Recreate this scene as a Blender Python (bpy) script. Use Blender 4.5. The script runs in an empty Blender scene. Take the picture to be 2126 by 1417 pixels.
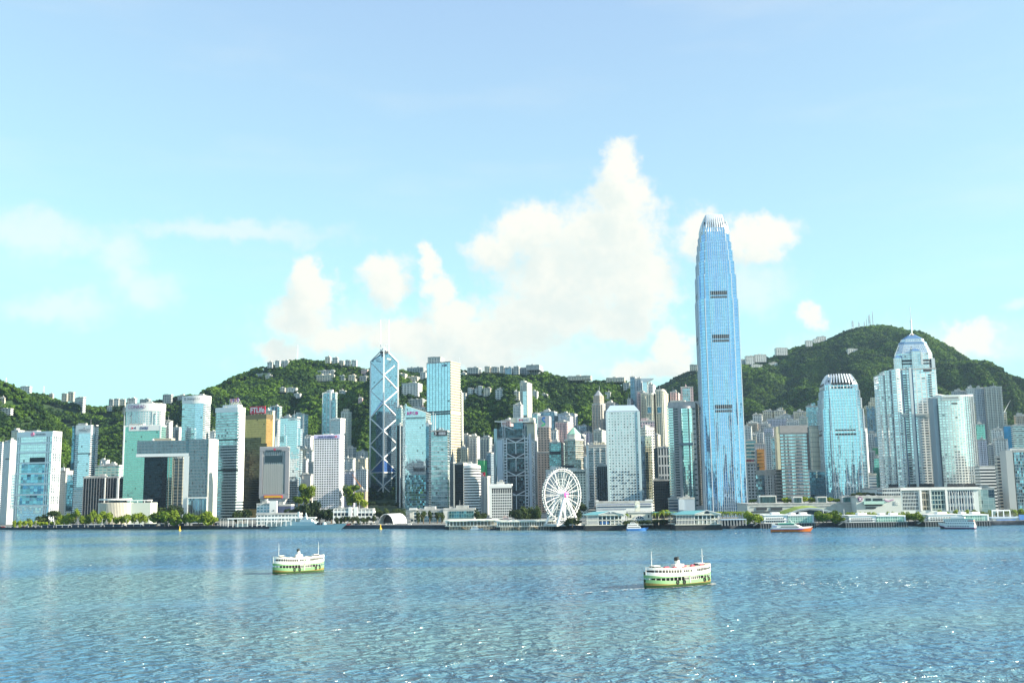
import bpy, bmesh, math, random
import numpy as np
from mathutils import Vector, Matrix
random.seed(7); rng = np.random.default_rng(11)
R = math.radians
S = bpy.context.scene
COL = S.collection
# ------------------------------------------------------------------ camera
F_PX, W_PX, H_PX = 2150.0, 2126.0, 1417.0          # focal length in photo pixels
CAM_H, PITCH, ROLL = 41.0, R(8.2), R(-0.75)
cam = bpy.data.objects.new('camera', bpy.data.cameras.new('camera'))
COL.objects.link(cam)
CAM_ROT = Matrix.Rotation(R(90) + PITCH, 4, 'X') @ Matrix.Rotation(ROLL, 4, 'Z')
cam.matrix_world = Matrix.Translation((0, 0, CAM_H)) @ CAM_ROT
cam.data.sensor_fit = 'HORIZONTAL'; cam.data.sensor_width = 36.0
cam.data.lens = 36.0 * F_PX / W_PX
cam.data.clip_start = 1.0; cam.data.clip_end = 40000
S.camera = cam
# ------------------------------------------------------------------ view, sun, sky
S.view_settings.view_transform = 'Standard'; S.view_settings.look = 'None'
S.view_settings.exposure = 2.0; S.view_settings.gamma = 1.0
SUN_AZ, SUN_EL = R(14), R(24)      # to the right of the view and a little behind the viewer
TO_SUN = Vector((math.cos(SUN_AZ)*math.cos(SUN_EL), -math.sin(SUN_AZ)*math.cos(SUN_EL), math.sin(SUN_EL)))
sl = bpy.data.lights.new('sun', 'SUN'); sl.energy = 3.2; sl.angle = R(0.5); sl.color = (1.0, 0.89, 0.70)
so = bpy.data.objects.new('sun', sl); COL.objects.link(so)
so.rotation_euler = (-TO_SUN).to_track_quat('-Z', 'Y').to_euler()
so.location = (0, 0, 900)
S.cycles.max_bounces = 6; S.cycles.diffuse_bounces = 2; S.cycles.glossy_bounces = 4
S.cycles.transmission_bounces = 3; S.cycles.volume_bounces = 0; S.cycles.transparent_max_bounces = 8
S.cycles.caustics_reflective = False; S.cycles.caustics_refractive = False
S.cycles.sample_clamp_indirect = 6.0

def nd(t, typ, ins=None, **at):
    n = t.nodes.new(typ)
    for k, v in at.items(): setattr(n, k, v)
    for k, v in (ins or {}).items():
        if isinstance(v, bpy.types.NodeSocket): t.links.new(v, n.inputs[k])
        else: n.inputs[k].default_value = v
    return n
def mt(t, op, a, b=None, c=None, clamp=False):
    ins = {0: a}
    if b is not None: ins[1] = b
    if c is not None: ins[2] = c
    return nd(t, 'ShaderNodeMath', ins, operation=op, use_clamp=clamp).outputs[0]
def vm(t, op, a, b=None, c=None, out=0):
    ins = {0: a}
    if b is not None: ins[1] = b
    if c is not None: ins[2] = c
    return nd(t, 'ShaderNodeVectorMath', ins, operation=op).outputs[out]
def mixc(t, fac, a, b):
    n = nd(t, 'ShaderNodeMix', data_type='RGBA')
    for s, v in ((n.inputs[0], fac), (n.inputs[6], a), (n.inputs[7], b)):
        if isinstance(v, bpy.types.NodeSocket): t.links.new(v, s)
        else: s.default_value = (v + (1,))[:4] if isinstance(v, tuple) else v
    return n.outputs[2]
def rng_map(t, v, a, b, c=0.0, d=1.0, smooth=True):
    n = nd(t, 'ShaderNodeMapRange', {0: v, 1: a, 2: b, 3: c, 4: d}, interpolation_type='SMOOTHSTEP' if smooth else 'LINEAR')
    return n.outputs[0]

def ray(px, py):
    d = CAM_ROT.to_3x3() @ Vector(((px - W_PX/2)/F_PX, -(py - H_PX/2)/F_PX, -1.0))
    return d
def at(px, py, Y):                      # the point of that line of sight at distance Y
    d = ray(px, py); k = Y/d.y
    return Vector((d.x*k, Y, CAM_H + d.z*k))
def on_water(px, py, z=0.0):
    d = ray(px, py); k = (z - CAM_H)/d.z
    return Vector((d.x*k, d.y*k, z))
def azel(px, py):
    d = ray(px, py)
    return math.degrees(math.atan2(d.x, d.y)), math.degrees(math.atan2(d.z, math.hypot(d.x, d.y)))

world = bpy.data.worlds.new('World'); S.world = world; world.use_nodes = True
world.cycles.sampling_method = 'MANUAL'; world.cycles.sample_map_resolution = 256
def build_sky():
    t = world.node_tree; t.nodes.clear()
    out = nd(t, 'ShaderNodeOutputWorld')
    sky = nd(t, 'ShaderNodeTexSky', sky_type='NISHITA', sun_disc=False, sun_elevation=SUN_EL,
             sun_rotation=R(90) + SUN_AZ, air_density=1.0, dust_density=0.15, ozone_density=1.3, altitude=0)
    g = nd(t, 'ShaderNodeTexCoord').outputs['Generated']
    xyz = nd(t, 'ShaderNodeSeparateXYZ', {0: g})
    az = mt(t, 'MULTIPLY', mt(t, 'ARCTAN2', xyz.outputs[0], xyz.outputs[1]), 180/math.pi)
    el = mt(t, 'MULTIPLY', mt(t, 'ARCSINE', xyz.outputs[2]), 180/math.pi)
    uv = nd(t, 'ShaderNodeCombineXYZ', {0: az, 1: el, 2: 0.0}).outputs[0]
    n1 = nd(t, 'ShaderNodeTexNoise', {'Vector': uv, 'Scale': 0.42, 'Detail': 6.0, 'Roughness': 0.6}).outputs['Color']
    warp = vm(t, 'MULTIPLY', vm(t, 'SUBTRACT', n1, (0.5, 0.5, 0.5)), (3.0, 3.0, 0.0))
    uvw = vm(t, 'ADD', uv, warp)
    fine = nd(t, 'ShaderNodeTexNoise', {'Vector': uv, 'Scale': 1.2, 'Detail': 10.0, 'Roughness': 0.66}).outputs[0]
    blobs = [(1292,345,48,55),(1290,410,75,80),(1255,490,150,95),(1110,490,110,70),(1025,520,60,55),(1190,580,190,90),
             (1330,590,90,110),(1150,650,190,60),(1290,660,120,60),(1050,700,150,45),(800,580,60,58),(885,545,25,40),(910,600,40,45),
             (940,655,70,50),(635,565,40,50),(645,605,62,45),(620,655,75,48),(860,700,150,45),(960,735,150,35),
             (1465,490,62,55),(1580,490,78,52),(1520,510,70,40),(1395,725,48,45),(1365,765,80,38),(1305,780,60,28),
             (700,690,70,34),(990,690,60,50),(2010,706,68,34),(1985,700,40,24),(1682,662,34,30),(575,722,60,26)]
    faint = [(250,515,58,48),(265,560,36,52),(315,600,48,42),(120,640,100,32),(70,480,160,36),(1560,600,90,60),(720,690,110,60),(2115,628,26,14),(480,480,220,22),(720,690,170,60),(900,712,300,58),(1090,735,220,48),(1000,760,420,34),(1900,720,260,40)]
    def field(u, lst):
        d = None
        for (x, y, rx, ry) in lst:
            a, e = azel(x, y); sx, sy = F_PX*math.pi/180/rx, F_PX*math.pi/180/ry
            l = vm(t, 'LENGTH', vm(t, 'MULTIPLY_ADD', u, (sx, sy, 0.0), (-a*sx, -e*sy, 0.0)), out=1)
            d = l if d is None else nd(t, 'ShaderNodeMath', {0: d, 1: l, 2: 0.25}, operation='SMOOTH_MIN').outputs[0]
        return d
    dA = field(uvw, blobs); dB = field(uvw, faint)
    edge = mt(t, 'MULTIPLY', mt(t, 'SUBTRACT', fine, 0.5), 1.1)
    dens = rng_map(t, mt(t, 'ADD', dA, edge), 1.16, 0.50)
    densB = mt(t, 'MULTIPLY', rng_map(t, mt(t, 'ADD', dB, edge), 1.45, 0.15), 0.5)
    sh = field(vm(t, 'ADD', uvw, (0.9, 1.5, 0.0)), blobs)
    lit = rng_map(t, mt(t, 'ADD', sh, mt(t, 'MULTIPLY', edge, 1.5)), -0.1, 1.2)
    vz = nd(t, 'ShaderNodeTexNoise', {'Vector': vm(t, 'MULTIPLY', uv, (0.05, 0.22, 1.0)), 'Scale': 1.0, 'Detail': 5.0, 'Roughness': 0.55}).outputs[0]
    veil = mt(t, 'MULTIPLY', rng_map(t, vz, 0.48, 0.75), 0.16)
    ccol = mixc(t, lit, CLOUD_SHADE, CLOUD_LIT)
    sp = nd(t, 'ShaderNodeSeparateColor', {0: sky.outputs[0]})          # a soft shoulder keeps the horizon pale cyan instead of white
    kf = 0.1*2**S.view_settings.exposure
    curve = lambda c, a, b: mt(t, 'DIVIDE', mt(t, 'MULTIPLY', c, a), mt(t, 'ADD', mt(t, 'MULTIPLY', c, kf), b))
    skyc = nd(t, 'ShaderNodeCombineColor', {0: curve(sp.outputs[0], .85, .44), 1: curve(sp.outputs[1], 2.05, 1.55), 2: curve(sp.outputs[2], 1.50, .72)}).outputs[0]
    col = mixc(t, veil, skyc, CLOUD_LIT)
    col = mixc(t, densB, col, CLOUD_LIT)
    col = mixc(t, dens, col, ccol)
    bg = nd(t, 'ShaderNodeBackground', {'Color': col, 'Strength': 0.10})
    t.links.new(bg.outputs[0], out.inputs[0])
CLOUD_SHADE, CLOUD_LIT = (2.15, 2.34, 2.22, 1), (2.62, 2.60, 2.36, 1)
build_sky()
# ------------------------------------------------------------------ object helpers
def link(name, me, mat=None, parent=None, loc=None):
    o = bpy.data.objects.new(name, me); COL.objects.link(o)
    if mat is not None and me is not None:
        for m in (mat if isinstance(mat, (list, tuple)) else [mat]): me.materials.append(m)
    if parent is not None: o.parent = parent
    if loc is not None: o.location = loc
    return o
def thing(name, label, cat, loc=(0, 0, 0), rz=0.0, group=None):
    o = bpy.data.objects.new(name, None); COL.objects.link(o)
    o.empty_display_size = 2; o.location = loc; o.rotation_euler = (0, 0, rz)
    o['label'] = label; o['category'] = cat
    if group: o['group'] = group
    return o
def tag(o, label, cat, group=None):
    o['label'] = label; o['category'] = cat
    if group: o['group'] = group
    return o
def setting(o, kind='structure'):
    o['kind'] = kind; return o
def dup(root, loc, rz=None, label=None):
    r = root.copy(); COL.objects.link(r); r.location = loc
    if rz is not None: r.rotation_euler = (0, 0, rz)
    if label: r['label'] = label
    for ch in list(root.children):
        c = ch.copy(); COL.objects.link(c); c.parent = r
        for g in list(ch.children):
            d = g.copy(); COL.objects.link(d); d.parent = c
    return r

class MB:                                # a small mesh collector: vertices, faces, uvs, material slots
    def __init__(s): s.v, s.f, s.uv, s.m = [], [], [], []
    def face(s, pts, uvs=None, m=0):
        b = len(s.v); s.v += [tuple(p) for p in pts]; s.f.append(tuple(range(b, b + len(pts))))
        s.uv.append(uvs if uvs else [(p[0], p[1]) for p in pts]); s.m.append(m)
    def box(s, x0, x1, y0, y1, z0, z1, m=0):
        s.prism([(x0, y0), (x1, y0), (x1, y1), (x0, y1)], z0, z1, m, m)
    def prism(s, poly, z0, z1, ms=0, mtop=1, top=None, bottom=False, vz=0.0, ztop=None):
        n = len(poly); tp = top or poly; zt = ztop or [z1]*n; u = 0.0
        for i in range(n):
            a, b = poly[i], poly[(i+1) % n]; c, d = tp[(i+1) % n], tp[i]
            L = math.hypot(b[0]-a[0], b[1]-a[1])
            if L < 1e-6: continue
            su = -L/2 if n <= 8 else u
            z1b, z1a = zt[(i+1) % n], zt[i]
            s.face([(a[0], a[1], z0), (b[0], b[1], z0), (c[0], c[1], z1b), (d[0], d[1], z1a)],
                   [(su, z0-vz), (su+L, z0-vz), (su+L, z1b-vz), (su, z1a-vz)], ms)
            u += L
        if mtop is not None: s.face([(p[0], p[1], z) for p, z in zip(tp, zt)], None, mtop)
        if bottom: s.face([(p[0], p[1], z0) for p in reversed(poly)], None, mtop or 0)
    def bar(s, p, q, r, m=0, r2=None):    # square bar from p to q
        p, q = Vector(p), Vector(q); d = (q - p)
        if d.length < 1e-6: return
        d.normalize(); a = d.cross(Vector((0, 0, 1)))
        if a.length < 1e-3: a = Vector((1, 0, 0))
        a.normalize(); b = d.cross(a); r2 = r if r2 is None else r2
        A = [p + (a*i + b*j)*r for i, j in ((-1, -1), (1, -1), (1, 1), (-1, 1))]
        B = [q + (a*i + b*j)*r2 for i, j in ((-1, -1), (1, -1), (1, 1), (-1, 1))]
        for i in range(4):
            j = (i+1) % 4; s.face([A[i], B[i], B[j], A[j]], None, m)
        s.face(A, None, m); s.face(B[::-1], None, m)
    def tube(s, p, q, r, n=10, m=0, r2=None):
        p, q = Vector(p), Vector(q); d = (q - p).normalized(); a = d.cross(Vector((0, 0, 1)))
        if a.length < 1e-3: a = Vector((1, 0, 0))
        a.normalize(); b = d.cross(a); r2 = r if r2 is None else r2
        ring = lambda c, k: [c + (a*math.cos(2*math.pi*i/n) + b*math.sin(2*math.pi*i/n))*k for i in range(n)]
        A, B = ring(p, r), ring(q, r2)
        for i in range(n):
            j = (i+1) % n; s.face([A[i], B[i], B[j], A[j]], None, m)
        s.face(A, None, m); s.face(B[::-1], None, m)
    def mesh(s, name):
        me = bpy.data.meshes.new(name); me.from_pydata(s.v, [], s.f)
        uvl = me.uv_layers.new(name='UVMap'); flat = [c for f in s.uv for p in f for c in p]
        uvl.data.foreach_set('uv', flat); me.polygons.foreach_set('material_index', s.m)
        me.update(); return me
    def build(s, name, mat, parent=None, loc=None, fix=True):
        me = s.mesh(name)
        if fix:
            bm = bmesh.new(); bm.from_mesh(me); bmesh.ops.remove_doubles(bm, verts=bm.verts, dist=1e-4)
            bmesh.ops.recalc_face_normals(bm, faces=bm.faces); bm.to_mesh(me); bm.free()
        return link(name, me, mat, parent, loc)

def mat(name, col, rough=0.6, metal=0.0, noise=0.0, nscale=0.3, emit=None, spec=0.5):
    if name in bpy.data.materials: return bpy.data.materials[name]
    m = bpy.data.materials.new(name); m.use_nodes = True; t = m.node_tree
    b = t.nodes['Principled BSDF']; b.inputs['Base Color'].default_value = (*col, 1)
    b.inputs['Roughness'].default_value = rough; b.inputs['Metallic'].default_value = metal
    b.inputs['Specular IOR Level'].default_value = spec
    if noise:
        tc = nd(t, 'ShaderNodeTexCoord').outputs['Object']
        n = nd(t, 'ShaderNodeTexNoise', {'Vector': tc, 'Scale': nscale, 'Detail': 5.0}).outputs[0]
        f = rng_map(t, n, 0.3, 0.7, 1.0 - noise, 1.0 + noise, False)
        c = vm(t, 'SCALE', (*col,)); nn = c.node; t.links.new(f, nn.inputs['Scale'])
        t.links.new(c, b.inputs['Base Color'])
    return m
def facade(name, wall=(.7, .7, .7), glass=(.35, .5, .55), fh=3.6, bay=3.0, hf=.6, wf=.8, metal=.9, gr=.08,
           tilt=.007, rnd=.12, wr=.6, wmetal=0.0, dark=0.06, round_win=False, wave=0.0, streak=0.0):
    """wall with a grid of panes; u and v of the UV map are metres along and up the wall"""
    if name in bpy.data.materials: return bpy.data.materials[name]
    m = bpy.data.materials.new(name); m.use_nodes = True; t = m.node_tree
    t.nodes.remove(t.nodes['Principled BSDF']); out = t.nodes['Material Output']
    uv = nd(t, 'ShaderNodeUVMap').outputs[0]; s = nd(t, 'ShaderNodeSeparateXYZ', {0: uv})
    cu = mt(t, 'DIVIDE', s.outputs[0], bay); cv = mt(t, 'DIVIDE', s.outputs[1], fh)
    iu, iv = mt(t, 'FLOOR', cu), mt(t, 'FLOOR', cv)
    du = mt(t, 'ABSOLUTE', mt(t, 'SUBTRACT', mt(t, 'SUBTRACT', cu, iu), 0.5))
    dv = mt(t, 'ABSOLUTE', mt(t, 'SUBTRACT', mt(t, 'SUBTRACT', cv, iv), 0.5))
    if round_win:
        rr = mt(t, 'SQRT', mt(t, 'ADD', mt(t, 'POWER', mt(t, 'MULTIPLY', du, bay), 2.0), mt(t, 'POWER', mt(t, 'MULTIPLY', dv, fh), 2.0)))
        win = mt(t, 'LESS_THAN', rr, wf)
    else:
        win = mt(t, 'MULTIPLY', mt(t, 'LESS_THAN', du, wf/2), mt(t, 'LESS_THAN', dv, hf/2))
    cell = nd(t, 'ShaderNodeCombineXYZ', {0: iu, 1: iv, 2: float(len(name))}).outputs[0]
    wn = nd(t, 'ShaderNodeTexWhiteNoise', {'Vector': cell}, noise_dimensions='3D')
    r = wn.outputs['Value']
    gcol = vm(t, 'SCALE', (*glass,)); t.links.new(mt(t, 'MULTIPLY_ADD', r, 2*rnd, 1.0 - rnd), gcol.node.inputs['Scale'])
    isd = mt(t, 'LESS_THAN', wn.outputs['Value'], dark)
    gcol = mixc(t, isd, gcol, tuple(c*0.35 for c in glass))
    nrm = nd(t, 'ShaderNodeNewGeometry').outputs['Normal']
    tl = vm(t, 'MULTIPLY', vm(t, 'SUBTRACT', wn.outputs['Color'], (0.5, 0.5, 0.5)), (tilt*2,)*3)
    nn = vm(t, 'ADD', nrm, tl)
    wv = nd(t, 'ShaderNodeTexNoise', {'Vector': uv, 'Scale': 0.05, 'Detail': 2.0}).outputs['Color']
    nn = vm(t, 'ADD', nn, vm(t, 'MULTIPLY', vm(t, 'SUBTRACT', wv, (0.5, 0.5, 0.5)), (0.03 + wave,)*3))
    if streak:
        sv = nd(t, 'ShaderNodeTexNoise', {'Vector': vm(t, 'MULTIPLY', uv, (0.16, 0.012, 1.0)), 'Scale': 1.0, 'Detail': 3.0}).outputs['Color']
        nn = vm(t, 'ADD', nn, vm(t, 'MULTIPLY', vm(t, 'SUBTRACT', sv, (0.5, 0.5, 0.5)), (streak,)*3))
    nn = vm(t, 'NORMALIZE', nn)
    g = nd(t, 'ShaderNodeBsdfPrincipled', {'Base Color': gcol, 'Metallic': metal, 'Roughness': gr, 'Normal': nn})
    ob = nd(t, 'ShaderNodeTexCoord').outputs['Object']
    dn = nd(t, 'ShaderNodeTexNoise', {'Vector': vm(t, 'MULTIPLY', ob, (0.25, 0.25, 0.03)), 'Scale': 1.0, 'Detail': 5.0}).outputs[0]
    wc = vm(t, 'SCALE', (*wall,)); t.links.new(rng_map(t, dn, 0.3, 0.7, 0.86, 1.08, False), wc.node.inputs['Scale'])
    w = nd(t, 'ShaderNodeBsdfPrincipled', {'Base Color': wc, 'Roughness': wr, 'Metallic': wmetal})
    mx = nd(t, 'ShaderNodeMixShader', {0: win, 1: w.outputs[0], 2: g.outputs[0]})
    t.links.new(mx.outputs[0], out.inputs[0])
    return m
def glass_mat(name, col, gr=.08, metal=.9, tilt=.01): return facade(name, col, col, 3.6, 3.0, 1.01, 1.01, metal, gr, tilt, .12, dark=0.0)

_txt = {}
def text_mesh(s, h, bold=0.0, depth=0.25, width=None):
    cu = bpy.data.curves.new('lettering', 'FONT'); cu.body = s; cu.align_x = 'CENTER'; cu.align_y = 'CENTER'
    cu.extrude = depth/2; cu.offset = bold; cu.size = 1.0; cu.resolution_u = 3
    o = bpy.data.objects.new('lettering', cu); me = bpy.data.meshes.new_from_object(o)
    bpy.data.objects.remove(o); n = len(me.vertices); co = np.empty(n*3); me.vertices.foreach_get('co', co); co = co.reshape(-1, 3)
    lo, hi = co.min(0), co.max(0); c = (lo + hi)/2
    k = h/(hi[1]-lo[1]); kx = k if width is None else width/(hi[0]-lo[0])
    co[:, 0] = (co[:, 0]-c[0])*kx; co[:, 1] = (co[:, 1]-c[1])*k
    me.vertices.foreach_set('co', co.ravel()); me.update(); me.name = 'lettering'
    return me
# ------------------------------------------------------------------ water, land, hills
def water_material():
    m = bpy.data.materials.new('harbour water'); m.use_nodes = True; t = m.node_tree
    b = t.nodes['Principled BSDF']
    oc = nd(t, 'ShaderNodeTexCoord').outputs['Object']
    N = lambda sx, sy, d, r, ds: nd(t, 'ShaderNodeTexNoise', {'Vector': vm(t, 'MULTIPLY', oc, (sx, sy, 1.0)), 'Scale': 1.0, 'Detail': d, 'Roughness': r, 'Distortion': ds}).outputs[0]
    big = N(0.0035, 0.006, 3.0, .5, .6)
    w0 = N(0.026, 0.036, 2.0, .5, .3); w1_ = N(0.17, 0.21, 3.0, .55, .5); w2 = N(0.34, 0.42, 3.0, .6, .6); w3 = N(1.1, 1.6, 2.0, .5, .0)
    w1 = mt(t, 'POWER', w1_, 1.6)
    st = rng_map(t, big, 0.36, 0.62, 0.45, 1.35)
    h = mt(t, 'ADD', mt(t, 'MULTIPLY', w0, 4.5), mt(t, 'MULTIPLY', mt(t, 'ADD', mt(t, 'MULTIPLY', w1, 6.2), mt(t, 'ADD', mt(t, 'MULTIPLY', w2, .85), mt(t, 'MULTIPLY', w3, .06))), st))
    bp = nd(t, 'ShaderNodeBump', {'Height': h, 'Strength': 1.0, 'Distance': 1.0})
    t.links.new(bp.outputs[0], b.inputs['Normal'])
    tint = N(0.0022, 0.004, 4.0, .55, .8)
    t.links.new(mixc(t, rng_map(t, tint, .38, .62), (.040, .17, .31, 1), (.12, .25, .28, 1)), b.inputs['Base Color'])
    b.inputs['Roughness'].default_value = 0.18; b.inputs['IOR'].default_value = 1.85
    return m
mb = MB(); mb.face([(-9000, -9000, 0), (9000, -9000, 0), (9000, 6000, 0), (-9000, 6000, 0)])
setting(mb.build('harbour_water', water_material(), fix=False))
# the quay line, from left to right, as points on the waterline
SHORE = [(-500,1102),(0,1099),(240,1098),(480,1098),(700,1097),(925,1097),(1190,1099),(1300,1097),(1500,1097),(1700,1093),(1850,1091),(2130,1089),(2700,1080)]
shore = [on_water(x, y) for x, y in SHORE]
GZ = 4.2
mb = MB()
poly = [(p.x, p.y + 0.6) for p in shore]; poly = [(-7000, poly[0][1])] + poly + [(7000, poly[-1][1])]
far = [(p[0], 9000) for p in reversed(poly)]
mb.face([(x, y, GZ) for x, y in poly + far])
setting(mb.build('ground', mat('city ground', (.16, .17, .16), .9, noise=.3, nscale=.05), fix=False))
mb = MB()
for a, b in zip(poly[:-1], poly[1:]):
    mb.prism([(a[0], a[1]-1.2), (b[0], b[1]-1.2), (b[0], b[1]+2), (a[0], a[1]+2)], -3, GZ+0.25, 0, 1)
setting(mb.build('quay', [mat('quay face', (.035, .045, .06), .85, noise=.5, nscale=.4), mat('quay top', (.5, .5, .47), .8)]))

def vnoise(x, y, seed=0):
    r = np.random.default_rng(seed); tab = r.random((64, 64))
    xi, yi = np.floor(x).astype(int), np.floor(y).astype(int); fx, fy = x-xi, y-yi
    fx, fy = fx*fx*(3-2*fx), fy*fy*(3-2*fy); T = lambda i, j: tab[i % 64, j % 64]
    return (T(xi, yi)*(1-fx)+T(xi+1, yi)*fx)*(1-fy) + (T(xi, yi+1)*(1-fx)+T(xi+1, yi+1)*fx)*fy
RIDGES = [  # (distance, width of the front slope, ridge line as seen)
    (2250, 520, [(-260,760),(-60,776),(0,788),(20,795),(50,814),(85,850),(105,890),(130,940),(150,985),(175,1020)]),
    (2850, 620, [(-200,830),(60,815),(95,817),(120,829),(180,840),(215,846),(250,836),(300,834),(350,824),(400,818),(450,825),(500,860)]),
    (2800, 820, [(300,900),(380,846),(425,816),(445,805),(480,782),(520,766),(545,759),(580,756),(610,749),(640,744),(680,747),(720,754),(760,763),(850,770),(950,768),(1000,772),(1120,770),(1165,779),(1190,786),(1210,791),(1260,788),(1305,790),(1335,803),(1360,835),(1400,880)]),
    (3600, 1350, [(1290,860),(1330,825),(1365,802),(1400,784),(1440,765),(1500,757),(1545,753),(1600,741),(1640,725),(1680,714),(1720,702),(1750,687),(1790,678),(1830,674),(1880,687),(1930,707),(2000,744),(2060,782),(2126,817),(2200,860),(2300,905)])]
_R = []
for Yr, Wd, pts in RIDGES:
    P = [at(x, y, Yr) for x, y in pts]; _R.append((Yr, Wd, np.array([p.x for p in P]), np.array([p.z - 6 for p in P])))
def plain(Y): return GZ - 0.6 + np.clip((Y-1800), 0, 600)*0.10
def terrain(X, Y):
    X, Y = np.asarray(X, float), np.asarray(Y, float); z = plain(Y)
    for k, (Yr, Wd, xs, zs) in enumerate(_R):
        off = 60*(vnoise(X/230+k*7, Y*0+k*3.3, 5)-.5)
        Hh = np.interp(X, xs, zs, left=-80, right=-80)
        s = np.clip((Y + off*(Y < Yr-30) - (Yr-Wd))/Wd, 0, 1); pr = s*(1.25-.25*s)
        back = np.clip(1-(Y-Yr)/900, 0, 1)
        spur = (np.abs(vnoise(X/150+k*9, Y/420, 21+k)*2-1) - .45)*115 + (np.abs(vnoise(X/62+k*4, Y/150, 31+k)*2-1)-.4)*40
        h = Hh*np.where(Y <= Yr, pr, back) + spur*np.clip(s*(1-s)*4, 0, 1)*np.clip(Hh/150, 0, 1)*(Y <= Yr)
        z = np.maximum(z, h)
    return z
def tz(x, y): return float(terrain(np.array([x]), np.array([y]))[0])
gx = np.arange(-2300, 2601, 18.0); gy = np.concatenate([np.arange(1780, 3700, 17.0), np.arange(3700, 4700, 60.0)])
GX, GY = np.meshgrid(gx, gy); GZZ = terrain(GX, GY); ny, nx = GX.shape
me = bpy.data.meshes.new('hills')
idx = np.arange(nx*ny).reshape(ny, nx)
q = np.stack([idx[:-1, :-1], idx[:-1, 1:], idx[1:, 1:], idx[1:, :-1]], -1).reshape(-1, 4)
me.from_pydata(np.stack([GX, GY, GZZ - 8.0*np.clip((GZZ-60)/60, 0, 1)], -1).reshape(-1, 3).tolist(), [], q.tolist()); me.shade_smooth()
setting(link('hills', me, mat('hill soil', (.018, .045, .012), .95, noise=.4, nscale=.02)))

def leaf_mat(name, c0, c1, per_leaf=True, trans=0.25):
    m = bpy.data.materials.new(name); m.use_nodes = True; t = m.node_tree; b = t.nodes['Principled BSDF']
    rnd = nd(t, 'ShaderNodeObjectInfo').outputs['Random']
    oc = nd(t, 'ShaderNodeTexCoord').outputs['Object']
    n = nd(t, 'ShaderNodeTexNoise', {'Vector': oc, 'Scale': 1.3, 'Detail': 2.0}).outputs[0]
    loc = nd(t, 'ShaderNodeObjectInfo').outputs['Location']
    patch = nd(t, 'ShaderNodeTexNoise', {'Vector': loc, 'Scale': 0.011, 'Detail': 4.0, 'Roughness': 0.6}).outputs[0]
    f = mt(t, 'ADD', mt(t, 'MULTIPLY', rnd, .45), mt(t, 'ADD', mt(t, 'MULTIPLY', n, .4), rng_map(t, patch, .36, .66, -.3, .5)), clamp=True)
    c = mixc(t, f, c0, c1); t.links.new(c, b.inputs['Base Color']); b.inputs['Roughness'].default_value = .7
    b.inputs['Specular IOR Level'].default_value = .2
    tr = nd(t, 'ShaderNodeBsdfTranslucent', {'Color': c}); mx = nd(t, 'ShaderNodeMixShader', {0: trans, 1: b.outputs[0], 2: tr.outputs[0]})
    t.links.new(mx.outputs[0], t.nodes['Material Output'].inputs[0])
    return m
def leaf_blob(name, n, rx, rz, size, seed, lumps=6, zc=0.0):
    r = np.random.default_rng(seed); v, f = [], []
    C = [(r.normal(0, .42), r.normal(0, .42), r.normal(0, .33), r.uniform(.45, .7)) for _ in range(lumps)]
    for i in range(n):
        cx, cy, cz, cr = C[i % lumps]; d = r.normal(size=3); d /= np.linalg.norm(d); d[2] = d[2]*.85 + .12
        p = np.array([cx, cy, cz]) + d*cr*r.uniform(.8, 1.05)
        nrm = d + r.normal(0, .45, 3); nrm /= np.linalg.norm(nrm)
        a = np.cross(nrm, r.normal(size=3)); a /= np.linalg.norm(a); b2 = np.cross(nrm, a); s = size*r.uniform(.6, 1.25)
        for q in (a+b2*.4, b2-a*.3, -a-b2*.5, -b2+a*.4):
            w = p + q*s; v.append((w[0]*rx, w[1]*rx, w[2]*rz + zc))
        f.append((4*i, 4*i+1, 4*i+2, 4*i+3))
    me = bpy.data.meshes.new(name); me.from_pydata(v, [], f); return me
FOREST_LEAF = leaf_mat('forest leaves', (.008, .032, .010), (.095, .18, .016))
CLEAR = []          # (x, y, r): spots on the hills kept free of trees (houses stand there)
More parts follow.
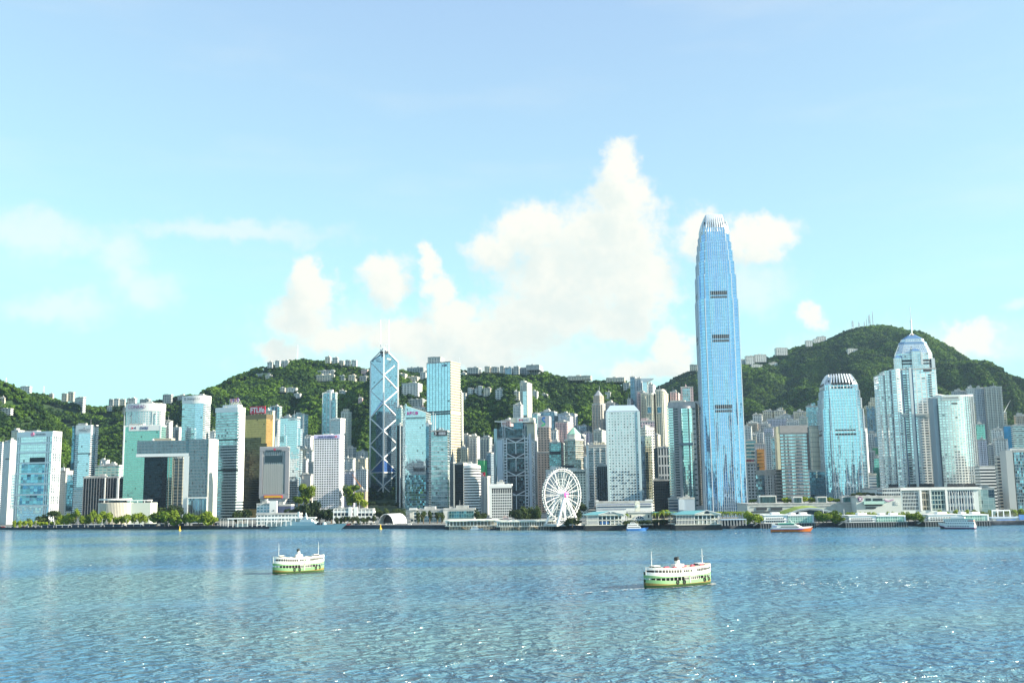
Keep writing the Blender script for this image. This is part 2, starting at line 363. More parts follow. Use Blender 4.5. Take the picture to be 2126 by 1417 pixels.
def build_forest():
    protos = [link('canopy_clump', leaf_blob('canopy_clump', 150, 1.0, .9, .30, 40+i, 5), FOREST_LEAF) for i in range(4)]
    pc = bpy.data.collections.new('canopy_source')
    for p in protos: COL.objects.unlink(p); pc.objects.link(p)
    sp = 8.6; X, Y = np.meshgrid(np.arange(-1750, 2000, sp), np.arange(1850, 3720, sp))
    X = X.ravel() + rng.uniform(-.5, .5, X.size)*sp; Y = Y.ravel() + rng.uniform(-.5, .5, Y.size)*sp
    Z = terrain(X, Y); sl_ = np.hypot(terrain(X+6, Y)-Z, terrain(X, Y+6)-Z)/6
    for lim in (.65, 1.2, 2.0):          # steep ground holds more trees per metre of plan
        k = sl_ > lim; X = np.concatenate([X, X[k]+rng.uniform(-4, 4, k.sum())]); Y = np.concatenate([Y, Y[k]+rng.uniform(-4, 4, k.sum())]); sl_ = np.concatenate([sl_, 0*sl_[k]])
    Z = terrain(X, Y); Z2 = terrain(X, Y-12)
    keep = (Z > plain(Y) + 1.0) & (Z - Z2 > -10) & (np.abs(X) < Y*.56)
    for (cx, cy, cr) in CLEAR: keep &= ~((np.abs(X-cx) < cr) & (Y < cy+12) & (Y > cy-13))
    X, Y, Z = X[keep], Y[keep], Z[keep]
    me = bpy.data.meshes.new('forest'); me.from_pydata(np.stack([X, Y, Z+2.2], -1).tolist(), [], [])
    n = len(X); sc = rng.uniform(4.0, 8.2, n)*(0.62+.8*vnoise(X/45, Y/45, 77))
    for nm, ty, val in (('sc', 'FLOAT', sc), ('rz', 'FLOAT', rng.uniform(0, 6.28, n))):
        a = me.attributes.new(nm, ty, 'POINT'); a.data.foreach_set('value', val)
    o = link('forest', me); setting(o, 'stuff')
    ng = bpy.data.node_groups.new('forest scatter', 'GeometryNodeTree')
    ng.interface.new_socket('Geometry', in_out='INPUT', socket_type='NodeSocketGeometry')
    ng.interface.new_socket('Geometry', in_out='OUTPUT', socket_type='NodeSocketGeometry')
    gi, go = ng.nodes.new('NodeGroupInput'), ng.nodes.new('NodeGroupOutput')
    ci = nd(ng, 'GeometryNodeCollectionInfo', {'Collection': pc, 'Separate Children': True, 'Reset Children': True})
    na = nd(ng, 'GeometryNodeInputNamedAttribute', {'Name': 'sc'}, data_type='FLOAT')
    nr = nd(ng, 'GeometryNodeInputNamedAttribute', {'Name': 'rz'}, data_type='FLOAT')
    rot = nd(ng, 'ShaderNodeCombineXYZ', {2: nr.outputs[0]})
    ip = nd(ng, 'GeometryNodeInstanceOnPoints', {'Points': gi.outputs[0], 'Instance': ci.outputs[0], 'Pick Instance': True,
            'Rotation': rot.outputs[0], 'Scale': na.outputs[0]})
    ng.links.new(ip.outputs[0], go.inputs[0])
    md = o.modifiers.new('scatter', 'NODES'); md.node_group = ng
    print('forest', n)
# ------------------------------------------------------------------ towers
class Face:
    def __init__(s, B, p0, p1):
        s.B, s.p0, s.p1 = B, Vector(p0), Vector(p1); d = s.p1 - s.p0; s.L = d.length; s.t = d/s.L; s.n = Vector((s.t.y, -s.t.x))
    def pt(s, u, z, o=0.0):
        p = s.p0 + s.t*u + s.n*o; return (p.x, p.y, z)
    def px(s, x, y):                      # picture point -> (u, z) on this wall
        d = ray(x, y); c = Vector((0, 0, CAM_H)); P = Vector((*(s.p0 + Vector(s.B.loc[:2])), 0)); N = Vector((*s.n, 0))
        k = (P - c).dot(N)/d.dot(N); h = c + d*k - Vector(s.B.loc)
        return (Vector(h[:2]) - s.p0).dot(s.t), h.z
    def slab(s, mb, u0, u1, z0, z1, o0=-.3, o1=.4, m=0):
        q = [s.pt(u0, 0, o1), s.pt(u1, 0, o1), s.pt(u1, 0, o0), s.pt(u0, 0, o0)]
        mb.prism([p[:2] for p in q], z0, z1, m, m, bottom=True)
    def text(s, txt, u, z, h, mt_, parent, out=.7, width=None, bold=0.0, depth=.3, name='lettering'):
        me = text_mesh(txt, h, bold, depth, width); o = link(name, me, mt_, parent)
        o.matrix_local = Matrix(((s.t.x, 0, s.n.x, s.pt(u, 0, out)[0]), (s.t.y, 0, s.n.y, s.pt(u, 0, out)[1]), (0, 1, 0, z), (0, 0, 0, 1)))
        return o
def offset_poly(poly, e):
    n = len(poly); out = []
    for i in range(n):
        a, b, c = Vector(poly[i-1]), Vector(poly[i]), Vector(poly[(i+1) % n])
        d1, d2 = (b-a).normalized(), (c-b).normalized(); n1, n2 = Vector((d1.y, -d1.x)), Vector((d2.y, -d2.x))
        m = (n1+n2); m = m/max(m.dot(n1), .3)
        out.append(tuple(b + m*e))
    return out
ROOF = mat('roof grey', (.42, .43, .42), .9, noise=.3, nscale=.15)
LOUVRE = mat('dark louvres', (.03, .035, .045), .6)
WHITE = mat('white paint', (.78, .79, .78), .5)
STEEL = mat('pale steel', (.62, .66, .7), .4, .3)
class T:
    def __init__(s, kind, label, cat, x0, xs, x1, yt, Y, th, m, D=None, yb=None, group=None, roof=None, bulge=None, body='facade', plant=True, parapet=True, ybs=None, chamfer=None):
        th = R(th); k0, ks, k1 = [ray(x, yt).x/ray(x, yt).y for x in (x0, xs, x1)]; Bx = ks*Y
        L1 = (Bx - k0*Y)/(math.cos(th) + k0*math.sin(th))
        den = math.sin(th) - k1*math.cos(th)
        if D is not None: L2 = D
        elif den < .06 or (k1*Y - Bx)/den > 90:      # the right side is turned away: the front spans the whole width
            Bx = k1*Y; L1 = (Bx - k0*Y)/(math.cos(th) + k0*math.sin(th)); L2 = min(30, max(12, L1*.8))
        else: L2 = (k1*Y - Bx)/den
        s.Y = Y; s.z1w = at(xs, yt, Y).z
        cx, cy = Bx - L1*math.cos(th)/2, Y + 8
        s.zb = (at(xs, yb, Y).z if yb else max(GZ, tz(cx, cy) - 3))
        s.loc = Vector((Bx, Y, s.zb)); s.h = s.z1w - s.zb
        A = (-L1*math.cos(th), L1*math.sin(th)); C = (L2*math.sin(th), L2*math.cos(th)); Dd = (A[0]+C[0], A[1]+C[1])
        s.root = thing(kind, label, cat, s.loc, 0, group)
        s.poly = [A, (0, 0), C, Dd]; s.L1, s.L2 = L1, L2
        s.l, s.r = Face(s, A, (0, 0)), Face(s, (0, 0), C); s.f = s.l if L1*math.cos(th) > L2*math.sin(th) else s.r
        if bulge:                          # a bowed front
            n = 14; t, nn = s.f.t, s.f.n; q = []
            for i in range(n+1):
                u = i/n; b = bulge*4*u*(1-u); p = s.f.p0 + t*(u*s.f.L) + nn*b; q.append((p.x, p.y))
            s.poly = (q + [C, Dd]) if s.f is s.l else ([A] + q + [Dd])
        if chamfer: s.poly = chamf(s.poly, chamfer)
        s.m = m; s.roof = roof or ROOF
        if body:
            mb = MB(); mb.prism(s.poly, 0, s.h, 0, 1); s.body = mb.build(body, [m, s.roof], s.root, fix=False)
        if parapet: s.ring('parapet', s.h-1.0, s.h+1.3, .25, s.roof if parapet is True else parapet)
        if plant:
            r2 = random.Random(int(x0*7+yt)); mb = MB(); i = .18
            P = lambda a, b: tuple(Vector(A)*(1-a) + Vector(C)*b*1.0) if False else (A[0]*(1-a)+C[0]*b, A[1]*(1-a)+C[1]*b)
            a0 = r2.uniform(.1, .4); a1 = a0 + r2.uniform(.25, .5); hh = r2.uniform(2.5, 5.5) if plant is True else plant
            mb.prism([P(a0, .25), P(a1, .25), P(a1, .75), P(a0, .75)], s.h, s.h+hh); mb.build('plant_room', [s.roof, s.roof], s.root)
            for q in range(3):
                ua, ub = r2.uniform(.05, .85), r2.uniform(.1, .8); mb = MB(); w_ = r2.uniform(1.2, 3.0)
                pc = P(ua, ub); mb.box(pc[0]-w_, pc[0]+w_, pc[1]-w_*.7, pc[1]+w_*.7, s.h, s.h+r2.uniform(1.4, 3.2)); mb.build('roof_unit', [s.roof], s.root)
            if r2.random() < .45:
                mb = MB(); pc = P(r2.uniform(.2, .8), .3); mb.tube((pc[0], pc[1], s.h), (pc[0], pc[1], s.h+r2.uniform(6, 13)), .22, 6, r2=.1); mb.build('roof_antenna', STEEL, s.root)
            if r2.random() < .6:
                mb = MB(); mb.prism([P(a1-.2, .3), P(a1-.05, .3), P(a1-.05, .6), P(a1-.2, .6)], s.h+hh, s.h+hh+2.2); mb.build('water_tank', [s.roof, s.roof], s.root)
    def zy(s, y, x): return at(x, y, s.Y).z - s.zb
    def ring(s, name, z0, z1, e, m, poly=None):
        mb = MB(); P = offset_poly(poly or s.poly, e); mb.prism(P, z0, z1, 0, 0, bottom=True)
        return mb.build(name, m, s.root)
    def floors(s, name, fh, frac, e, m, z0=0, z1=None, poly=None):
        z1 = z1 or s.h; n = int((z1-z0)/fh); fh = (z1-z0)/n; mb = MB(); P = offset_poly(poly or s.poly, e)
        mb.prism(P, 0, fh*frac, 0, 0, bottom=True); me = mb.mesh(name); me.materials.append(m)
        for i in range(n): link(name, me, None, s.root, (0, 0, z0 + i*fh + fh*(1-frac)/2))
    def fins(s, name, face, n, w, d, m, z0, z1, u0=0.0, u1=None, o=0.0):
        u1 = face.L if u1 is None else u1; mb = MB(); Q = [face.t*(-w/2) + face.n*d, face.t*(w/2) + face.n*d, face.t*(w/2) - face.n*.2, face.t*(-w/2) - face.n*.2]
        mb.prism([tuple(q) for q in Q], z0, z1, 0, 0, bottom=True); me = mb.mesh(name); me.materials.append(m)
        for i in range(n):
            p = face.pt(u0 + (u1-u0)*i/max(n-1, 1), 0, o); link(name, me, None, s.root, p)
    def bays(s, face, n, w, d, m, z0=0, z1=None, name='bay'):
        s.fins(name, face, n, w, d, [m][0], z0, z1 or s.h-1.5, w*.7, face.L - w*.7)
    def slab(s, name, face, x0, y0, x1, y1, m, o0=-.3, o1=.5, parent=None):
        ym = y0 + .3*(y1-y0); u0, u1 = face.px(x0, ym)[0], face.px(x1, ym)[0]; z1, z0 = face.px((x0+x1)/2, y0)[1], face.px((x0+x1)/2, y1)[1]; mb = MB(); face.slab(mb, u0, u1, z0, z1, o0, o1)
        return mb.build(name, m, parent or s.root)
    def sign(s, face, x0, y0, x1, y1, txt, tm, bg=None, name='sign', out=.9, bold=0.0, hfrac=.62, wfrac=.86, fitw=True):
        (u0, z1), (u1, z0) = face.px(x0, y0), face.px(x1, y1)
        if bg is not None:
            mb = MB(); face.slab(mb, u0, u1, z0, z1, -.3, out-.25); p = mb.build(name, bg, s.root)
        else: p = s.root
        nm = 'lettering' if bg is not None else 'sign_lettering'
        return face.text(txt, (u0+u1)/2, (z0+z1)/2, (z1-z0)*hfrac, tm, p, out, (u1-u0)*wfrac if fitw else None, bold, name=nm), p
    def box(s, name, a0, a1, b0, b1, z0, z1, m, parent=None):
        A, C = Vector(s.poly0()[0]), Vector(s.poly0()[1]); P = lambda a, b: tuple(A*(1-a) + C*b)
        mb = MB(); mb.prism([P(a0, b0), P(a1, b0), P(a1, b1), P(a0, b1)], z0, z1, 0, 0, bottom=True); return mb.build(name, m, parent or s.root)
    def poly0(s): return s.l.p0, s.r.p1
    def mast(s, x, y0, y1, r=.35, name='mast', m=None, face=None):
        face = face or s.f; u, z1 = face.px(x, y0); _, z0 = face.px(x, y1); mb = MB(); mb.tube(face.pt(u, z0, -3), face.pt(u, z1, -3), r, 6, r2=r*.5)
        return mb.build(name, m or STEEL, s.root)
    def pyramid(s, name, z0, z1, m, inset=0.0, poly=None, cut=0.0):
        P = offset_poly(poly or s.poly, -inset); c = sum((Vector(p) for p in P), Vector((0, 0)))/len(P)
        Q = [tuple(c + (Vector(p)-c)*cut) for p in P]; mb = MB(); mb.prism(P, z0, z1, 0, 0, top=Q); return mb.build(name, m, s.root)
def chamf(poly, c):
    out = []; n = len(poly)
    for i in range(n):
        a, b, d = Vector(poly[i-1]), Vector(poly[i]), Vector(poly[(i+1) % n]); out += [tuple(b + (a-b).normalized()*c), tuple(b + (d-b).normalized()*c)]
    return out
def scaled(poly, k, c=None):
    c = c or sum((Vector(p) for p in poly), Vector((0, 0)))/len(poly); return [tuple(c + (Vector(p)-c)*k) for p in poly]

# wall finishes ------------------------------------------------------
def FL(n, wall, **k):
    d = dict(glass=(.07, .10, .14), fh=3.1, bay=3.4, hf=.52, wf=.58, metal=.15, gr=.2, tilt=.02, rnd=.6); d.update(k); return facade(n, wall, **d)
white_flats = FL('white flats', (.72, .73, .72)); cream_flats = FL('cream flats', (.68, .62, .48), bay=3.8)
pink_flats = FL('pink flats', (.66, .47, .47), bay=3.6); grey_flats = FL('grey flats', (.42, .45, .47), wf=.62)
lilac_flats = FL('lilac flats', (.62, .62, .72), bay=3.0, wf=.6); tan_flats = FL('tan flats', (.48, .40, .32), wf=.5, bay=3.0)
blue_flats = FL('blue grey flats', (.26, .34, .42), hf=.62, wf=.7, glass=(.2, .34, .45), metal=.7)
teal_flats = FL('teal glass flats', (.45, .55, .56), hf=.66, wf=.8, glass=(.2, .42, .5), metal=.8, bay=3.6)
pale_flats = FL('pale stone flats', (.6, .62, .55), bay=2.6, wf=.5, hf=.6)
house_wall = FL('house wall', (.58, .54, .44), bay=7.0, fh=4.6, wf=.6, hf=.5)
block_wall = FL('white block wall', (.60, .61, .60), bay=7.5, fh=4.6, wf=.6, hf=.5)
shade_block = FL('grey block wall', (.40, .42, .42), bay=7.0, fh=4.8, wf=.62, hf=.6)
aqua_glass = facade('aqua curtain wall', (.58, .66, .68), (.64, .75, .83), 3.8, 3.0, .86, .9, gr=.05, dark=.01, rnd=.07)
sky_glass = facade('pale blue curtain wall', (.6, .68, .72), (.58, .72, .86), 3.9, 3.0, .84, .92, gr=.06, dark=.01, rnd=.08)
deep_glass = facade('deep blue curtain wall', (.10, .14, .18), (.12, .24, .34), 3.8, 2.6, .86, .9, gr=.07, dark=.08, rnd=.3)
black_glass = facade('black curtain wall', (.03, .035, .045), (.02, .03, .045), 3.8, 2.6, .88, .9, gr=.1, dark=.1, rnd=.3)
green_glass = facade('green curtain wall', (.30, .45, .40), (.26, .55, .50), 3.8, 2.6, .8, .9, gr=.08, dark=.02, rnd=.08)
gold_glass = facade('gold mirror wall', (.42, .29, .11), (.50, .33, .13), 3.7, 2.6, .78, .96, metal=.4, gr=.12, dark=.02, rnd=.12, wmetal=.8, wr=.35)
gov_glass = facade('grey gridded glass', (.20, .24, .27), (.12, .18, .23), 4.2, 2.0, .82, .7, gr=.1, dark=.04, rnd=.2, tilt=.012)
# ------------------------------------------------------------------ towers, left third
PURPLE = mat('purple letters', (.25, .12, .28), .5); NAVY = mat('navy letters', (.02, .03, .16), .5); RED = mat('red enamel', (.62, .02, .07), .45)
MAGENTA = mat('magenta letters', (.6, .03, .36), .5); BLACK = mat('black letters', (.02, .02, .025), .5); GOLD = mat('yellow letters', (.85, .6, .04), .5)
GREYL = mat('grey letters', (.30, .32, .36), .5); PINK = mat('pink enamel', (.85, .25, .38), .5); TEAL = mat('teal paint', (.08, .34, .33), .5)
WHITEL = mat('white letters', (.82, .82, .82), .5); BLUEP = mat('blue paint', (.05, .2, .55), .5); GREENP = mat('green paint', (.1, .5, .2), .5)
granite = mat('grey granite', (.46, .45, .47), .6, noise=.15, nscale=.3); stone = mat('pale stone', (.62, .60, .54), .7, noise=.12, nscale=.2)
concrete = mat('light concrete', (.58, .58, .56), .8, noise=.15, nscale=.2); winband = facade('dark window band', (.3, .34, .38), (.20, .30, .36), 20, 3.0, 1.1, .9, metal=.8, gr=.12, rnd=.5, dark=.1)
paleband = facade('pale window band', (.5, .56, .58), (.42, .58, .62), 20, 2.6, 1.1, .9, metal=.85, gr=.1, rnd=.4, dark=.08)
BAND_D = mat('dark glass strip', (.05, .075, .10), .12, .6)

b = T('office_block', 'pink and white block cut by the left edge, beside the grey slab', 'office block', -24, 5, 14, 918, 1480, 20, white_flats)
b = T('office_block', 'blank grey slab building beside the white framed glass tower', 'office block', 8, 22, 41, 916, 1440, 50, concrete)
b.slab('louvre', b.l, 12, 951, 20, 953, LOUVRE); b.slab('glazing', b.r, 24, 985, 38, 1055, aqua_glass, o1=.3)
b = T('apartment_block', 'small cream rooftop block behind the white framed glass tower', 'apartment block', 24, 38, 52, 894, 1560, 30, cream_flats)
# white frame tower with the pink roundel
b = T('office_tower', 'white framed glass tower in seven tiers with pink roundel on top', 'office tower', 38, 110, 127, 897, 1400, 16, aqua_glass, parapet=WHITE)
zf = [897, 918, 937, 959, 981, 1003, 1025, 1048]
for i, y in enumerate(zf):
    z = b.zy(y, 80); b.ring('floor_frame', z-1.7 if i else z-5.5, z+.3 if i else z+1.5, .9, WHITE)
for f, us in ((b.l, (.0, .06, .84, .9, 1.0)), (b.r, (.25, .5, .75, 1.0))):
    for u in us:
        mb = MB(); f.slab(mb, f.L*u-.6, f.L*u+.6, 0, b.h, -.5, 1.0); mb.build('column', WHITE, b.root)
b.slab('recess', b.l, 62, 949, 96, 963, black_glass, o1=.4); b.slab('darker_lower_glass', b.l, 44, 962, 100, 1047, facade('rippled blue glass', (.3, .4, .5), (.22, .42, .56), 4, 6, .9, .96, gr=.06, tilt=.05, rnd=.3, wave=.08), o1=.35)
u, z = b.l.px(69, 901.5); mb = MB(); mb.tube(b.l.pt(u, z, .9), b.l.pt(u, z, 1.8), 2.6, 20); rd = mb.build('roundel', PINK, b.root)
mb = MB()
for i in range(7): b.l.slab(mb, u+5+i*2.4, u+6.6+i*2.4, z-1.2, z+1.2, 1.0, 1.35)
mb.build('sign_lettering', GREYL, b.root)
b = T('office_block', 'low grey block with a pinkish side between framed tower and white striped hotel', 'office block', 122, 137, 152, 978, 1460, 45, FL('blank grey wall', (.55, .56, .55), wf=.25, hf=.3, bay=6))
b.slab('glazing', b.r, 139, 985, 151, 1060, deep_glass, o1=.3); b.slab('rooftop_frame', b.l, 123, 970, 134, 977, STEEL)
# hotel with wavy ends
b = T('hotel_tower', 'white banded hotel tower with stepped corners left of the dark low block', 'hotel', 150, 199, 206, 883, 1850, 12, deep_glass, chamfer=9, parapet=WHITE)
b.floors('floor_band', 3.4, .42, .5, WHITE, 0, b.h-15, chamf(b.poly[0:1]+b.poly[2:3]+b.poly[4:5]+b.poly[6:7], 4) if False else None)
b.ring('crown', b.h-15, b.h+1, .9, WHITE); b.slab('centre_glazing', b.l, 163, 899, 187, 1010, sky_glass, o1=1.1); b.slab('mechanical_band', b.l, 160, 940, 190, 942, LOUVRE, o1=1.4)
b.sign(b.l, 164, 886, 188, 890, 'JW', GREYL, fitw=False, out=1.2); b.sign(b.l, 163, 889.5, 190, 895, 'MARRIOTT', GREYL, out=1.2, hfrac=.8)
b = T('office_block', 'low dark glass block with white fins beside the drum building', 'office block', 174, 247, 256, 990, 1520, 8, black_glass)
b.fins('fin', b.l, 14, .5, .5, mat('grey fin', (.2, .22, .25), .5), 0, b.h); b.slab('white_pier', b.l, 217, 991, 219.5, 1045, WHITE, o1=1); b.slab('white_pier', b.l, 243, 991, 247, 1045, WHITE, o1=1)
b = T('office_block', 'pale green flat roofed block behind the dark finned block', 'office block', 198, 247, 256, 966, 1640, 10, FL('pale green bands', (.55, .62, .52), fh=4.2, bay=7, hf=.55, wf=.8, glass=(.2, .4, .38)))
# twin signed tower: white hotel top behind, green glass office in front
b = T('hotel_tower', 'white curved hotel tower with purple lettering on its white crown', 'hotel', 262, 334, 344, 838, 1960, 8, facade('white hotel strips', (.74, .76, .76), (.4, .52, .56), 3.3, 5.0, .62, .72, gr=.1), bulge=7, parapet=WHITE)
b.ring('crown', b.h-13.5, b.h+.5, .5, WHITE); b.sign(b.l, 268, 839.5, 308, 850, 'CONRAD', PURPLE, out=7.9, hfrac=.62, wfrac=.9)
b.fins('recess_strip', b.l, 6, 1.2, 1.0, mat('grey strip', (.4, .44, .46), .5), 0, b.h-14, o=4.5)
b = T('office_tower', 'green glass office tower with a white sign band, in front of the white curved hotel', 'office tower', 257, 335, 345, 883, 1850, 6, green_glass, parapet=WHITE)
l, p = b.sign(b.l, 268, 883.5, 332, 893, 'SWIRE', NAVY, WHITE, hfrac=.55, wfrac=.26)
mb = MB(); f = b.l; u, z = f.px(278, 888.3)
for sx in (-1, 1): mb.face([f.pt(u, z, 1.0), f.pt(u+sx*4, z+2.6, 1.0), f.pt(u+sx*4, z-2.6, 1.0)], None, 0 if sx > 0 else 1)
mb.build('emblem', [NAVY, RED], p, fix=False)
b.fins('edge_pier', b.l, 2, 2.4, .8, WHITE, 0, b.h, 1.2, b.L1-1.2)
b = T('apartment_tower', 'white stepped flats right of the green glass office tower', 'apartment tower', 340, 354, 359, 874, 1980, 20, white_flats); b.bays(b.l, 3, 3, 1.5, white_flats)
b = T('apartment_tower', 'grey and white flats between the green glass office and the oval hotel', 'apartment tower', 360, 372, 377, 887, 1960, 15, white_flats); b.fins('dark_strip', b.l, 3, 1.5, .4, LOUVRE, 0, b.h-4, 4, b.L1-2)
# oval hotel
b = T('hotel_tower', 'oval glass hotel tower with grey lettering on a white crown', 'hotel', 379, 428, 438, 822, 1900, 14, facade('white and blue bands', (.70, .73, .74), (.42, .62, .70), 3.3, 8.0, .55, 1.1, gr=.08, rnd=.2), bulge=6, parapet=WHITE)
b.ring('crown', b.h-13, b.h+1, .6, WHITE); b.sign(b.l, 391, 824.5, 421, 832, 'Shangri-La', GREYL, out=7.0, hfrac=.75)
u, z = b.l.px(387, 828); mb = MB(); b.l.slab(mb, u-.9, u+1.0, z-2.6, z+2.6, 4.0, 6.2); mb.build('emblem', GREYL, b.root)
b.slab('glass_bay', b.l, 409, 838, 426, 912, sky_glass, o0=1, o1=6.8)
# gate shaped headquarters
b = T('government_gate', 'grey glass gate shaped headquarters with a tall open middle', 'government building', 285, 433, 440, 912, 1400, 6, gov_glass, body=None, plant=False, parapet=False, D=30)
def gate(b):
    f = b.l; ux = lambda x, y: f.px(x, y)[0]; zz = lambda x, y: f.px(x, y)[1]; D = b.L2
    uo0, uo1, zo, ub = ux(297, 942), ux(381, 942), zz(340, 941), f.L
    def piece(name, u0, u1, z0, z1, o1, o0, m):
        mb = MB(); q = [f.pt(u0, 0, o1), f.pt(u1, 0, o1), f.pt(u1, 0, o0), f.pt(u0, 0, o0)]; mb.prism([p[:2] for p in q], z0, z1, 0, 1, bottom=True); return mb.build(name, m, b.root, fix=False)
    piece('bridge', 0, ux(392, 930), zo, b.h, 0, -D, [gov_glass, ROOF]); piece('right_leg', ux(392, 930)+.02, ub, 0, b.h+1, .6, -D, [gov_glass, ROOF])
    piece('left_leg', ux(289, 1000), ux(327, 1000), 0, zo, -13, -D+1, [black_glass, ROOF])  # the leg's shade under the bridge is painted as black glass
    piece('opening_frame', -.5, ux(392, 940), zo-4.0, zo-.05, .8, -D+2, [WHITE, WHITE]); piece('opening_frame', ux(381, 1000), ux(391.5, 1000), 0, zo-4.1, .8, -D+2, [WHITE, WHITE])
    piece('end_wall', ub+.05, ub+1.5, 0, b.h+1.4, .9, -D-1, [stone, ROOF])
    g0 = zz(400, 1034); piece('lobby_frame', ux(389, 1050), ub+.3, g0, g0+1.6, 1.6, 0, [WHITE, WHITE]); piece('lobby_frame', ux(389, 1050), ux(391, 1050), 0, g0, 1.6, 0, [WHITE, WHITE]); piece('lobby_frame', ux(430, 1050), ub+.3, 0, g0, 1.6, 0, [WHITE, WHITE])
    piece('lobby_glazing', ux(391, 1050), ux(430, 1050), 0, g0, 1.0, 0, [facade('tall blue lobby glass', (.2, .26, .3), (.18, .30, .40), 30, 2.2, 1.1, .8, rnd=.5), ROOF])
    piece('roof_screen', ux(316, 907), ux(352, 907), b.h, b.h+3.4, -6, -18, [mat('tan screen', (.4, .36, .28), .8), ROOF])
    u, z = f.px(314, 908); mb = MB()
    for k in range(5):
        a0, a1 = k*math.pi/10, (k+1)*math.pi/10
        mb.prism([(f.pt(u, 0, -8)[0]+2.8*math.cos(a0)*math.cos(t), f.pt(u, 0, -8)[1]+2.8*math.cos(a0)*math.sin(t)) for t in [j*math.pi/6 for j in range(12)]], b.h+.5+2.8*math.sin(a0), b.h+.5+2.8*math.sin(a1), 0, 0,
                 top=[(f.pt(u, 0, -8)[0]+2.8*math.cos(a1)*math.cos(t), f.pt(u, 0, -8)[1]+2.8*math.cos(a1)*math.sin(t)) for t in [j*math.pi/6 for j in range(12)]])
    mb.build('radome', WHITE, b.root)
gate(b)
for (x0, xs, x1, yt, m, lb) in ((327, 341, 343, 946, FL('tan office wall', (.22, .21, .18), fh=3.6, hf=.6), 'tan office slab seen through the gate opening, leftmost of three'),
        (345, 359, 361, 944, green_glass, 'green glass slab with a pale edge seen through the gate opening'), (362, 380, 384, 950, FL('stone terrace wall', (.30, .30, .24), fh=5, bay=9, hf=.4, wf=.8), 'stone coloured terraced block seen through the gate, right of the green slab')):
    b = T('office_block', lb, 'office block', x0, xs, x1, yt, 1640, 8, m); b.fins('pier', b.l, 3, .7, .6, mat('pale pier', (.20, .20, .18), .7), 0, b.h)
# banded office with sign scaffold
b = T('office_tower', 'grey green office tower with white ribbed bands and a rooftop sign scaffold', 'office tower', 449, 494, 508, 846, 1480, 22, facade('teal office glass', (.35, .45, .45), (.36, .50, .56), 3.8, 3.0, .9, .94, gr=.08, rnd=.3), parapet=WHITE)
b.floors('spandrel', 3.9, .34, .7, mat('pale spandrel', (.58, .64, .64), .4), 6, b.h-8); b.slab('end_wall', b.r, 495.5, 846, 507, 1040, WHITE, o1=.9); b.ring('crown', b.h-6, b.h+1, .9, WHITE)
b.box('penthouse', .25, .95, .15, .8, b.h, b.h+5, WHITE)
for y in (911, 974): b.slab('mechanical_band', b.l, 450, y, 494, y+3, LOUVRE, o1=1.0)
mb = MB(); zt = b.h + 5
for i in range(7):
    p = b.l.pt(b.l.L*(.45+.07*i), zt, -8); q = b.l.pt(b.l.L*(.45+.07*i), zt+9, -8); mb.bar(p, q, .15); mb.bar(q, b.l.pt(b.l.L*(.45+.07*i)+2, zt, -12), .12)
for k in range(4): mb.bar(b.l.pt(b.l.L*.45, zt+2+k*2.2, -8), b.l.pt(b.l.L*.87, zt+2+k*2.2, -8), .15)
mb.build('sign_scaffold', STEEL, b.root)
mb = MB()
for i in range(4): b.l.slab(mb, b.l.L*(.48+.1*i), b.l.L*(.55+.1*i), zt+4, zt+9+i*.4, -8.6, -8.2, i % 2)
mb.build('rooftop_sign', [RED, mat('violet enamel', (.3, .04, .35), .5)], b.root)
b = T('apartment_tower', 'white slab with a pink top edge glimpsed left of the banded office tower', 'apartment tower', 436, 446, 450, 896, 1900, 12, white_flats)
# gold mirror tower with red sign
b = T('office_tower', 'gold mirror glass tower carrying a red sign with white letters', 'office tower', 508, 553, 567, 861, 1640, 24, gold_glass, parapet=mat('bronze trim', (.2, .15, .08), .4, .5), plant=False)
b.ring('crown', b.h-6, b.h+.6, .3, mat('bronze trim', (.2, .15, .08), .4, .5))
b.slab('darker_lower_glass', b.l, 507, 908, 541, 1056, facade('bronze black glass', (.05, .045, .03), (.10, .08, .05), 3.7, 2.6, .8, .96, metal=1, gr=.1, rnd=.4), o1=.25); b.slab('darker_lower_glass', b.l, 541, 920, 553, 1056, facade('bronze black glass', (.05, .045, .03), (.10, .08, .05), 3.7, 2.6, .8, .96), o1=.25)  # shadow across the lower gold glass, painted as dark slabs
l, p = b.sign(b.l, 519.5, 844, 551, 857.5, 'FTLife', WHITEL, RED, bold=.025, hfrac=.72, wfrac=.9)
mb = MB()
for k in range(5): mb.bar(b.l.pt(b.l.px(521+k*7, 858)[0], b.h, -1), b.l.pt(b.l.px(521+k*7, 858)[0], b.h+3, -1), .2)
mb.build('sign_stand', STEEL, b.root)
b = T('office_tower', 'pale yellow tower behind the gold mirror tower', 'office tower', 548, 566, 571, 853, 1800, 18, FL('pale yellow wall', (.66, .62, .42), wf=.3, bay=5)); 
b = T('apartment_tower', 'pair of teal banded flats behind the pale yellow tower', 'apartment tower', 558, 580, 586, 844, 2080, 15, teal_flats); b.fins('core_strip', b.l, 2, 5, .8, mat('dark core', (.12, .16, .2), .6), 0, b.h, b.L1*.4, b.L1*.7)
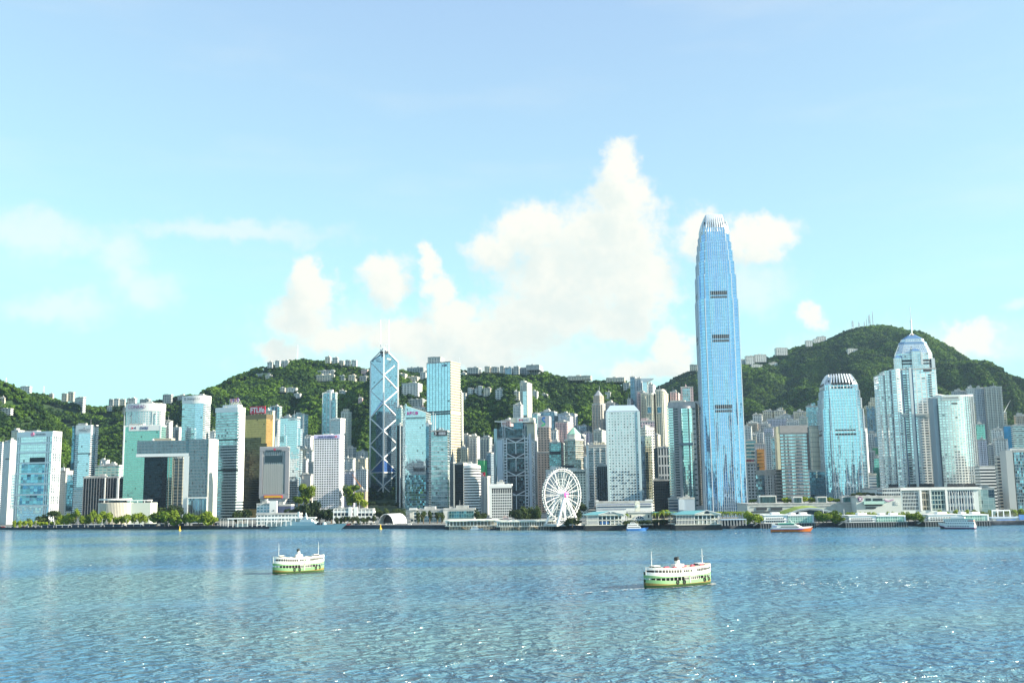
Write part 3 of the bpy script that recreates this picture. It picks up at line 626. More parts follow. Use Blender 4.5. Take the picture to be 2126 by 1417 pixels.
# stepped glass tower with LIPPO
b = T('office_tower', 'stepped aqua glass tower with bulging boxes and white top lettering', 'office tower', 582, 617, 624, 866, 1750, 18, aqua_glass, plant=4)
b.sign(b.l, 598, 867, 618, 873.5, 'LIPPO', WHITEL, bold=.02)
for (y0, y1, x0, x1) in ((880, 918, 584, 592), (905, 935, 583, 596), (932, 990, 604, 622), (992, 1042, 602, 620)): b.slab('glass_box', b.l, x0, y0, x1, y1, aqua_glass, o1=3.5)
for (y0, y1) in ((890, 925), (935, 985), (990, 1030)): b.slab('glass_box', b.r, 618.5, y0, 622.5, y1, aqua_glass, o1=5)
b.slab('mechanical_band', b.l, 600, 990, 613, 992, LOUVRE, o1=3.9)
# tower on an inverted foot, star and banner
b = T('barracks_tower', 'grey tower narrowing to an inverted foot, with star and red banner', 'government tower', 540, 597, 602, 928, 1380, 6, FL('grey fin wall', (.40, .40, .42), fh=60, bay=2.6, wf=.4, hf=1.1, glass=(.12, .16, .17)), yb=1034, plant=False, parapet=granite)
f = b.l; fr = mat('warm grey frame', (.34, .33, .35), .6)
b.fins('fin', f, 24, .55, .9, mat('pale fin', (.55, .56, .54), .6), 6, b.h-22, 6, f.L-5)
for (x0, y0, x1, y1) in ((540, 928, 602, 936), (538.5, 1025, 600, 1034), (539.5, 936, 546, 1026), (593, 936, 601, 1026)): b.slab('frame', f, x0, y0, x1, y1, fr, o1=1.3)
b.fins('window_slot', f, 10, 2.4, 1.0, BAND_D, b.h-19.5, b.h-10.5, 9, f.L-8.5)
b.fins('window_slot', f, 10, 1.8, 1.45, BAND_D, b.h-5.2, b.h-3.2, 9, f.L-8.5)
u, z = f.px(571, 932.5); mb = MB(); st = [f.pt(u + (2.3 if k % 2 == 0 else .95)*math.sin(k*math.pi/5), z + (2.3 if k % 2 == 0 else .95)*math.cos(k*math.pi/5), 1.9) for k in range(10)]
for k in range(10): mb.face([f.pt(u, z, 2.1), st[k], st[(k+1) % 10]])
mb.build('star', RED, b.root, fix=False)
p = b.slab('banner', f, 548.5, 1027.5, 587, 1033.5, RED, o1=2.0); mb = MB(); (u0, z1), (u1, z0) = f.px(550, 1029), f.px(585.5, 1032)
for i in range(15): f.slab(mb, u0+(u1-u0)*i/15+.1, u0+(u1-u0)*(i+.78)/15, z0, z1, 2.0, 2.25)
mb.build('lettering', GOLD, p)
C = sum((Vector(q) for q in b.poly), Vector((0, 0)))/4; zbot = GZ - b.zb
mb = MB(); mb.prism(scaled(b.poly, .45), zbot+14, 0, 0, 0, top=scaled(b.poly, .92), bottom=True); mb.build('flared_foot', granite, b.root)
mb = MB(); mb.prism(scaled(b.poly, .42), zbot, zbot+14, 0, 0); mb.build('stem', granite, b.root)
for i in (0, 1):
    mb = MB(); q = Vector(b.poly[i]); c2 = C + (q-C)*.6; mb.bar((*(C + (q-C)*.93), .5), (*c2, zbot+10), .5); mb.build('strut', concrete, b.root)
for (x, y0, r) in ((573, 899, .3), (567, 912, .4), (577, 910, .35), (571, 905, .8)): b.mast(x, y0, 928, r, 'antenna')
b = T('barracks_block', 'low white block with blue windows at the foot of the star tower', 'office block', 533, 561, 563, 1046, 1290, 4, FL('white block with blue bays', (.74, .76, .76), bay=4.2, fh=3.6, wf=.66, hf=.5, glass=(.2, .4, .48)), D=18); b.slab('stair_tower', b.l, 561, 1039, 576, 1066, WHITE, o1=3); b.slab('window', b.l, 568, 1058, 571, 1060, BAND_D, o1=3.3)
b = T('colonnade_block', 'two storey white colonnade in front of the star tower', 'low building', 532, 623, 625, 1066, 1262, 2, facade('white square grid', (.74, .76, .75), (.18, .28, .32), 4.6, 4.2, .66, .74, metal=.6), D=12, plant=False)
b = T('office_block', 'dark blue low block between the white block and park trees', 'office block', 574, 604, 606, 1048, 1320, 3, FL('dark blue wall', (.06, .08, .16), wf=.3, hf=.2, bay=6), D=16)
b = T('apartment_tower', 'teal and cream flats left of the aqua hill tower', 'apartment tower', 607, 632, 640, 860, 2080, 18, teal_flats); b.bays(b.l, 3, 4, 1.5, white_flats)
# low white flats in the gap
for i, (x0, x1, y, Y, lb, m) in enumerate(((622, 646, 931, 1960, 'stepped cream flats left of the white punched tower', cream_flats), (636, 653, 936, 1900, 'white flats with a flat parapet, right of the stepped cream flats', white_flats), (624, 641, 953, 1820, 'white slab block with blue stair strip above the park trees', white_flats), (640, 652, 960, 1800, 'narrow grey flats hugging the left side of the white punched tower', grey_flats), (625, 650, 985, 1700, 'low pale blue roofed hall above the park trees', concrete))):
    b = T('apartment_block', lb, 'apartment block', x0, x1-4, x1, y, Y, 14, m); b.bays(b.l, 2, 3, 1.2, m)
# punched white bank tower
punch = facade('white wall with punched windows', (.80, .80, .84), (.015, .02, .05), 3.5, 3.7, .5, .62, metal=.0, gr=.2, rnd=.5)
b = T('office_tower', 'white tower of small punched windows under a lilac sign band', 'office tower', 652, 705, 708, 903, 1560, 5, punch, D=30, plant=3, parapet=WHITE)
lil = mat('lilac sign band', (.60, .55, .80), .5); l, p = b.sign(b.l, 651.5, 903, 706, 909.5, 'BANK OF AMERICA', NAVY, lil, hfrac=.52, wfrac=.62)
mb = MB(); u, z = b.l.px(697, 906)
for k in range(3): mb.face([b.l.pt(u-2+k*.3, z-1.2+k*.9, 1.0), b.l.pt(u+2.4, z-1.0+k*.9, 1.0), b.l.pt(u+2.2, z-.4+k*.9, 1.0), b.l.pt(u-1.6+k*.3, z-.6+k*.9, 1.0)])
mb.build('emblem', RED, p, fix=False)
b = T('office_tower', 'slim grey glass slab tucked behind the right side of the punched white tower', 'office tower', 700, 709, 714, 945, 1640, 14, gov_glass)
b = T('apartment_tower', 'white tower with a grid of grey windows behind the punched bank tower', 'apartment tower', 685, 707, 717, 869, 1980, 26, white_flats, parapet=WHITE)
b.slab('grid_front', b.l, 687, 873, 705, 940, facade('slate window grid', (.6, .62, .64), (.2, .28, .36), 3.1, 2.6, .7, .66), o1=.4)
b = T('apartment_tower', 'slender cream tower with a stepped top right of the white grid tower', 'apartment tower', 708, 724, 730, 855, 2040, 22, pale_flats); b.bays(b.l, 3, 3.5, 1.6, pale_flats); b.box('crown', .2, .8, .2, .8, b.h, b.h+7, cream_flats)
b = T('apartment_tower', 'teal glass tower with a white core standing against the green hill', 'apartment tower', 670, 697, 701, 815, 2120, 10, teal_flats, parapet=WHITE); b.fins('balcony_strip', b.l, 4, 1.0, 1.0, WHITE, 0, b.h); b.box('lift_core', .5, .75, .1, .6, b.h-2, b.h+7, WHITE); b.fins('core', b.l, 1, 3.5, 1.6, WHITE, 0, b.h+3, b.L1*.62)
for (x0, x1, y, Y, lb, m) in ((712, 738, 952, 1900, 'white flats with many balconies left of the triangle braced tower', white_flats), (728, 764, 951, 1960, 'row of pale flats behind the orange crane', cream_flats), (714, 740, 978, 1800, 'blue grey flats under the hill trees left of the crane', lilac_flats), (738, 764, 975, 1780, 'white terraced flats beside the triangle braced tower', white_flats), (742, 764, 1018, 1640, 'tan unfinished frame building beside the crane', tan_flats)):
    b = T('apartment_block', lb, 'apartment block', x0, x1-4, x1, y, Y, 14, m); b.bays(b.l, 3, 3, 1.3, m)
# ------------------------------------------------------------------ towers, middle third
def braced_tower():
    Y = 2040; F = at(797, 722, Y); zb = GZ
    root = thing('braced_tower', 'blue glass tower with white triangle bracing and two white masts', 'skyscraper', (F.x, Y, zb))
    k = Y/F_PX; zz = lambda y: at(797, y, Y).z - zb
    w1, w2 = 31.5*k, 26.5*k             # picture half widths to the left and right corner
    L, Rr = Vector((-w1, w1*.9)), Vector((w2, w1*1.02)); Fp = Vector((0, 0)); O = (L+Rr)/2; Kp = L + Rr
    gl = facade('mirror glass with fine grid', (.30, .42, .50), (.42, .56, .70), 3.9, 2.6, .93, .93, metal=.95, gr=.05, dark=.02, rnd=.1)
    gd = facade('darker mirror glass', (.14, .22, .30), (.17, .31, .43), 3.9, 2.6, .9, .92, metal=.95, gr=.05, dark=.06, rnd=.25)  # same mirror glass, darkened to paint its dark reflections
    wh = mat('white aluminium', (.78, .80, .82), .35)
    def pr(name, pts, zt, z0=0, m=gl):
        mb = MB(); mb.prism([tuple(p) for p in pts], z0, max(zt), 0, 1, ztop=zt); return mb.build(name, [m, gl], root, fix=False)
    zA, zL, zR = zz(722), zz(746), zz(748)
    zq0, zq1 = zz(863), zz(836)
    pr('left_prism', [L, O, Kp], [zL, zA-1, zL-30]); pr('right_prism', [Fp, Rr, O], [zA, zR, zA-1], m=gd); pr('back_prism', [Rr, Kp, O], [zR-40, zL-60, zA-40])
    pr('front_prism', [L, Fp, O], [zq0, zq1, zq1+14], m=gd)
    D3 = lambda p, z: (p.x, p.y, z); o = Vector((0, -.6))
    def brace(p, zp, q, zq, r=.95):
        mb = MB(); mb.bar(D3(p+o, zp), D3(q+o, zq), r); mb.build('brace', wh, root)
    ys = [778, 807, 836, 865, 893.5, 922, 951, 980, 1008.5, 1037]
    for i in range(len(ys)-1):
        a, b_ = (Fp, Rr) if i % 2 == 0 else (Rr, Fp); brace(a, zz(ys[i]), b_, zz(ys[i+1]))
    brace(Fp, zz(778), Rr*.75, zz(756), .9)
    for i in range(2, len(ys)-1):
        a, b_ = (Fp, L) if i % 2 == 0 else (L, Fp); brace(a, zz(ys[i]), b_, zz(ys[i+1]))
    grey = mat('pale grey brace', (.52, .58, .62), .4); Of = O + Vector((.3, -.8))
    for (p, y0, q, y1) in ((L, 748, Of, 778), (Of, 778, L, 807), (L, 807, Of, 836)):
        mb = MB(); mb.bar(D3(p+o, zz(y0)), D3(q+o, zz(y1)), .8); mb.build('faint_brace', grey, root)
    for p, zt in ((L, zL), (Fp, zA+3), (Rr, zR)):
        mb = MB(); mb.bar(D3(p+o*.5, zz(1050)), D3(p+o*.5, zt), 1.3); mb.build('corner_column', wh, root)
    brace(L, zL, Fp, zA, .9); brace(Rr, zR, Fp, zA, .9)
    blue = facade('blue atrium glass', (.04, .12, .4), (.06, .20, .62), 4, 3, .9, .9, metal=.7, gr=.1, rnd=.1, dark=0)  # proud triangles; their bright blue is a painted reflection
    for q in (L, Rr):
        mb = MB(); e = Vector((0, -.9)); mb.face([D3(Fp+e, zz(952)), D3(q+e, zz(980)), D3(Fp+e, zz(980))], [(0, 0), (20, 0), (20, 20)]); mb.build('blue_triangle', blue, root, fix=False)
    for y, r in ((980, .9), (1037, 1.3), (1047, 1.3)):
        for q in (L, Rr):
            mb = MB(); mb.bar(D3(q+o, zz(y)), D3(Fp+o, zz(y)), r); mb.build('horizontal_beam', wh, root)
    for q in (L, Rr):                     # stone base with openings
        mb = MB(); n = Vector((q.y, -q.x)).normalized(); n = -n if n.y > 0 else n
        for u in (.05, .28, .51, .74, .97): mb.bar(D3(q*u+n*.8, zz(1037)), D3(q*u+n*.8, zz(1047)), .7)
        mb.build('base_column', wh, root)
    for x in (789.2, 806.5):
        p = at(x, 722, Y); mb = MB(); mb.tube((p.x-F.x, 6, zA-12), (p.x-F.x, 6, zz(662)), .75, 8, r2=.4); mb.build('mast', wh, root)
    mb = MB(); c = Vector((0, 0)); a, b_ = at(789.2, 700, Y).x-F.x, at(806.5, 700, Y).x-F.x
    for (xa, ya, xb, yb) in ((a, 714, 0, 720), (b_, 714, 0, 720), (a, 730, 0, 716), (b_, 730, 0, 716), (a, 714, b_, 714)): mb.bar((xa, 5, zz(ya)), (xb, 5, zz(yb)), .5)
    mb.build('mast_brace', wh, root)
    mb = MB(); mb.prism([(a, 3), (0, -1.6), (b_, 3)], zz(733), zz(728.5), 0, 0, bottom=True); mb.build('top_recess', LOUVRE, root)
    for q, t0, t1 in ((L, .3, .62), (Rr, .22, .5)):
        mb = MB(); n = Vector((0, -.9))
        for i in range(9):
            u = t0 + (t1-t0)*i/9; mb.face([D3(q*u+n, zz(745)), D3(q*(u+.026)+n, zz(745)), D3(q*(u+.026)+n, zz(742.5)), D3(q*u+n, zz(742.5))])
        mb.build('crown_lettering', GREYL if q is L else mat('cream letters', (.7, .68, .55), .5), root, fix=False)
braced_tower()
b = T('office_tower', 'teal glass tower half hidden between the braced tower and the slanted top tower', 'office tower', 822, 834, 842, 846, 1960, 14, teal_flats); b.bays(b.l, 2, 3, 1.2, teal_flats)
b = T('office_block', 'dark slab with a white edge between the braced tower and the slanted top tower', 'office block', 824, 832, 838, 882, 1900, 14, black_glass); b.fins('white_edge', b.l, 1, 2, 1, WHITE, 0, b.h, b.L1*.85)
# slanted top tower
b = T('office_tower', 'pale aqua glass tower with a slanted top and magenta Chinese letters', 'office tower', 842, 884, 890, 856, 1720, 10, facade('fine aqua glass', (.60, .70, .72), (.62, .76, .84), 3.8, 2.2, .88, .9, gr=.05, dark=.02, rnd=.1), plant=False, parapet=False, D=34)
f = b.l; z0 = b.zy(836.5, 845) - b.h
mb = MB(); A, B_, C, D_ = [Vector(p) for p in b.poly]
mb.prism([tuple(A), tuple(B_), tuple(C), tuple(D_)], b.h, b.h+z0, 0, 1, ztop=[b.h+z0*.78, b.h+.3, b.h+.3, b.h+z0*.78]); mb.build('slanted_crown', [b.m, ROOF], b.root, fix=False)
mb = MB(); nrm = Vector((-math.sin(R(62)), -math.cos(R(62)))); A2 = A + Vector((-5.5, 8))
mb.prism([tuple(A2 + Vector((0, 20))), tuple(A2), tuple(A - Vector((.02, 0))), tuple(A + Vector((0, 20)))], 0, b.h+z0, 0, 1, ztop=[b.h+z0*.75, b.h+z0*.75, b.h+z0, b.h+z0]); mb.build('side_blade', [facade('grey blue side glass', (.4, .5, .58), (.34, .48, .58), 3.8, 3, .85, .9, gr=.1), STEEL], b.root, fix=False)
b.sign(f, 842.5, 854, 870, 860.5, '友邦保險', MAGENTA, bold=.03, hfrac=1.0)
b.fins('vent_slot', f, 21, .75, .5, LOUVRE, b.zy(869, 860), b.zy(865, 860), 2, f.L-2); b.fins('vent_slot', f, 17, .7, .5, LOUVRE, b.zy(978, 860), b.zy(970.5, 860), f.L*.4, f.L-1.5)
b.slab('darker_lower_glass', f, 841, 985, 886, 1056, facade('rippled teal glass', (.2, .34, .40), (.16, .36, .46), 3.8, 2.4, .86, .92, gr=.05, tilt=.05, rnd=.35, dark=.15, wave=.06), o1=.3)  # this slab paints the dark broken reflection low on the glass
# citi sign block
b = T('office_block', 'cream block with white letters under a red arc above the slanted top tower', 'office block', 850, 884, 890, 846, 1990, 10, cream_flats)
b.sign(b.l, 869, 843, 884, 850, 'citi', WHITEL, bold=.03, out=1.2)
u, z = b.l.px(879, 843.5); mb = MB()
for i in range(8):
    a0, a1 = math.pi*(.12+.095*i), math.pi*(.12+.095*(i+1)); mb.bar(b.l.pt(u+4*math.cos(a0), z-2+3*math.sin(a0), 1.3), b.l.pt(u+4*math.cos(a1), z-2+3*math.sin(a1), 1.3), .5)
mb.build('sign_arc', RED, b.root)
# square tower whose sunlit side has the sun's yellow painted in
ck_side = facade('pale punched side wall', (.56, .51, .38), (.02, .025, .03), 5.0, 4.4, .55, .6, metal=.0, gr=.2, dark=.1, rnd=.4)
b = T('office_tower', 'tall square tower with aqua glass front and pale gridded sunlit side', 'skyscraper', 886, 935, 956, 751, 1953, 24, facade('aqua glass large grid', (.42, .55, .62), (.54, .74, .88), 4.0, 4.8, .9, .95, gr=.05, dark=.01, rnd=.12), plant=3)
b.slab('punched_wall', b.r, 935.3, 751.5, 955.8, 1056, ck_side, o1=.4)
for (y0, y1) in ((853, 856), (857.5, 860.5)): b.slab('mechanical_band', b.l, 886, y0, 935, y1, LOUVRE, o1=.5)
b.slab('blank_band', b.r, 935.3, 853, 955.8, 861, mat('sun toned yellow band', (.66, .58, .36), .7), o1=.6)
b.fins('mullion_rib', b.l, 9, .5, .4, mat('blue grey rib', (.22, .30, .36), .4), 0, b.h)
u, z = b.l.px(923, 758); mb = MB()
for (a, c, e, g) in ((-4, 4, 1.6, 2.2), (-4, 4, -2.2, -1.6), (-4.6, -3.6, -1.8, 1.8), (-1.6, -.6, -1.6, 1.6), (1.4, 2.2, -1.6, 1.6), (-.6, 1.4, -.3, .3), (3.4, 4.2, -1.6, 1.6)): b.l.slab(mb, u+a, u+c, z+e, z+g, .1, .9)
mb.build('emblem', NAVY, b.root)
b.mast(957.5, 742, 760, .3, 'antenna', face=b.r)
b = T('office_tower', 'slim cream tower behind the right side of the square two tone tower', 'apartment tower', 950, 958, 962, 816, 2010, 20, pale_flats)
b = T('office_tower', 'dark pointed stand-in for a shadow on the square tower sunlit side', 'office tower', 934, 941, 946, 960, 1880, 20, FL('dark stone', (.12, .15, .17), wf=.3), plant=False); b.pyramid('spire', b.h, b.h+24, mat('shade tip', (.10, .13, .15), .6), cut=.03)  # added block in the shape of the pointed shadow on the tower behind
b = T('office_tower', 'grey blue glass tower with a black sign panel and two pale masts', 'office tower', 895, 929, 933, 894, 1620, 6, facade('grey blue glass', (.36, .45, .5), (.36, .52, .58), 3.7, 3.0, .8, .94, gr=.07, rnd=.25), plant=False)
l, p = b.sign(b.l, 901, 894.5, 928, 904, '3', mat('silver letters', (.5, .55, .62), .4), BLACK, hfrac=.75, wfrac=.16); l.location += Vector((-8, 0, 0)); mb = MB(); (u0, z1), (u1, z0) = b.l.px(911, 896.5), b.l.px(925, 902)
for i in range(3): b.l.slab(mb, u0, u1, z0+(z1-z0)*i/3+.3, z0+(z1-z0)*i/3+1.2, .6, 1.0)
b.l.slab(mb, (u0+u1)/2-.4, (u0+u1)/2+.4, z0, z1, .6, 1.05); mb.build('lettering', mat('silver letters', (.5, .55, .62), .4), p)
b.mast(898.5, 854, 893, .8, 'mast'); b.mast(903, 858, 893, .8, 'mast')
b.floors('spandrel', 7.4, .12, .3, STEEL, 4, b.h-12)
b = T('office_block', 'grey blue slab between the slanted tower and the black sign tower', 'office block', 884, 890, 896, 878, 1690, 12, deep_glass); b.slab('top_band', b.l, 884, 878, 890, 884, STEEL, o1=.6)
b = T('office_block', 'cream sunlit block with dark shaded front left of the curved banded block', 'office block', 944, 962, 979, 962, 1720, 30, black_glass); b.slab('sunlit_wall', b.r, 962, 961, 978, 1050, stone, o1=.6)  # black glass front paints the shade on the cream block
b = T('club_block', 'white curved block with dark horizontal window bands', 'office block', 963, 993, 996, 967, 1600, 6, mat('dark glass', (.04, .05, .07), .15, .4), bulge=5, D=22, parapet=WHITE)
b.floors('floor_band', 3.9, .52, .7, WHITE, 6, b.h); b.box('stepped_top', .2, .8, .1, .7, b.h, b.h+4, WHITE)
b = T('apartment_tower', 'grey blue flats behind the curved banded block', 'apartment tower', 956, 974, 979, 903, 2020, 15, blue_flats); b.bays(b.l, 3, 3, 1.4, grey_flats)
b = T('apartment_tower', 'white flats with bay windows behind the green netted building', 'apartment tower', 973, 991, 996, 906, 1990, 15, white_flats); b.bays(b.l, 3, 4, 1.8, white_flats); b.box('crown', .3, .7, .2, .6, b.h, b.h+6, white_flats)
b = T('apartment_tower', 'grey tower with pale strips left of the chevron framed tower', 'apartment tower', 996, 1017, 1022, 908, 1960, 14, grey_flats); b.bays(b.l, 4, 2.6, 1.5, pale_flats); b.box('crown', .3, .8, .2, .6, b.h, b.h+5, grey_flats)
gnet = mat('green safety net', (.07, .62, .22), .8, noise=.2, nscale=.2)
b = T('construction_tower', 'building wrapped in bright green net above the red sign', 'building site', 992, 1005, 1011, 954, 1800, 20, gnet, plant=False); b.fins('scaffold_pole', b.l, 5, .3, .4, mat('pole', (.3, .5, .3), .6), 0, b.h)
b = T('office_block', 'white vertically ribbed block with a red rooftop sign', 'office block', 992, 1012, 1018, 989, 1640, 16, FL('ribbed white wall', (.62, .64, .62), bay=2.6, wf=.5, fh=50, hf=1.1), plant=False); b.fins('rib', b.l, 9, .8, .8, WHITE, 2, b.h)
p = b.slab('rooftop_sign', b.l, 993, 979.5, 1006, 988, RED, o0=-3, o1=-2.2); u, z = b.l.px(999.5, 983.5)
mb = MB(); mb.tube(b.l.pt(u, z+.4, -2.2), b.l.pt(u, z+.4, -1.9), 1.5, 10); b.l.slab(mb, u-3, u+3, z-2.6, z-1.8, -2.2, -1.9); mb.build('lettering', WHITEL, p)
for q in (995, 1004):
    mb = MB(); uu = b.l.px(q, 985)[0]; mb.bar(b.l.pt(uu, b.h-1, -3.2), b.l.pt(uu, b.zy(981, 1000), -3.2), .3); mb.build('sign_stand', STEEL, b.root)
# hangar, low waterfront office blocks
b = T('low_office', 'low glass fronted block with a pale flat roof behind the quay cars', 'low building', 852, 922, 926, 1058, 1300, 3, facade('low glass front', (.55, .58, .56), (.16, .26, .30), 4.2, 4.2, .7, .8, gr=.1, rnd=.6, dark=.3), D=22)
b.slab('tilted_roof', b.l, 850, 1054, 866, 1058, WHITE, o1=2); b.slab('end_wall', b.l, 851, 1058, 858, 1075, stone, o1=.6)
b = T('low_office', 'low concrete block with a wide teal glazed front left of the white grid block', 'low building', 920, 986, 988, 1056, 1285, 2, concrete, D=24); b.slab('glazing', b.l, 932, 1060, 984, 1075, facade('teal glazing', (.2, .35, .36), (.14, .36, .40), 5, 3, .9, .9, gr=.08, rnd=.4), o1=.4)
for (x0, x1, y) in ((693, 731, 1056), (735, 774, 1057)):
    b = T('barracks_block', 'white three storey banded block, %s of the pair behind the warship bow' % ('left one' if x0 < 700 else 'right one'), 'low building', x0, x1, x1+2, y, 1240, 2, BAND_D, D=14, group='white banded blocks behind the warship', plant=2)
    b.floors('balcony_band', b.h/3, .45, .8, WHITE, 0, b.h); b.fins('pier', b.l, 6, .5, 1.0, WHITE, 0, b.h)
    b.slab('stair_tower', b.l, x0 if x0 > 700 else x1-7, 1051.5, x0+7 if x0 > 700 else x1, 1076, WHITE, o1=1.6)
# white gridded block (hall)
b = T('hall_block', 'white gridded low tower with open frame, in front of the chevron tower', 'civic building', 1016, 1062, 1064.5, 1006, 1290, 3, mat('dark glass', (.04, .05, .07), .15, .4), D=20, parapet=WHITE)
f = b.l; b.slab('top_wall', f, 1016, 1006, 1062, 1012.5, WHITE, o1=.8); b.slab('end_pier', f, 1016, 1012, 1021, 1074, WHITE, o1=.8)
b.fins('upright', f, 12, .55, .75, WHITE, 0, b.h-5, f.px(1021, 1040)[0], f.L-.2)
for i in range(11):
    z = (b.h-8)*i/11; mb = MB(); f.slab(mb, f.px(1021, 1040)[0], f.L, z, z+1.15, -.2, .6); mb.build('floor_slab', WHITE, b.root)
# ---------------- chevron framed bank tower
def chevron_tower():
    b = T('chevron_tower', 'steel bank tower with ladder columns and chevron hangers under a sign block', 'skyscraper', 1031, 1100, 1114, 909, 1800, 10, facade('slate office glass', (.08, .11, .13), (.06, .09, .12), 3.9, 3.2, .8, .92, gr=.1, rnd=.6, dark=.15, tilt=.03), plant=False, D=44)
    f = b.l; wh = mat('white steel', (.74, .78, .82), .45); cl = mat('pale grey cladding', (.50, .58, .68), .45, .2)
    X = lambda x, y=960: f.px(x, y)[0]; Zp = lambda y, x=1071: f.px(x, y)[1]
    def sl(name, x0, y0, x1, y1, m, o1, o0=-.2): 
        mb = MB(); f.slab(mb, X(x0), X(x1), Zp(y1), Zp(y0), o0, o1); return mb.build(name, m, b.root)
    sl('service_tower', 1032.5, 912, 1044.5, 1056, cl, 3); sl('service_tower', 1099, 900, 1104, 1056, cl, 3)
    sl('side_tower', 1025, 888, 1031.5, 1056, facade('side tower strips', (.38, .46, .52), (.3, .42, .5), 40, 2.4, 1.1, .5), -4, -30)
    sl('back_tower', 1036, 884, 1108, 909.2, b.m, -9, -40); sl('top_block', 1066, 877, 1086, 890, deep_glass, -4, -30)
    sl('penthouse', 1094, 878, 1110, 914, mat('cream cladding', (.6, .6, .5), .6), -6, -30)
    p = sl('sign_block', 1061, 867, 1109, 877, mat('cream sign block', (.62, .60, .50), .5), 0, -24)
    f.text('HSBC', X(1093), Zp(871.6), 3.0, GREYL, p, .35, X(1101)-X(1087)); sp = sl('sign_panel', 1075, 866.6, 1101, 876.6, WHITE, .25); sp.parent = p
    u, z = X(1083), Zp(871.6); mb = MB(); h, w = 2.9, 5.2
    for (pts, c) in (([(-w/2, h), (0, 0), (-w/2, -h), (-w, 0)], 0), ([(w/2, h), (w, 0), (w/2, -h), (0, 0)], 0)): mb.face([f.pt(u+a*.8, z+e*.8, .4) for a, e in pts], None, c)
    for (pts) in ([(-w/2, h), (w/2, h), (0, 0)], [(-w/2, -h), (0, 0), (w/2, -h)]): mb.face([f.pt(u+a*.8, z+e*.8, .4) for a, e in pts], None, 1)
    mb.build('emblem', [RED, WHITE], p, fix=False)
    mb = MB(); mb.bar(f.pt(X(1026), Zp(872.5), -8), f.pt(X(1050), Zp(874.5), -8), .8); mb.bar(f.pt(X(1040), Zp(874), -8), f.pt(X(1041), Zp(884), -8), .6); mb.build('roof_crane', STEEL, b.root)
    for xc, yt in ((1049.5, 909), (1093.5, 905)):
        for dx in (-3.2, 3.2): sl('ladder_post', xc+dx-.75, yt, xc+dx+.75, 1056, wh, 2.6, .2)
        z0, z1 = Zp(1056), Zp(yt); n = 24
        for i in range(n): 
            mb = MB(); z = z0+(z1-z0)*i/n; f.slab(mb, X(xc-2.5), X(xc+2.5), z, z+1.7, .4, 2.0); mb.build('rung', wh, b.root)
    for xc in (1045.5, 1087.5):
        for dx in (-2, 2):
            mb = MB(); f.slab(mb, X(xc+dx-.5), X(xc+dx+.5), Zp(909), Zp(880), -8.8, -6); mb.build('ladder_post', wh, b.root)
    for y in (918, 950, 986.5, 1027.5):
        sl('truss_chord', 1033, y-.7, 1110, y+.9, wh, 2.0, .2)
        for x0, y0, x1, y1 in ((1053, y-9, 1071.5, y), (1090, y-9, 1071.5, y), (1046, y-8, 1034, y-.5), (1097, y-8, 1109, y-.5)):
            mb = MB(); mb.bar(f.pt(X(x0), Zp(y0), 1.6), f.pt(X(x1), Zp(y1), 1.6), .75); mb.build('hanger', wh, b.root)
        sl('refuge_floor', 1053, y-8.5, 1090, y-.7, LOUVRE, .5, -.1)
    for x0, y0, x1, y1 in ((1048, 884, 1067, 891), (1086, 884, 1067, 891)):
        mb = MB(); mb.bar(f.pt(X(x0), Zp(y0), -7), f.pt(X(x1), Zp(y1), -7), .7); mb.build('hanger', wh, b.root)
    for y0, y1 in ((918, 942), (950, 978), (986, 1018), (1027, 1056)): sl('centre_hanger', 1070.8, y0, 1072.4, y1, wh, 1.6, .2)
    mb = MB()
    for i in range(26):
        z0, z1 = Zp(1056-i*5.6), Zp(1056-(i+1)*5.6); u0, u1 = X(1105), X(1109.5)
        mb.bar(f.pt(u0, z0, 2), f.pt(u1, (z0+z1)/2, 2), .35); mb.bar(f.pt(u1, (z0+z1)/2, 2), f.pt(u0, z1, 2), .35)
    mb.bar(f.pt(X(1104.6), Zp(1056), 2), f.pt(X(1104.6), Zp(912), 2), .5); mb.bar(f.pt(X(1110), Zp(1056), 2), f.pt(X(1110), Zp(912), 2), .5)
    mb.build('stair_lattice', wh, b.root)
chevron_tower()
# stepped granite bank tower
rg = facade('brown granite with windows', (.34, .28, .25), (.04, .05, .06), 4.1, 5.2, .5, .55, metal=.4, gr=.2)
b = T('office_tower', 'stepped brown granite tower with a blue and green emblem', 'office tower', 1115, 1143, 1149, 938, 1770, 10, rg, plant=False, D=34)
f = b.l
for (x0, x1, y0, y1, o) in ((1116, 1140, 862.5, 886, -6), (1116, 1139, 885.9, 911, -4), (1116, 1141, 910.9, 938.2, -2)):
    mb = MB(); u0, u1, z0, z1 = f.px(x0, 900)[0], f.px(x1, 900)[0], f.px(1130, y1)[1], f.px(1130, y0)[1]
    q = [f.pt(u0, 0, o), f.pt(u1, 0, o), f.pt(u1, 0, -30), f.pt(u0, 0, -30)]; mb.prism([p[:2] for p in q], z0, z1, 0, 1); mb.build('tier', [granite if y0 < 870 else rg, ROOF], b.root, fix=False)
u, z = f.px(1127, 874.5); mb = MB()
def ribbon(pts, w, m):
    for (a, c) in zip(pts[:-1], pts[1:]): mb.face([f.pt(u+a[0], z+a[1]-w, -5.6), f.pt(u+c[0], z+c[1]-w, -5.6), f.pt(u+c[0], z+c[1]+w, -5.6), f.pt(u+a[0], z+a[1]+w, -5.6)], None, m)
ribbon([(3.5, 6.5), (0, 6.3), (-2.5, 4.4), (-1, 2.2), (2.5, -.2), (3.6, -2)], 1.9, 0); ribbon([(-3.5, -6.5), (0, -6), (2.6, -4.6), (3.4, -3)], 1.7, 1); ribbon([(-3.8, 2.5), (-1, -.5), (2.5, -3), (3.5, -4)], .9, 1)
mb.build('emblem', [BLUEP, GREENP], b.root, fix=False)
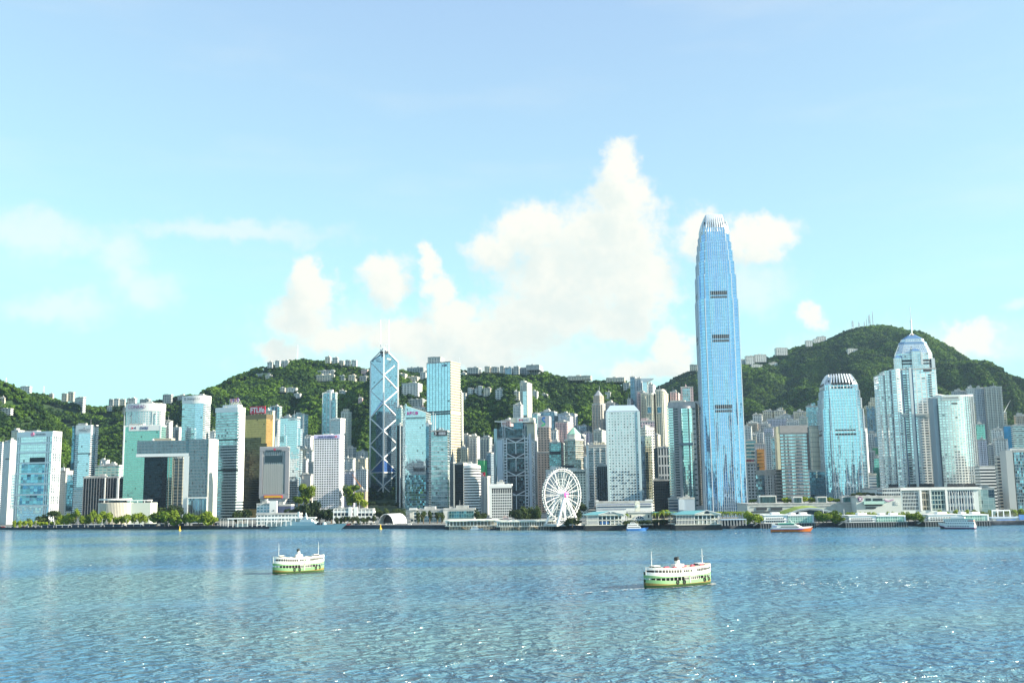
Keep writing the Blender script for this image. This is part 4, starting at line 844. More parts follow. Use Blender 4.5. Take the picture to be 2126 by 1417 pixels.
# backdrop flats of the middle
for (x0, xs, x1, y, Y, lb, m, nb) in (
  (1079, 1095, 1104.5, 794, 2170, 'tall white tower with a glazed front standing alone on the hillside', pale_flats, 2), (1065, 1082, 1086, 840, 2100, 'white flats with blue windows left of the tall lone hillside tower', white_flats, 3),
  (1104, 1116, 1122, 858, 2060, 'teal flats behind the stepped granite tower', teal_flats, 2), (1120, 1150, 1157, 854, 2090, 'broad blue grey flats with three dark strips behind the granite tower', blue_flats, 4),
  (1152, 1178, 1190, 875, 1960, 'pale pink flats right of the granite tower', pink_flats, 4), (1158, 1190, 1199, 858, 2080, 'white flats with dark blue strips above the pale pink flats', FL('white and navy flats', (.72, .74, .78), glass=(.1, .16, .3), wf=.7), 3),
  (1176, 1184, 1190, 864, 2040, 'narrow white flats with a gable top beside the navy striped flats', white_flats, 2), (1198, 1218, 1229, 883, 2080, 'blue grey flats low on the hill left of the pointed stone tower', blue_flats, 4),
  (1212, 1224, 1230, 897, 1990, 'lilac flats right of the green pyramid tower', lilac_flats, 3), (1040, 1060, 1070, 872, 2030, 'pinkish flats peeping behind the chevron tower left', pink_flats, 3)):
    b = T('apartment_tower', lb, 'apartment tower', x0, xs, x1, y, Y, 16, m, group='towers on the lower hillside'); b.bays(b.l, nb, max(1.6, b.L1/nb*.45), 1.6, m); 
    if x0 == 1079: b.box('crown', .05, .6, .1, .6, b.h, b.h+5, pale_flats); b.slab('glass_bay', b.l, 1086, 812, 1094, 862, aqua_glass, o1=2.4); b.mast(1087, 786, 794, .4)
b = T('office_block', 'dark teal glass block with a black recessed band right of the granite tower', 'office block', 1140, 1165, 1172, 918, 1700, 8, FL('teal office grid', (.3, .42, .42), glass=(.2, .42, .45), hf=.7, wf=.85, metal=.8)); b.slab('recess', b.l, 1141, 936, 1164, 943, LOUVRE, o1=.6); b.slab('end_wall', b.r, 1165, 918, 1170, 970, black_glass, o1=.5)
b = T('office_tower', 'bronze office tower with stepped shoulders under a green pyramid roof', 'office tower', 1170, 1203, 1213, 912, 1680, 18, FL('bronze bands', (.34, .33, .28), glass=(.22, .3, .32), hf=.6, wf=.85, metal=.8), plant=False, chamfer=7)
b.ring('cornice', b.h-1, b.h+1.5, .8, stone); mb = MB(); P = scaled(b.poly, .72); mb.prism(P, b.h, b.zy(900, 1187), 0, 1); mb.build('upper_drum', [stone, ROOF], b.root); b.pyramid('pyramid_roof', b.zy(900, 1187), b.zy(886, 1187), mat('copper green', (.30, .55, .42), .6), poly=scaled(b.poly, .75), cut=.16); b.mast(1190, 877, 888, .35)
b.floors('ledge', 9, .1, .6, stone, 0, b.h-4)
# hotel behind the wheel
b = T('hotel_block', 'cream gridded hotel block behind the observation wheel', 'hotel', 1133, 1216, 1223, 975, 1430, 8, FL('cream hotel grid', (.60, .61, .55), bay=3.9, fh=3.7, hf=.55, wf=.62, glass=(.08, .11, .12)), D=30)
b.slab('blank_wing', b.l, 1134, 978, 1158, 1040, granite, o1=1.0); b.slab('top_windows', b.l, 1178, 979, 1215, 982, BAND_D, o1=.4); b.slab('edge_pier', b.l, 1217, 972, 1221, 1055, concrete, o1=1.5)
b.box('roof_block', .1, .3, .2, .8, b.h, b.h+6, concrete); b.box('roof_lounge', .38, .68, .2, .8, b.h+3, b.h+7, LOUVRE); b.box('roof_slab', .3, .75, .15, .85, b.h, b.h+3, concrete)
# white banded tower beside the porthole tower
b = T('office_tower', 'white piered tower with dark window bands left of the porthole tower', 'office tower', 1218, 1258, 1262, 924, 1560, 6, facade('grey bands', (.58, .6, .58), (.10, .14, .18), 3.7, 30, .5, 1.1, gr=.15, rnd=.2), D=30)
b.fins('pier', b.l, 3, 1.3, 1.3, WHITE, 12, b.h-4, b.L1*.36, b.L1); b.slab('end_pier', b.l, 1218, 925, 1223, 1040, WHITE, o1=1.2); b.box('penthouse', .35, .95, .2, .8, b.h, b.h+5, cream_flats)
b = T('office_block', 'black glass block at the foot of the white piered tower', 'office block', 1239, 1258, 1262, 966, 1520, 6, black_glass); b.fins('mullion', b.l, 6, .4, .4, mat('grey fin', (.2, .22, .25), .5), 0, b.h)
# tapering stone tower with spire
b = T('apartment_tower', 'grey stone tower with a pointed dome and spire on the hillside', 'apartment tower', 1228, 1251, 1258, 838, 2050, 18, FL('grey stone flats', (.42, .42, .40), wf=.5, bay=3), plant=False, chamfer=5)
b.bays(b.l, 4, 3, 1.2, tan_flats); mb = MB(); mb.prism(scaled(b.poly, .8), b.h, b.zy(820, 1243), 0, 1); mb.build('upper_tier', [tan_flats, ROOF], b.root); b.pyramid('dome', b.zy(820, 1243), b.zy(808, 1243), mat('grey lead', (.3, .32, .34), .5), poly=scaled(b.poly, .74), cut=.08); b.mast(1243.5, 800, 809, .4, 'spire')
b = T('apartment_tower', 'white topped grey flats between the pointed stone tower and the porthole tower', 'apartment tower', 1253, 1276, 1284, 836, 2080, 16, grey_flats); b.bays(b.l, 3, 4, 1.5, grey_flats)
# ---------------- tower of round windows
port = facade('pale wall with round windows', (.56, .70, .74), (.30, .42, .46), 4.0, 4.4, .5, 1.05, metal=.6, gr=.12, rnd=.6, dark=.16, round_win=True)
b = T('porthole_tower', 'pale aqua tower covered with rows of round windows', 'office tower', 1258, 1327, 1331, 853, 1500, 4, port, D=44, plant=False, parapet=False)
b.pyramid('hipped_roof', b.h+.5, b.zy(840, 1290), mat('pale blue roof', (.42, .54, .66), .5), cut=.72); b.ring('shadow_gap', b.h-.8, b.h+.5, -.8, LOUVRE)
for f2, e in ((b.l, 0), (b.r, 0)): b.fins('corner_pier', f2, 2, 3.2, .7, mat('pale aqua panel', (.56, .70, .74), .5), 0, b.h, 1.4, f2.L-1.4)
(u0, z1), (u1, z0) = b.l.px(1266, 978), b.l.px(1329, 1040)
rr = random.Random(3); wd = mat('dark round window', (.03, .045, .06), .15, .4); mb = MB(); mb.tube((0, 0, 0), (-b.l.n.x*0+b.l.n.x*.35, b.l.n.y*.35, 0), 1.15, 12); me_w = mb.mesh('round_window'); me_w.materials.append(wd)
cols, rows = 12, 12; cnt = 0
for i in range(cols):
    for j in range(rows):
        if rr.random() < .62 and cnt < 96:
            iu = math.floor(-b.L1/2/4.4)+i+2; uu = (iu+.5)*4.4 + b.L1/2; zc = (j+4.5)*4.0
            if 2 < uu < b.L1-2: link('round_window', me_w, None, b.root, b.l.pt(uu, zc)); cnt += 1
# ------------------------------------------------------------------ towers, right third
dark_gap = mat('shadow strip', (.10, .13, .16), .4, .3)
for (x0, xs, x1, y, Y, th, lb, m, nb) in (
  (1308, 1318, 1325, 782, 2140, 12, 'dark blue hillside tower with twin antennas at the foot of the peak', blue_flats, 2),
  (1318, 1332, 1339, 786, 2120, 12, 'grey striped hillside tower right of the dark twin antenna tower', FL('blue striped flats', (.50, .54, .58), glass=(.12, .2, .3), hf=.7, bay=3.4), 2),
  (1343, 1356, 1361, 798, 2150, 14, 'pale blue rooftop block behind the ribbed cream towers', white_flats, 2),
  (1322, 1336, 1342, 812, 2070, 14, 'pink tower below the dark hillside towers', pink_flats, 2),
  (1330, 1340, 1344, 816, 2040, 14, 'cream tower with a sunlit edge, left of the ribbed cream pair', cream_flats, 2),
  (1376, 1384, 1388, 817, 2030, 14, 'sunlit cream tower directly left of the grey granite twin tower', cream_flats, 2),
  (1391, 1404, 1412, 813, 2060, 16, 'pink stepped tower left of the taller pink glass tower', pink_flats, 3),
  (1302, 1310, 1314, 828, 2100, 14, 'small pale blue block above the right roof edge of the porthole tower', white_flats, 2)):
    b = T('apartment_tower', lb, 'apartment tower', x0, xs, x1, y, Y, th, m, group='towers under the peak'); b.bays(b.l, nb, max(1.8, b.L1/nb*.42), 1.6, m)
    if x0 == 1308: b.mast(1312, 769, 782, .3, 'antenna'); b.mast(1317.5, 770, 782, .3, 'antenna')
b = T('apartment_tower', 'glass tower with a long pointed canopy on its roof', 'apartment tower', 1334, 1343, 1346, 790, 2090, 12, aqua_glass, plant=False)
f = b.l; mb = MB(); Zt = lambda y: f.px(1340, y)[1]; Xt = lambda x: f.px(x, 790)[0]
for (o0, o1) in ((-10, 2),):
    pr = [(Xt(1330), Zt(785)), (Xt(1357), Zt(786)), (Xt(1345), Zt(792.5)), (Xt(1334), Zt(792.5))]
    for o_, rev in ((o1, False), (o0, True)): mb.face([f.pt(u, z, o_) for u, z in (pr[::-1] if rev else pr)])
    for (a, c) in zip(pr, pr[1:]+pr[:1]): mb.face([f.pt(a[0], a[1], o0), f.pt(c[0], c[1], o0), f.pt(c[0], c[1], o1), f.pt(a[0], a[1], o1)])
mb.build('canopy', STEEL, b.root)
b = T('apartment_tower', 'pink framed glass tower with a small pointed gable on top', 'apartment tower', 1413, 1435, 1439, 803, 2060, 10, pink_flats, plant=False); b.slab('glass_bay', b.l, 1417, 806, 1433, 834, teal_flats, o1=.8)
u, z = b.l.px(1424, 798); mb = MB(); mb.face([b.l.pt(u-2, b.h, -1), b.l.pt(u+3, b.h, -1), b.l.pt(u-1, z+2, -2)]); mb.face([b.l.pt(u+3, b.h, -1), b.l.pt(u+1, b.h, -7), b.l.pt(u-1, z+2, -2)]); mb.face([b.l.pt(u+1, b.h, -7), b.l.pt(u-2, b.h, -1), b.l.pt(u-1, z+2, -2)]); mb.build('gable', mat('pink render', (.66, .45, .45), .7), b.root)
# ribbed cream twins
for i, (x0, xs, x1, y) in enumerate(((1340, 1357, 1362, 817), (1360, 1378, 1384, 809))):
    b = T('apartment_tower', ['ribbed cream tower with a framed dark opening, left and lower of the pair', 'ribbed cream tower with a mast and framed dark opening, taller of the pair'][i], 'apartment tower', x0, xs, x1, y, 1960, 12, FL('cream and slate ribs', (.62, .60, .50), bay=2.2, wf=.55, hf=.72, glass=(.18, .26, .34), metal=.6), plant=False, group='ribbed cream towers', chamfer=4)
    b.bays(b.l, 4, 2.2, 2.2, cream_flats); xm = (x0+xs)/2
    b.slab('opening', b.l, xm-3.5, 845, xm+3.5, 857, deep_glass, o1=3.2); b.slab('opening_frame', b.l, xm-5, 843, xm+5, 845, stone, o1=3.5); b.slab('opening_frame', b.l, xm-5, 857, xm+5, 859, stone, o1=3.5); b.ring('cornice', b.h-3, b.h+1.5, 1.2, stone)
    if i: b.mast(1373, 800, 809, .3)
b = T('apartment_tower', 'pale pink gridded block right of the porthole tower', 'apartment tower', 1330, 1356, 1359, 874, 1800, 8, FL('pink grid', (.66, .50, .54), bay=4.5, fh=4, wf=.6, hf=.6)); b.box('penthouse', .05, .45, .1, .7, b.h, b.h+6, pink_flats)
b = T('office_tower', 'cream topped glass tower right of the porthole tower', 'office tower', 1329, 1340, 1358, 888, 1640, 60, FL('white office windows', (.70, .70, .62), bay=4.5, fh=4.2, wf=.7, hf=.62), D=None)
b.slab('glass_front', b.l, 1330, 905, 1340, 1043, facade('navy gridded glass', (.16, .22, .3), (.08, .16, .26), 4, 3.4, .88, .9, gr=.08, rnd=.4), o1=.4); b.slab('glass_front', b.r, 1340, 905, 1353, 1043, facade('olive mirror glass', (.36, .36, .24), (.34, .40, .34), 4, 3.4, .88, .9, gr=.06, rnd=.25), o1=.4)
b = T('office_block', 'black glass block under the white gridded tower', 'office block', 1357, 1386, 1392, 996, 1560, 6, black_glass)
b = T('office_tower', 'white framed tower with tall dark slots left of the granite twin tower', 'office tower', 1366, 1385, 1389, 928, 1620, 8, FL('white slot frame', (.70, .70, .68), fh=14.5, bay=4.4, hf=.82, wf=.6, glass=(.04, .05, .06)), plant=2); b.slab('dark_side', b.l, 1358, 930, 1365.5, 998, black_glass, o0=-16, o1=-1)
# granite twin tower with the round glass bay
b = T('exchange_tower', 'grey granite tower with stacked window strips and a round glass bay', 'office tower', 1387, 1446, 1456, 834, 1490, 14, granite, D=None, plant=False)
f = b.l
br, dk = facade('bright window strip', (.5, .56, .56), (.52, .68, .70), 20, 2.4, 1.1, .95, gr=.06, rnd=.2), BAND_D
n = 40; zA, zB = f.px(1400, 1050)[1], f.px(1400, 840)[1]; fhx = (zB-zA)/n
mb1, mb2 = MB(), MB(); f.slab(mb1, f.px(1388, 940)[0], f.px(1400, 940)[0], 0, fhx*.62, -.2, .5); f.slab(mb2, f.px(1401.5, 940)[0], f.px(1410, 940)[0], 0, fhx*.5, -.2, .5)
mA, mB_ = mb1.mesh('window_strip'), mb2.mesh('window_strip'); mA.materials.append(br); mB_.materials.append(dk)
mb3 = MB(); f.slab(mb3, f.px(1440, 940)[0], f.px(1446, 940)[0], 0, fhx*.5, -.2, .5); mC = mb3.mesh('window_strip'); mC.materials.append(dk)
for i in range(n):
    link('window_strip', mA, None, b.root, (0, 0, zA+i*fhx)); link('window_strip', mB_, None, b.root, (0, 0, zA+i*fhx)); 
    if i % 2 == 0: link('window_strip', mC, None, b.root, (0, 0, zA+i*fhx))
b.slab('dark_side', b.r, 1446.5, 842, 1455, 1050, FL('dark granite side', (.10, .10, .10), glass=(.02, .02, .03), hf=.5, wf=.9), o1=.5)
uc = f.px(1425.5, 860)[0]; rad = (f.px(1439, 860)[0]-f.px(1412, 860)[0])/2; cc = Vector(f.pt(uc, 0, -2)[:2])
arc = [tuple(cc + f.t*(-math.cos(a)*rad) + f.n*(math.sin(a)*rad*.9)) for a in np.linspace(0, math.pi, 15)]
mb = MB(); mb.prism(arc, 0, f.px(1425, 848)[1], 0, 1); mb.build('round_bay', [facade('bright bay glass', (.10, .13, .15), (.50, .70, .72), 3.9, 60, .84, 1.1, gr=.04, rnd=.1, dark=0), ROOF], b.root, fix=False)
mb = MB(); mb.prism(scaled(arc, .7, cc), f.px(1425, 848)[1], f.px(1425, 843)[1], 0, 0); mb.build('bay_cap', granite, b.root)
b.slab('sky_louvre', f, 1411, 919, 1440, 924, mat('blue grey louvre', (.2, .26, .32), .4), o1=rad*.9-1.2)
b.ring('crown', b.h-7, b.h+.5, .7, granite); b.box('roof_block', .05, .5, .2, .7, b.h, b.h+4, stone)
b = T('office_block', 'low banded granite block below the granite twin tower', 'office block', 1389, 1408, 1410, 1035, 1400, 4, FL('banded granite', (.34, .34, .34), fh=4, bay=30, hf=.5, wf=1.1), D=20)
b = T('office_block', 'plain blue grey cube block with a white lamp, beside the tall slender tower', 'office block', 1411, 1442, 1444, 1034, 1330, 3, mat('blue grey panel', (.38, .46, .54), .6), D=22); b.slab('end_wall', b.l, 1409, 1036, 1420, 1058, mat('pale blue panel', (.52, .60, .66), .6), o1=.7)
# ------------------------------------------------------------------ the two stepped glass towers with claw crowns
def claw_tower(label, cat, xs_top, ytop, Y, tiers, yaw, glassm, ncl, bands, xc, crown_y, ybase, bay_frac, crown_in):
    P0 = at(xc, 1045, Y); root = thing('claw_crown_tower', label, cat, (P0.x, P0.y, GZ), yaw)
    zz = lambda y: at(xc, y, Y).z - GZ; k = Y/F_PX*1.0
    wh = mat('white mullion', (.74, .78, .82), .35, .2); prev = 0
    hw0 = tiers[0][1]*k
    def plan(h, c, n): return [(-h+c, -h), (h-c, -h), (h-c, -h+n), (h-n, -h+n), (h-n, -h+c), (h, -h+c), (h, h-c), (h-n, h-c), (h-n, h-n), (h-c, h-n), (h-c, h), (-h+c, h), (-h+c, h-n), (-h+n, h-n), (-h+n, h-c), (-h, h-c), (-h, -h+c), (-h+n, -h+c), (-h+n, -h+n), (-h+c, -h+n)]
    for (y, w) in tiers:
        z = zz(y); h = w*k; mb = MB(); mb.prism(plan(h, h*.30, h*.09), prev, z, 0, 1); mb.build('tier', [glassm, STEEL], root, fix=False); prev = z
    hb = hw0*bay_frac; ht = tiers[-1][1]*k
    for (sx, sy) in ((0, -1), (1, 0), (0, 1), (-1, 0)):      # straight centre bay on each face, leaning in with the tiers
        mb = MB(); a = Vector((sx, sy)); t = Vector((-sy, sx)); z0 = 0
        for (y, w) in tiers:
            z = zz(y); h = w*k + .9; q = [a*h + t*hb, a*h - t*hb, a*(h-3) - t*hb, a*(h-3) + t*hb]; q = q if True else q
            if (q[1]-q[0]).cross(q[2]-q[1]) < 0: q = q[::-1]
            mb.prism([tuple(v) for v in q], z0, z, 0, 1); z0 = z
        mb.build('centre_bay', [glassm, STEEL], root, fix=False)
    for (sx, sy) in ((0, -1), (-1, 0), (1, 0)):
        a = Vector((sx, sy)); t = Vector((-sy, sx)); nm = 10 if sy else 6
        for i in range(nm):
            u = -hb + 2*hb*i/(nm-1); mb = MB(); z0 = 0
            for (y, w) in tiers:
                z = zz(y); h = w*k + 1.0; p = a*h + t*u; mb.box(p.x-.18-.3*abs(sx), p.x+.18+.3*abs(sx), p.y-.18-.3*abs(sy), p.y+.18+.3*abs(sy), z0, z); z0 = z
            mb.build('mullion', wh, root)
        for s_ in (-1, 1):
            mb = MB(); z0 = 0
            for (y, w) in tiers:
                z = zz(y); h = w*k; p = a*h + t*(s_*h*.70); mb.box(p.x-.5, p.x+.5, p.y-.5, p.y+.5, z0, z); z0 = z
            mb.build('corner_mullion', wh, root)
    for (y0, y1, f0) in bands:
        w = ([ww for (yy, ww) in tiers if yy <= y0] + [tiers[-1][1]])[0]; h = w*k+1.25
        for (sx, sy) in ((0, -1), (-1, 0)):
            a = Vector((sx, sy)); t = Vector((-sy, sx)); mb = MB(); e = hb*f0; c1, c2 = a*h - t*e, a*(h-2) + t*e
            mb.box(min(c1.x, c2.x), max(c1.x, c2.x), min(c1.y, c2.y), max(c1.y, c2.y), zz(y1), zz(y0)); o = mb.build('louvre_band', LOUVRE, root)
            mb = MB()
            for i in range(8):
                p = a*(h+.05) + t*(-e + 2*e*i/7); mb.box(p.x-.12, p.x+.12, p.y-.12, p.y+.12, zz(y1), zz(y0))
            mb.build('louvre_blade', mat('slate blade', (.10, .13, .17), .4), o)
    zt, zc = zz(crown_y), zz(ytop); hT = tiers[-1][1]*k
    mb = MB(); mb.prism([(-hT*.8, -hT*.8), (hT*.8, -hT*.8), (hT*.8, hT*.8), (-hT*.8, hT*.8)], zt-1, zt+(zc-zt)*.42, 0, 0); mb.build('crown_core', LOUVRE, root)
    for (sx, sy) in ((0, -1), (1, 0), (0, 1), (-1, 0)):
        a = Vector((sx, sy)); t = Vector((-sy, sx))
        for i in range(ncl):
            u = (-.74 + 1.48*i/(ncl-1)); mb = MB(); pts = []
            for s in np.linspace(0, 1, 6):
                r_ = hT*(1.02 - crown_in*s**2.0); p = a*r_ + t*(hT*u*(1-.25*s)); pts.append((p.x, p.y, zt-6 + (zc-zt+6)*s*(1-.04*abs(u))))
            for c, d in zip(pts[:-1], pts[1:]): mb.bar(c, d, .95 if hT > 15 else .8)
            mb.build('crown_fin', wh, root)
    for (sx, sy) in ((-1, -1), (1, -1), (1, 1), (-1, 1)):
        mb = MB(); g = []
        for s in np.linspace(0, 1, 6):
            r_ = hT*(1.0 - crown_in*1.0*s**2.0); z = zt-8 + (zc-zt+5)*s; wv = hT*.24*(1-.55*s); g.append(((sx*r_, sy*(r_-wv), z), (sx*(r_-.12*hT), sy*(r_-.12*hT), z), (sx*(r_-wv), sy*r_, z)))
        for (c, d) in zip(g[:-1], g[1:]):
            for j in (0, 1):
                mb.face([c[j], c[j+1], d[j+1], d[j]]); 
                mb.face([tuple(Vector(v)*.985) for v in (d[j], d[j+1], c[j+1], c[j])])
        mb.build('crown_blade', wh, root, fix=False)
    return root, zz, k
ifc_glass = facade('blue tower glass', (.42, .58, .74), (.36, .58, .84), 4.2, 3.4, .90, 1.01, gr=.05, tilt=.005, dark=0.0, rnd=.07, wave=.02, streak=.32)
claw_tower('tallest tower, blue glass stepping in to a crown of white claws', 'skyscraper', 0, 449, 1375, [(626, 41), (576, 39.2), (548, 37), (526, 34.6), (508, 32.4), (492, 29.8), (478, 27)], R(-4), ifc_glass, 9, [(611, 619, .9), (621.5, 627, .9), (700, 708, .9), (710.5, 715, .9), (843, 851, .9), (853.5, 858, .9)], 1505, 478, 1062, .46, .42)
pale_tower = facade('pale cyan tower glass', (.58, .72, .76), (.52, .76, .90), 4.0, 3.0, .86, .96, gr=.05, tilt=.008, dark=0.0, rnd=.06, streak=.16)
claw_tower('shorter pale cyan tower with a crown of white claws, right of the granite fronted office', 'skyscraper', 0, 778, 1530, [(896, 42), (850, 40.4), (828, 37.5), (812, 34.8), (800, 32)], R(-6), pale_tower, 8, [(797, 802, .8), (805, 809, .8), (893, 899, .8), (901, 905, .8)], 1755, 800, 1028, .62, .34)
# flats and offices between the two claw towers
for (x0, xs, x1, y, Y, lb, m, nb, gp) in (
  (1544, 1556, 1560, 885, 1900, 'bright cyan edged white tower right of the tallest tower', white_flats, 2, 0), (1550, 1566, 1573, 878, 2040, 'tan flats low on the slope behind the cyan edged tower', tan_flats, 3, 1),
  (1562, 1576, 1582, 861, 2090, 'white flats with a stepped parapet, left end of the big hillside cluster', white_flats, 3, 1), (1583, 1600, 1604, 853, 2150, 'tall cream flats at the back of the hillside cluster', cream_flats, 3, 1),
  (1606, 1622, 1630, 852, 2140, 'cream flats with a small turret, right back of the hillside cluster', cream_flats, 3, 1), (1592, 1618, 1634, 868, 2080, 'broad lilac flats in the middle of the hillside cluster', lilac_flats, 5, 1),
  (1576, 1592, 1598, 880, 2050, 'grey flats in front of the white stepped flats', grey_flats, 3, 1), (1585, 1600, 1605, 887, 1940, 'slender lilac tower with tiny square windows in front of the hillside cluster', lilac_flats, 2, 1),
  (1632, 1650, 1660, 872, 2060, 'white terraced flats above the brown banded office', white_flats, 4, 1), (1647, 1668, 1673, 854, 2110, 'cream gridded flats left of the teal banded tower', cream_flats, 4, 1),
  (1673, 1692, 1698, 843, 2060, 'teal banded tower with a round top piece on the hillside', teal_flats, 3, 1), (1696, 1706, 1711, 848, 2090, 'pale grey flats right of the teal banded tower', grey_flats, 2, 1),
  (1698, 1707, 1711, 912, 1800, 'grey balconied flats tight against the pale cyan tower', grey_flats, 2, 0), (1787, 1797, 1802, 864, 2050, 'lilac flats right of the pale cyan tower', lilac_flats, 2, 1),
  (1799, 1814, 1819, 898, 1900, 'white flats with many small windows below the crowned blue tower', white_flats, 3, 0), (1800, 1812, 1817, 936, 1760, 'grey green flats right of the pale cyan tower foot', grey_flats, 3, 0)):
    b = T('apartment_tower', lb, 'apartment tower', x0, xs, x1, y, Y, 16, m, group='hillside flats right of the tallest tower' if gp else None); b.bays(b.l, nb, max(1.6, b.L1/nb*.45), 1.7, m)
    if x0 in (1673, 1606): b.box('turret', .45, .8, .1, .6, b.h, b.h+7, m)
b = T('apartment_tower', 'blue glass tower with a cream crown left of the silver stepped tower', 'apartment tower', 1798, 1826, 1835, 842, 1960, 14, FL('navy and cream flats', (.50, .50, .42), bay=3.2, wf=.75, hf=.74, glass=(.12, .24, .36), metal=.8), plant=False); b.bays(b.l, 4, 3, 2.0, FL('navy glass bay', (.3, .34, .36), glass=(.10, .22, .36), wf=.85, hf=.8, metal=.85))
b.ring('crown', b.h-4, b.h+2, 1.2, cream_flats); b.box('penthouse', .2, .85, .1, .8, b.h, b.h+9, cream_flats); b.box('penthouse', .3, .75, .15, .6, b.h+9, b.h+17, cream_flats)
b = T('office_block', 'teal striped office block right of the tallest tower', 'office block', 1549, 1564, 1568, 914, 1700, 10, FL('teal stripes', (.5, .52, .46), fh=6, bay=30, hf=.62, wf=1.1, glass=(.10, .24, .28), metal=.7))
b = T('office_block', 'white gridded office block with red rooftop characters', 'office block', 1547, 1565, 1568, 962, 1480, 6, FL('white deep grid', (.68, .70, .72), fh=4.4, bay=4.6, hf=.55, wf=.62, glass=(.05, .06, .08)), plant=False)
u0 = b.l.px(1548.5, 956)[0]; u1 = b.l.px(1566, 956)[0]; z = b.l.px(1556, 956)[1]; p = None
mb = MB()
for i in range(3):
    c = u0 + (u1-u0)*(i+.5)/3; w = (u1-u0)*.13
    for (a, e, g, h) in ((-1, 1, 1.0, 1.5), (-1, 1, -.2, .3), (-.2, .2, -1.8, 1.8), (-1, -.6, -1.6, 1), (.6, 1, -1.6, 1)): b.l.slab(mb, c+a*w, c+e*w, z+g, z+h, -.2, .2)
mb.build('sign_lettering', RED, b.root); b.slab('sign_rail', b.l, 1548, 959.6, 1566.5, 960.4, STEEL, o0=-.5, o1=.2)
org = mat('orange scaffold cloth', (.52, .24, .06), .8, noise=.35, nscale=.12)
b = T('construction_tower', 'grey framed building with orange scaffolding on its front', 'building site', 1567, 1585, 1590, 921, 1640, 10, FL('grey frame wall', (.46, .48, .50), wf=.3), plant=False); b.slab('scaffold_sheet', b.l, 1571.5, 932, 1586, 976, org, o1=1.5); b.slab('dark_gap', b.l, 1572, 962, 1576, 976, BAND_D, o1=1.7)
for i in range(5): b.slab('scaffold_deck', b.l, 1571.5, 938+i*7, 1586, 939+i*7, mat('scaffold deck', (.65, .45, .16), .7), o1=2.0)
b = T('office_block', 'rippled teal glass block with a stone cap', 'office block', 1566, 1584, 1587, 977, 1500, 6, facade('rippled teal wall', (.3, .4, .4), (.36, .50, .56), 3.8, 3, .9, .9, tilt=.06, rnd=.4, dark=.15), plant=False); b.ring('stone_cap', b.h-6, b.h+1, .4, stone)
b = T('office_block', 'white ribbed block with dark slots left of the brown banded office', 'office block', 1591, 1612, 1616, 976, 1460, 6, FL('white ribbed slots', (.64, .66, .68), bay=3.6, fh=3.8, wf=.55, hf=.7, glass=(.05, .07, .10)), plant=False); b.fins('rib', b.l, 6, .9, 1.0, WHITE, 0, b.h-6, b.L1*.3, b.L1); b.ring('cap', b.h-6, b.h+1, .4, concrete)
b = T('office_block', 'narrow teal glass block behind the left edge of the brown banded office', 'office block', 1601, 1611, 1615, 908, 1700, 10, teal_flats)
b = T('office_block', 'narrow grey block with black strips touching the left side of the brown banded office', 'office block', 1611, 1622, 1626, 975, 1440, 6, FL('black strips', (.45, .45, .45), fh=4.4, bay=40, hf=.55, wf=1.1, glass=(.04, .05, .06)), plant=False)
# brown banded office
b = T('office_tower', 'brown grey tower with blue window bands and a sunlit cream left edge', 'office tower', 1619, 1675, 1681, 884, 1420, 6, mat('brown grey panel', (.36, .33, .32), .55, noise=.1), D=34, plant=False)
b.floors('window_band', 4.3, .5, .35, facade('mirror band', (.2, .26, .3), (.40, .54, .60), 20, 2.4, 1.1, .94, gr=.06, rnd=.35, tilt=.03, dark=.1), 4, b.h-10)
b.slab('sunlit_edge', b.l, 1612.5, 885, 1619, 974, mat('painted sunlit panel', (.66, .60, .42), .6), o0=-20, o1=.2); b.slab('service_strip', b.l, 1675, 886, 1680, 975, LOUVRE, o1=.4); b.ring('crown', b.h-9, b.h+1, .5, mat('brown grey panel', (.36, .33, .32), .55, noise=.1))  # the cream left side paints the sunlight that falls on it
b = T('office_tower', 'sunlit cream slab with thin lines right of the brown banded office', 'office tower', 1680, 1684, 1699, 884, 1520, 62, FL('lined cream wall', (.70, .68, .56), fh=7, bay=40, hf=.06, wf=1.1), plant=False)
mb = MB(); q = b.l.pt(1, b.h+4, 2); mb.bar((q[0]-1, q[1], -40+b.h), (q[0]-1, q[1], b.h+6), .4); mb.bar((q[0]-9, q[1], b.h-6), (q[0]+1, q[1], b.h-6), .4); mb.build('roof_mast', STEEL, b.root)
b = T('office_block', 'dark blue glass block with three lit panes left of the pale cyan tower', 'office block', 1680, 1708, 1713, 977, 1440, 6, deep_glass, plant=False)
for y in (978, 983, 988): b.slab('bright_pane', b.l, 1694, y, 1697, y+3, mat('bright cream pane', (.8, .76, .6), .3), o1=.4)
b = T('office_tower', 'sunlit white slab edge behind the pale cyan tower right side', 'office tower', 1786, 1794, 1800, 890, 1640, 60, WHITE, plant=False)
b = T('office_block', 'blue banded office block between the pale cyan tower and the curved silver tower', 'office block', 1801, 1816, 1819, 985, 1560, 8, FL('blue bands', (.5, .56, .60), fh=4.2, bay=30, hf=.55, wf=1.1, glass=(.10, .16, .24)))
b = T('office_block', 'green glass block with a pale upper front left of the curved silver tower', 'office block', 1814, 1830, 1837, 950, 1600, 20, green_glass); b.slab('darker_lower_glass', b.l, 1814, 970, 1830, 1020, facade('dark green glass', (.05, .12, .12), (.06, .18, .18), 3.8, 3, .9, .9), o1=.3)
b = T('construction_tower', 'small block under dark green netting behind the green glass block', 'building site', 1812, 1825, 1829, 928, 1760, 14, mat('dark green net', (.06, .26, .14), .85, noise=.3, nscale=.2), plant=False)
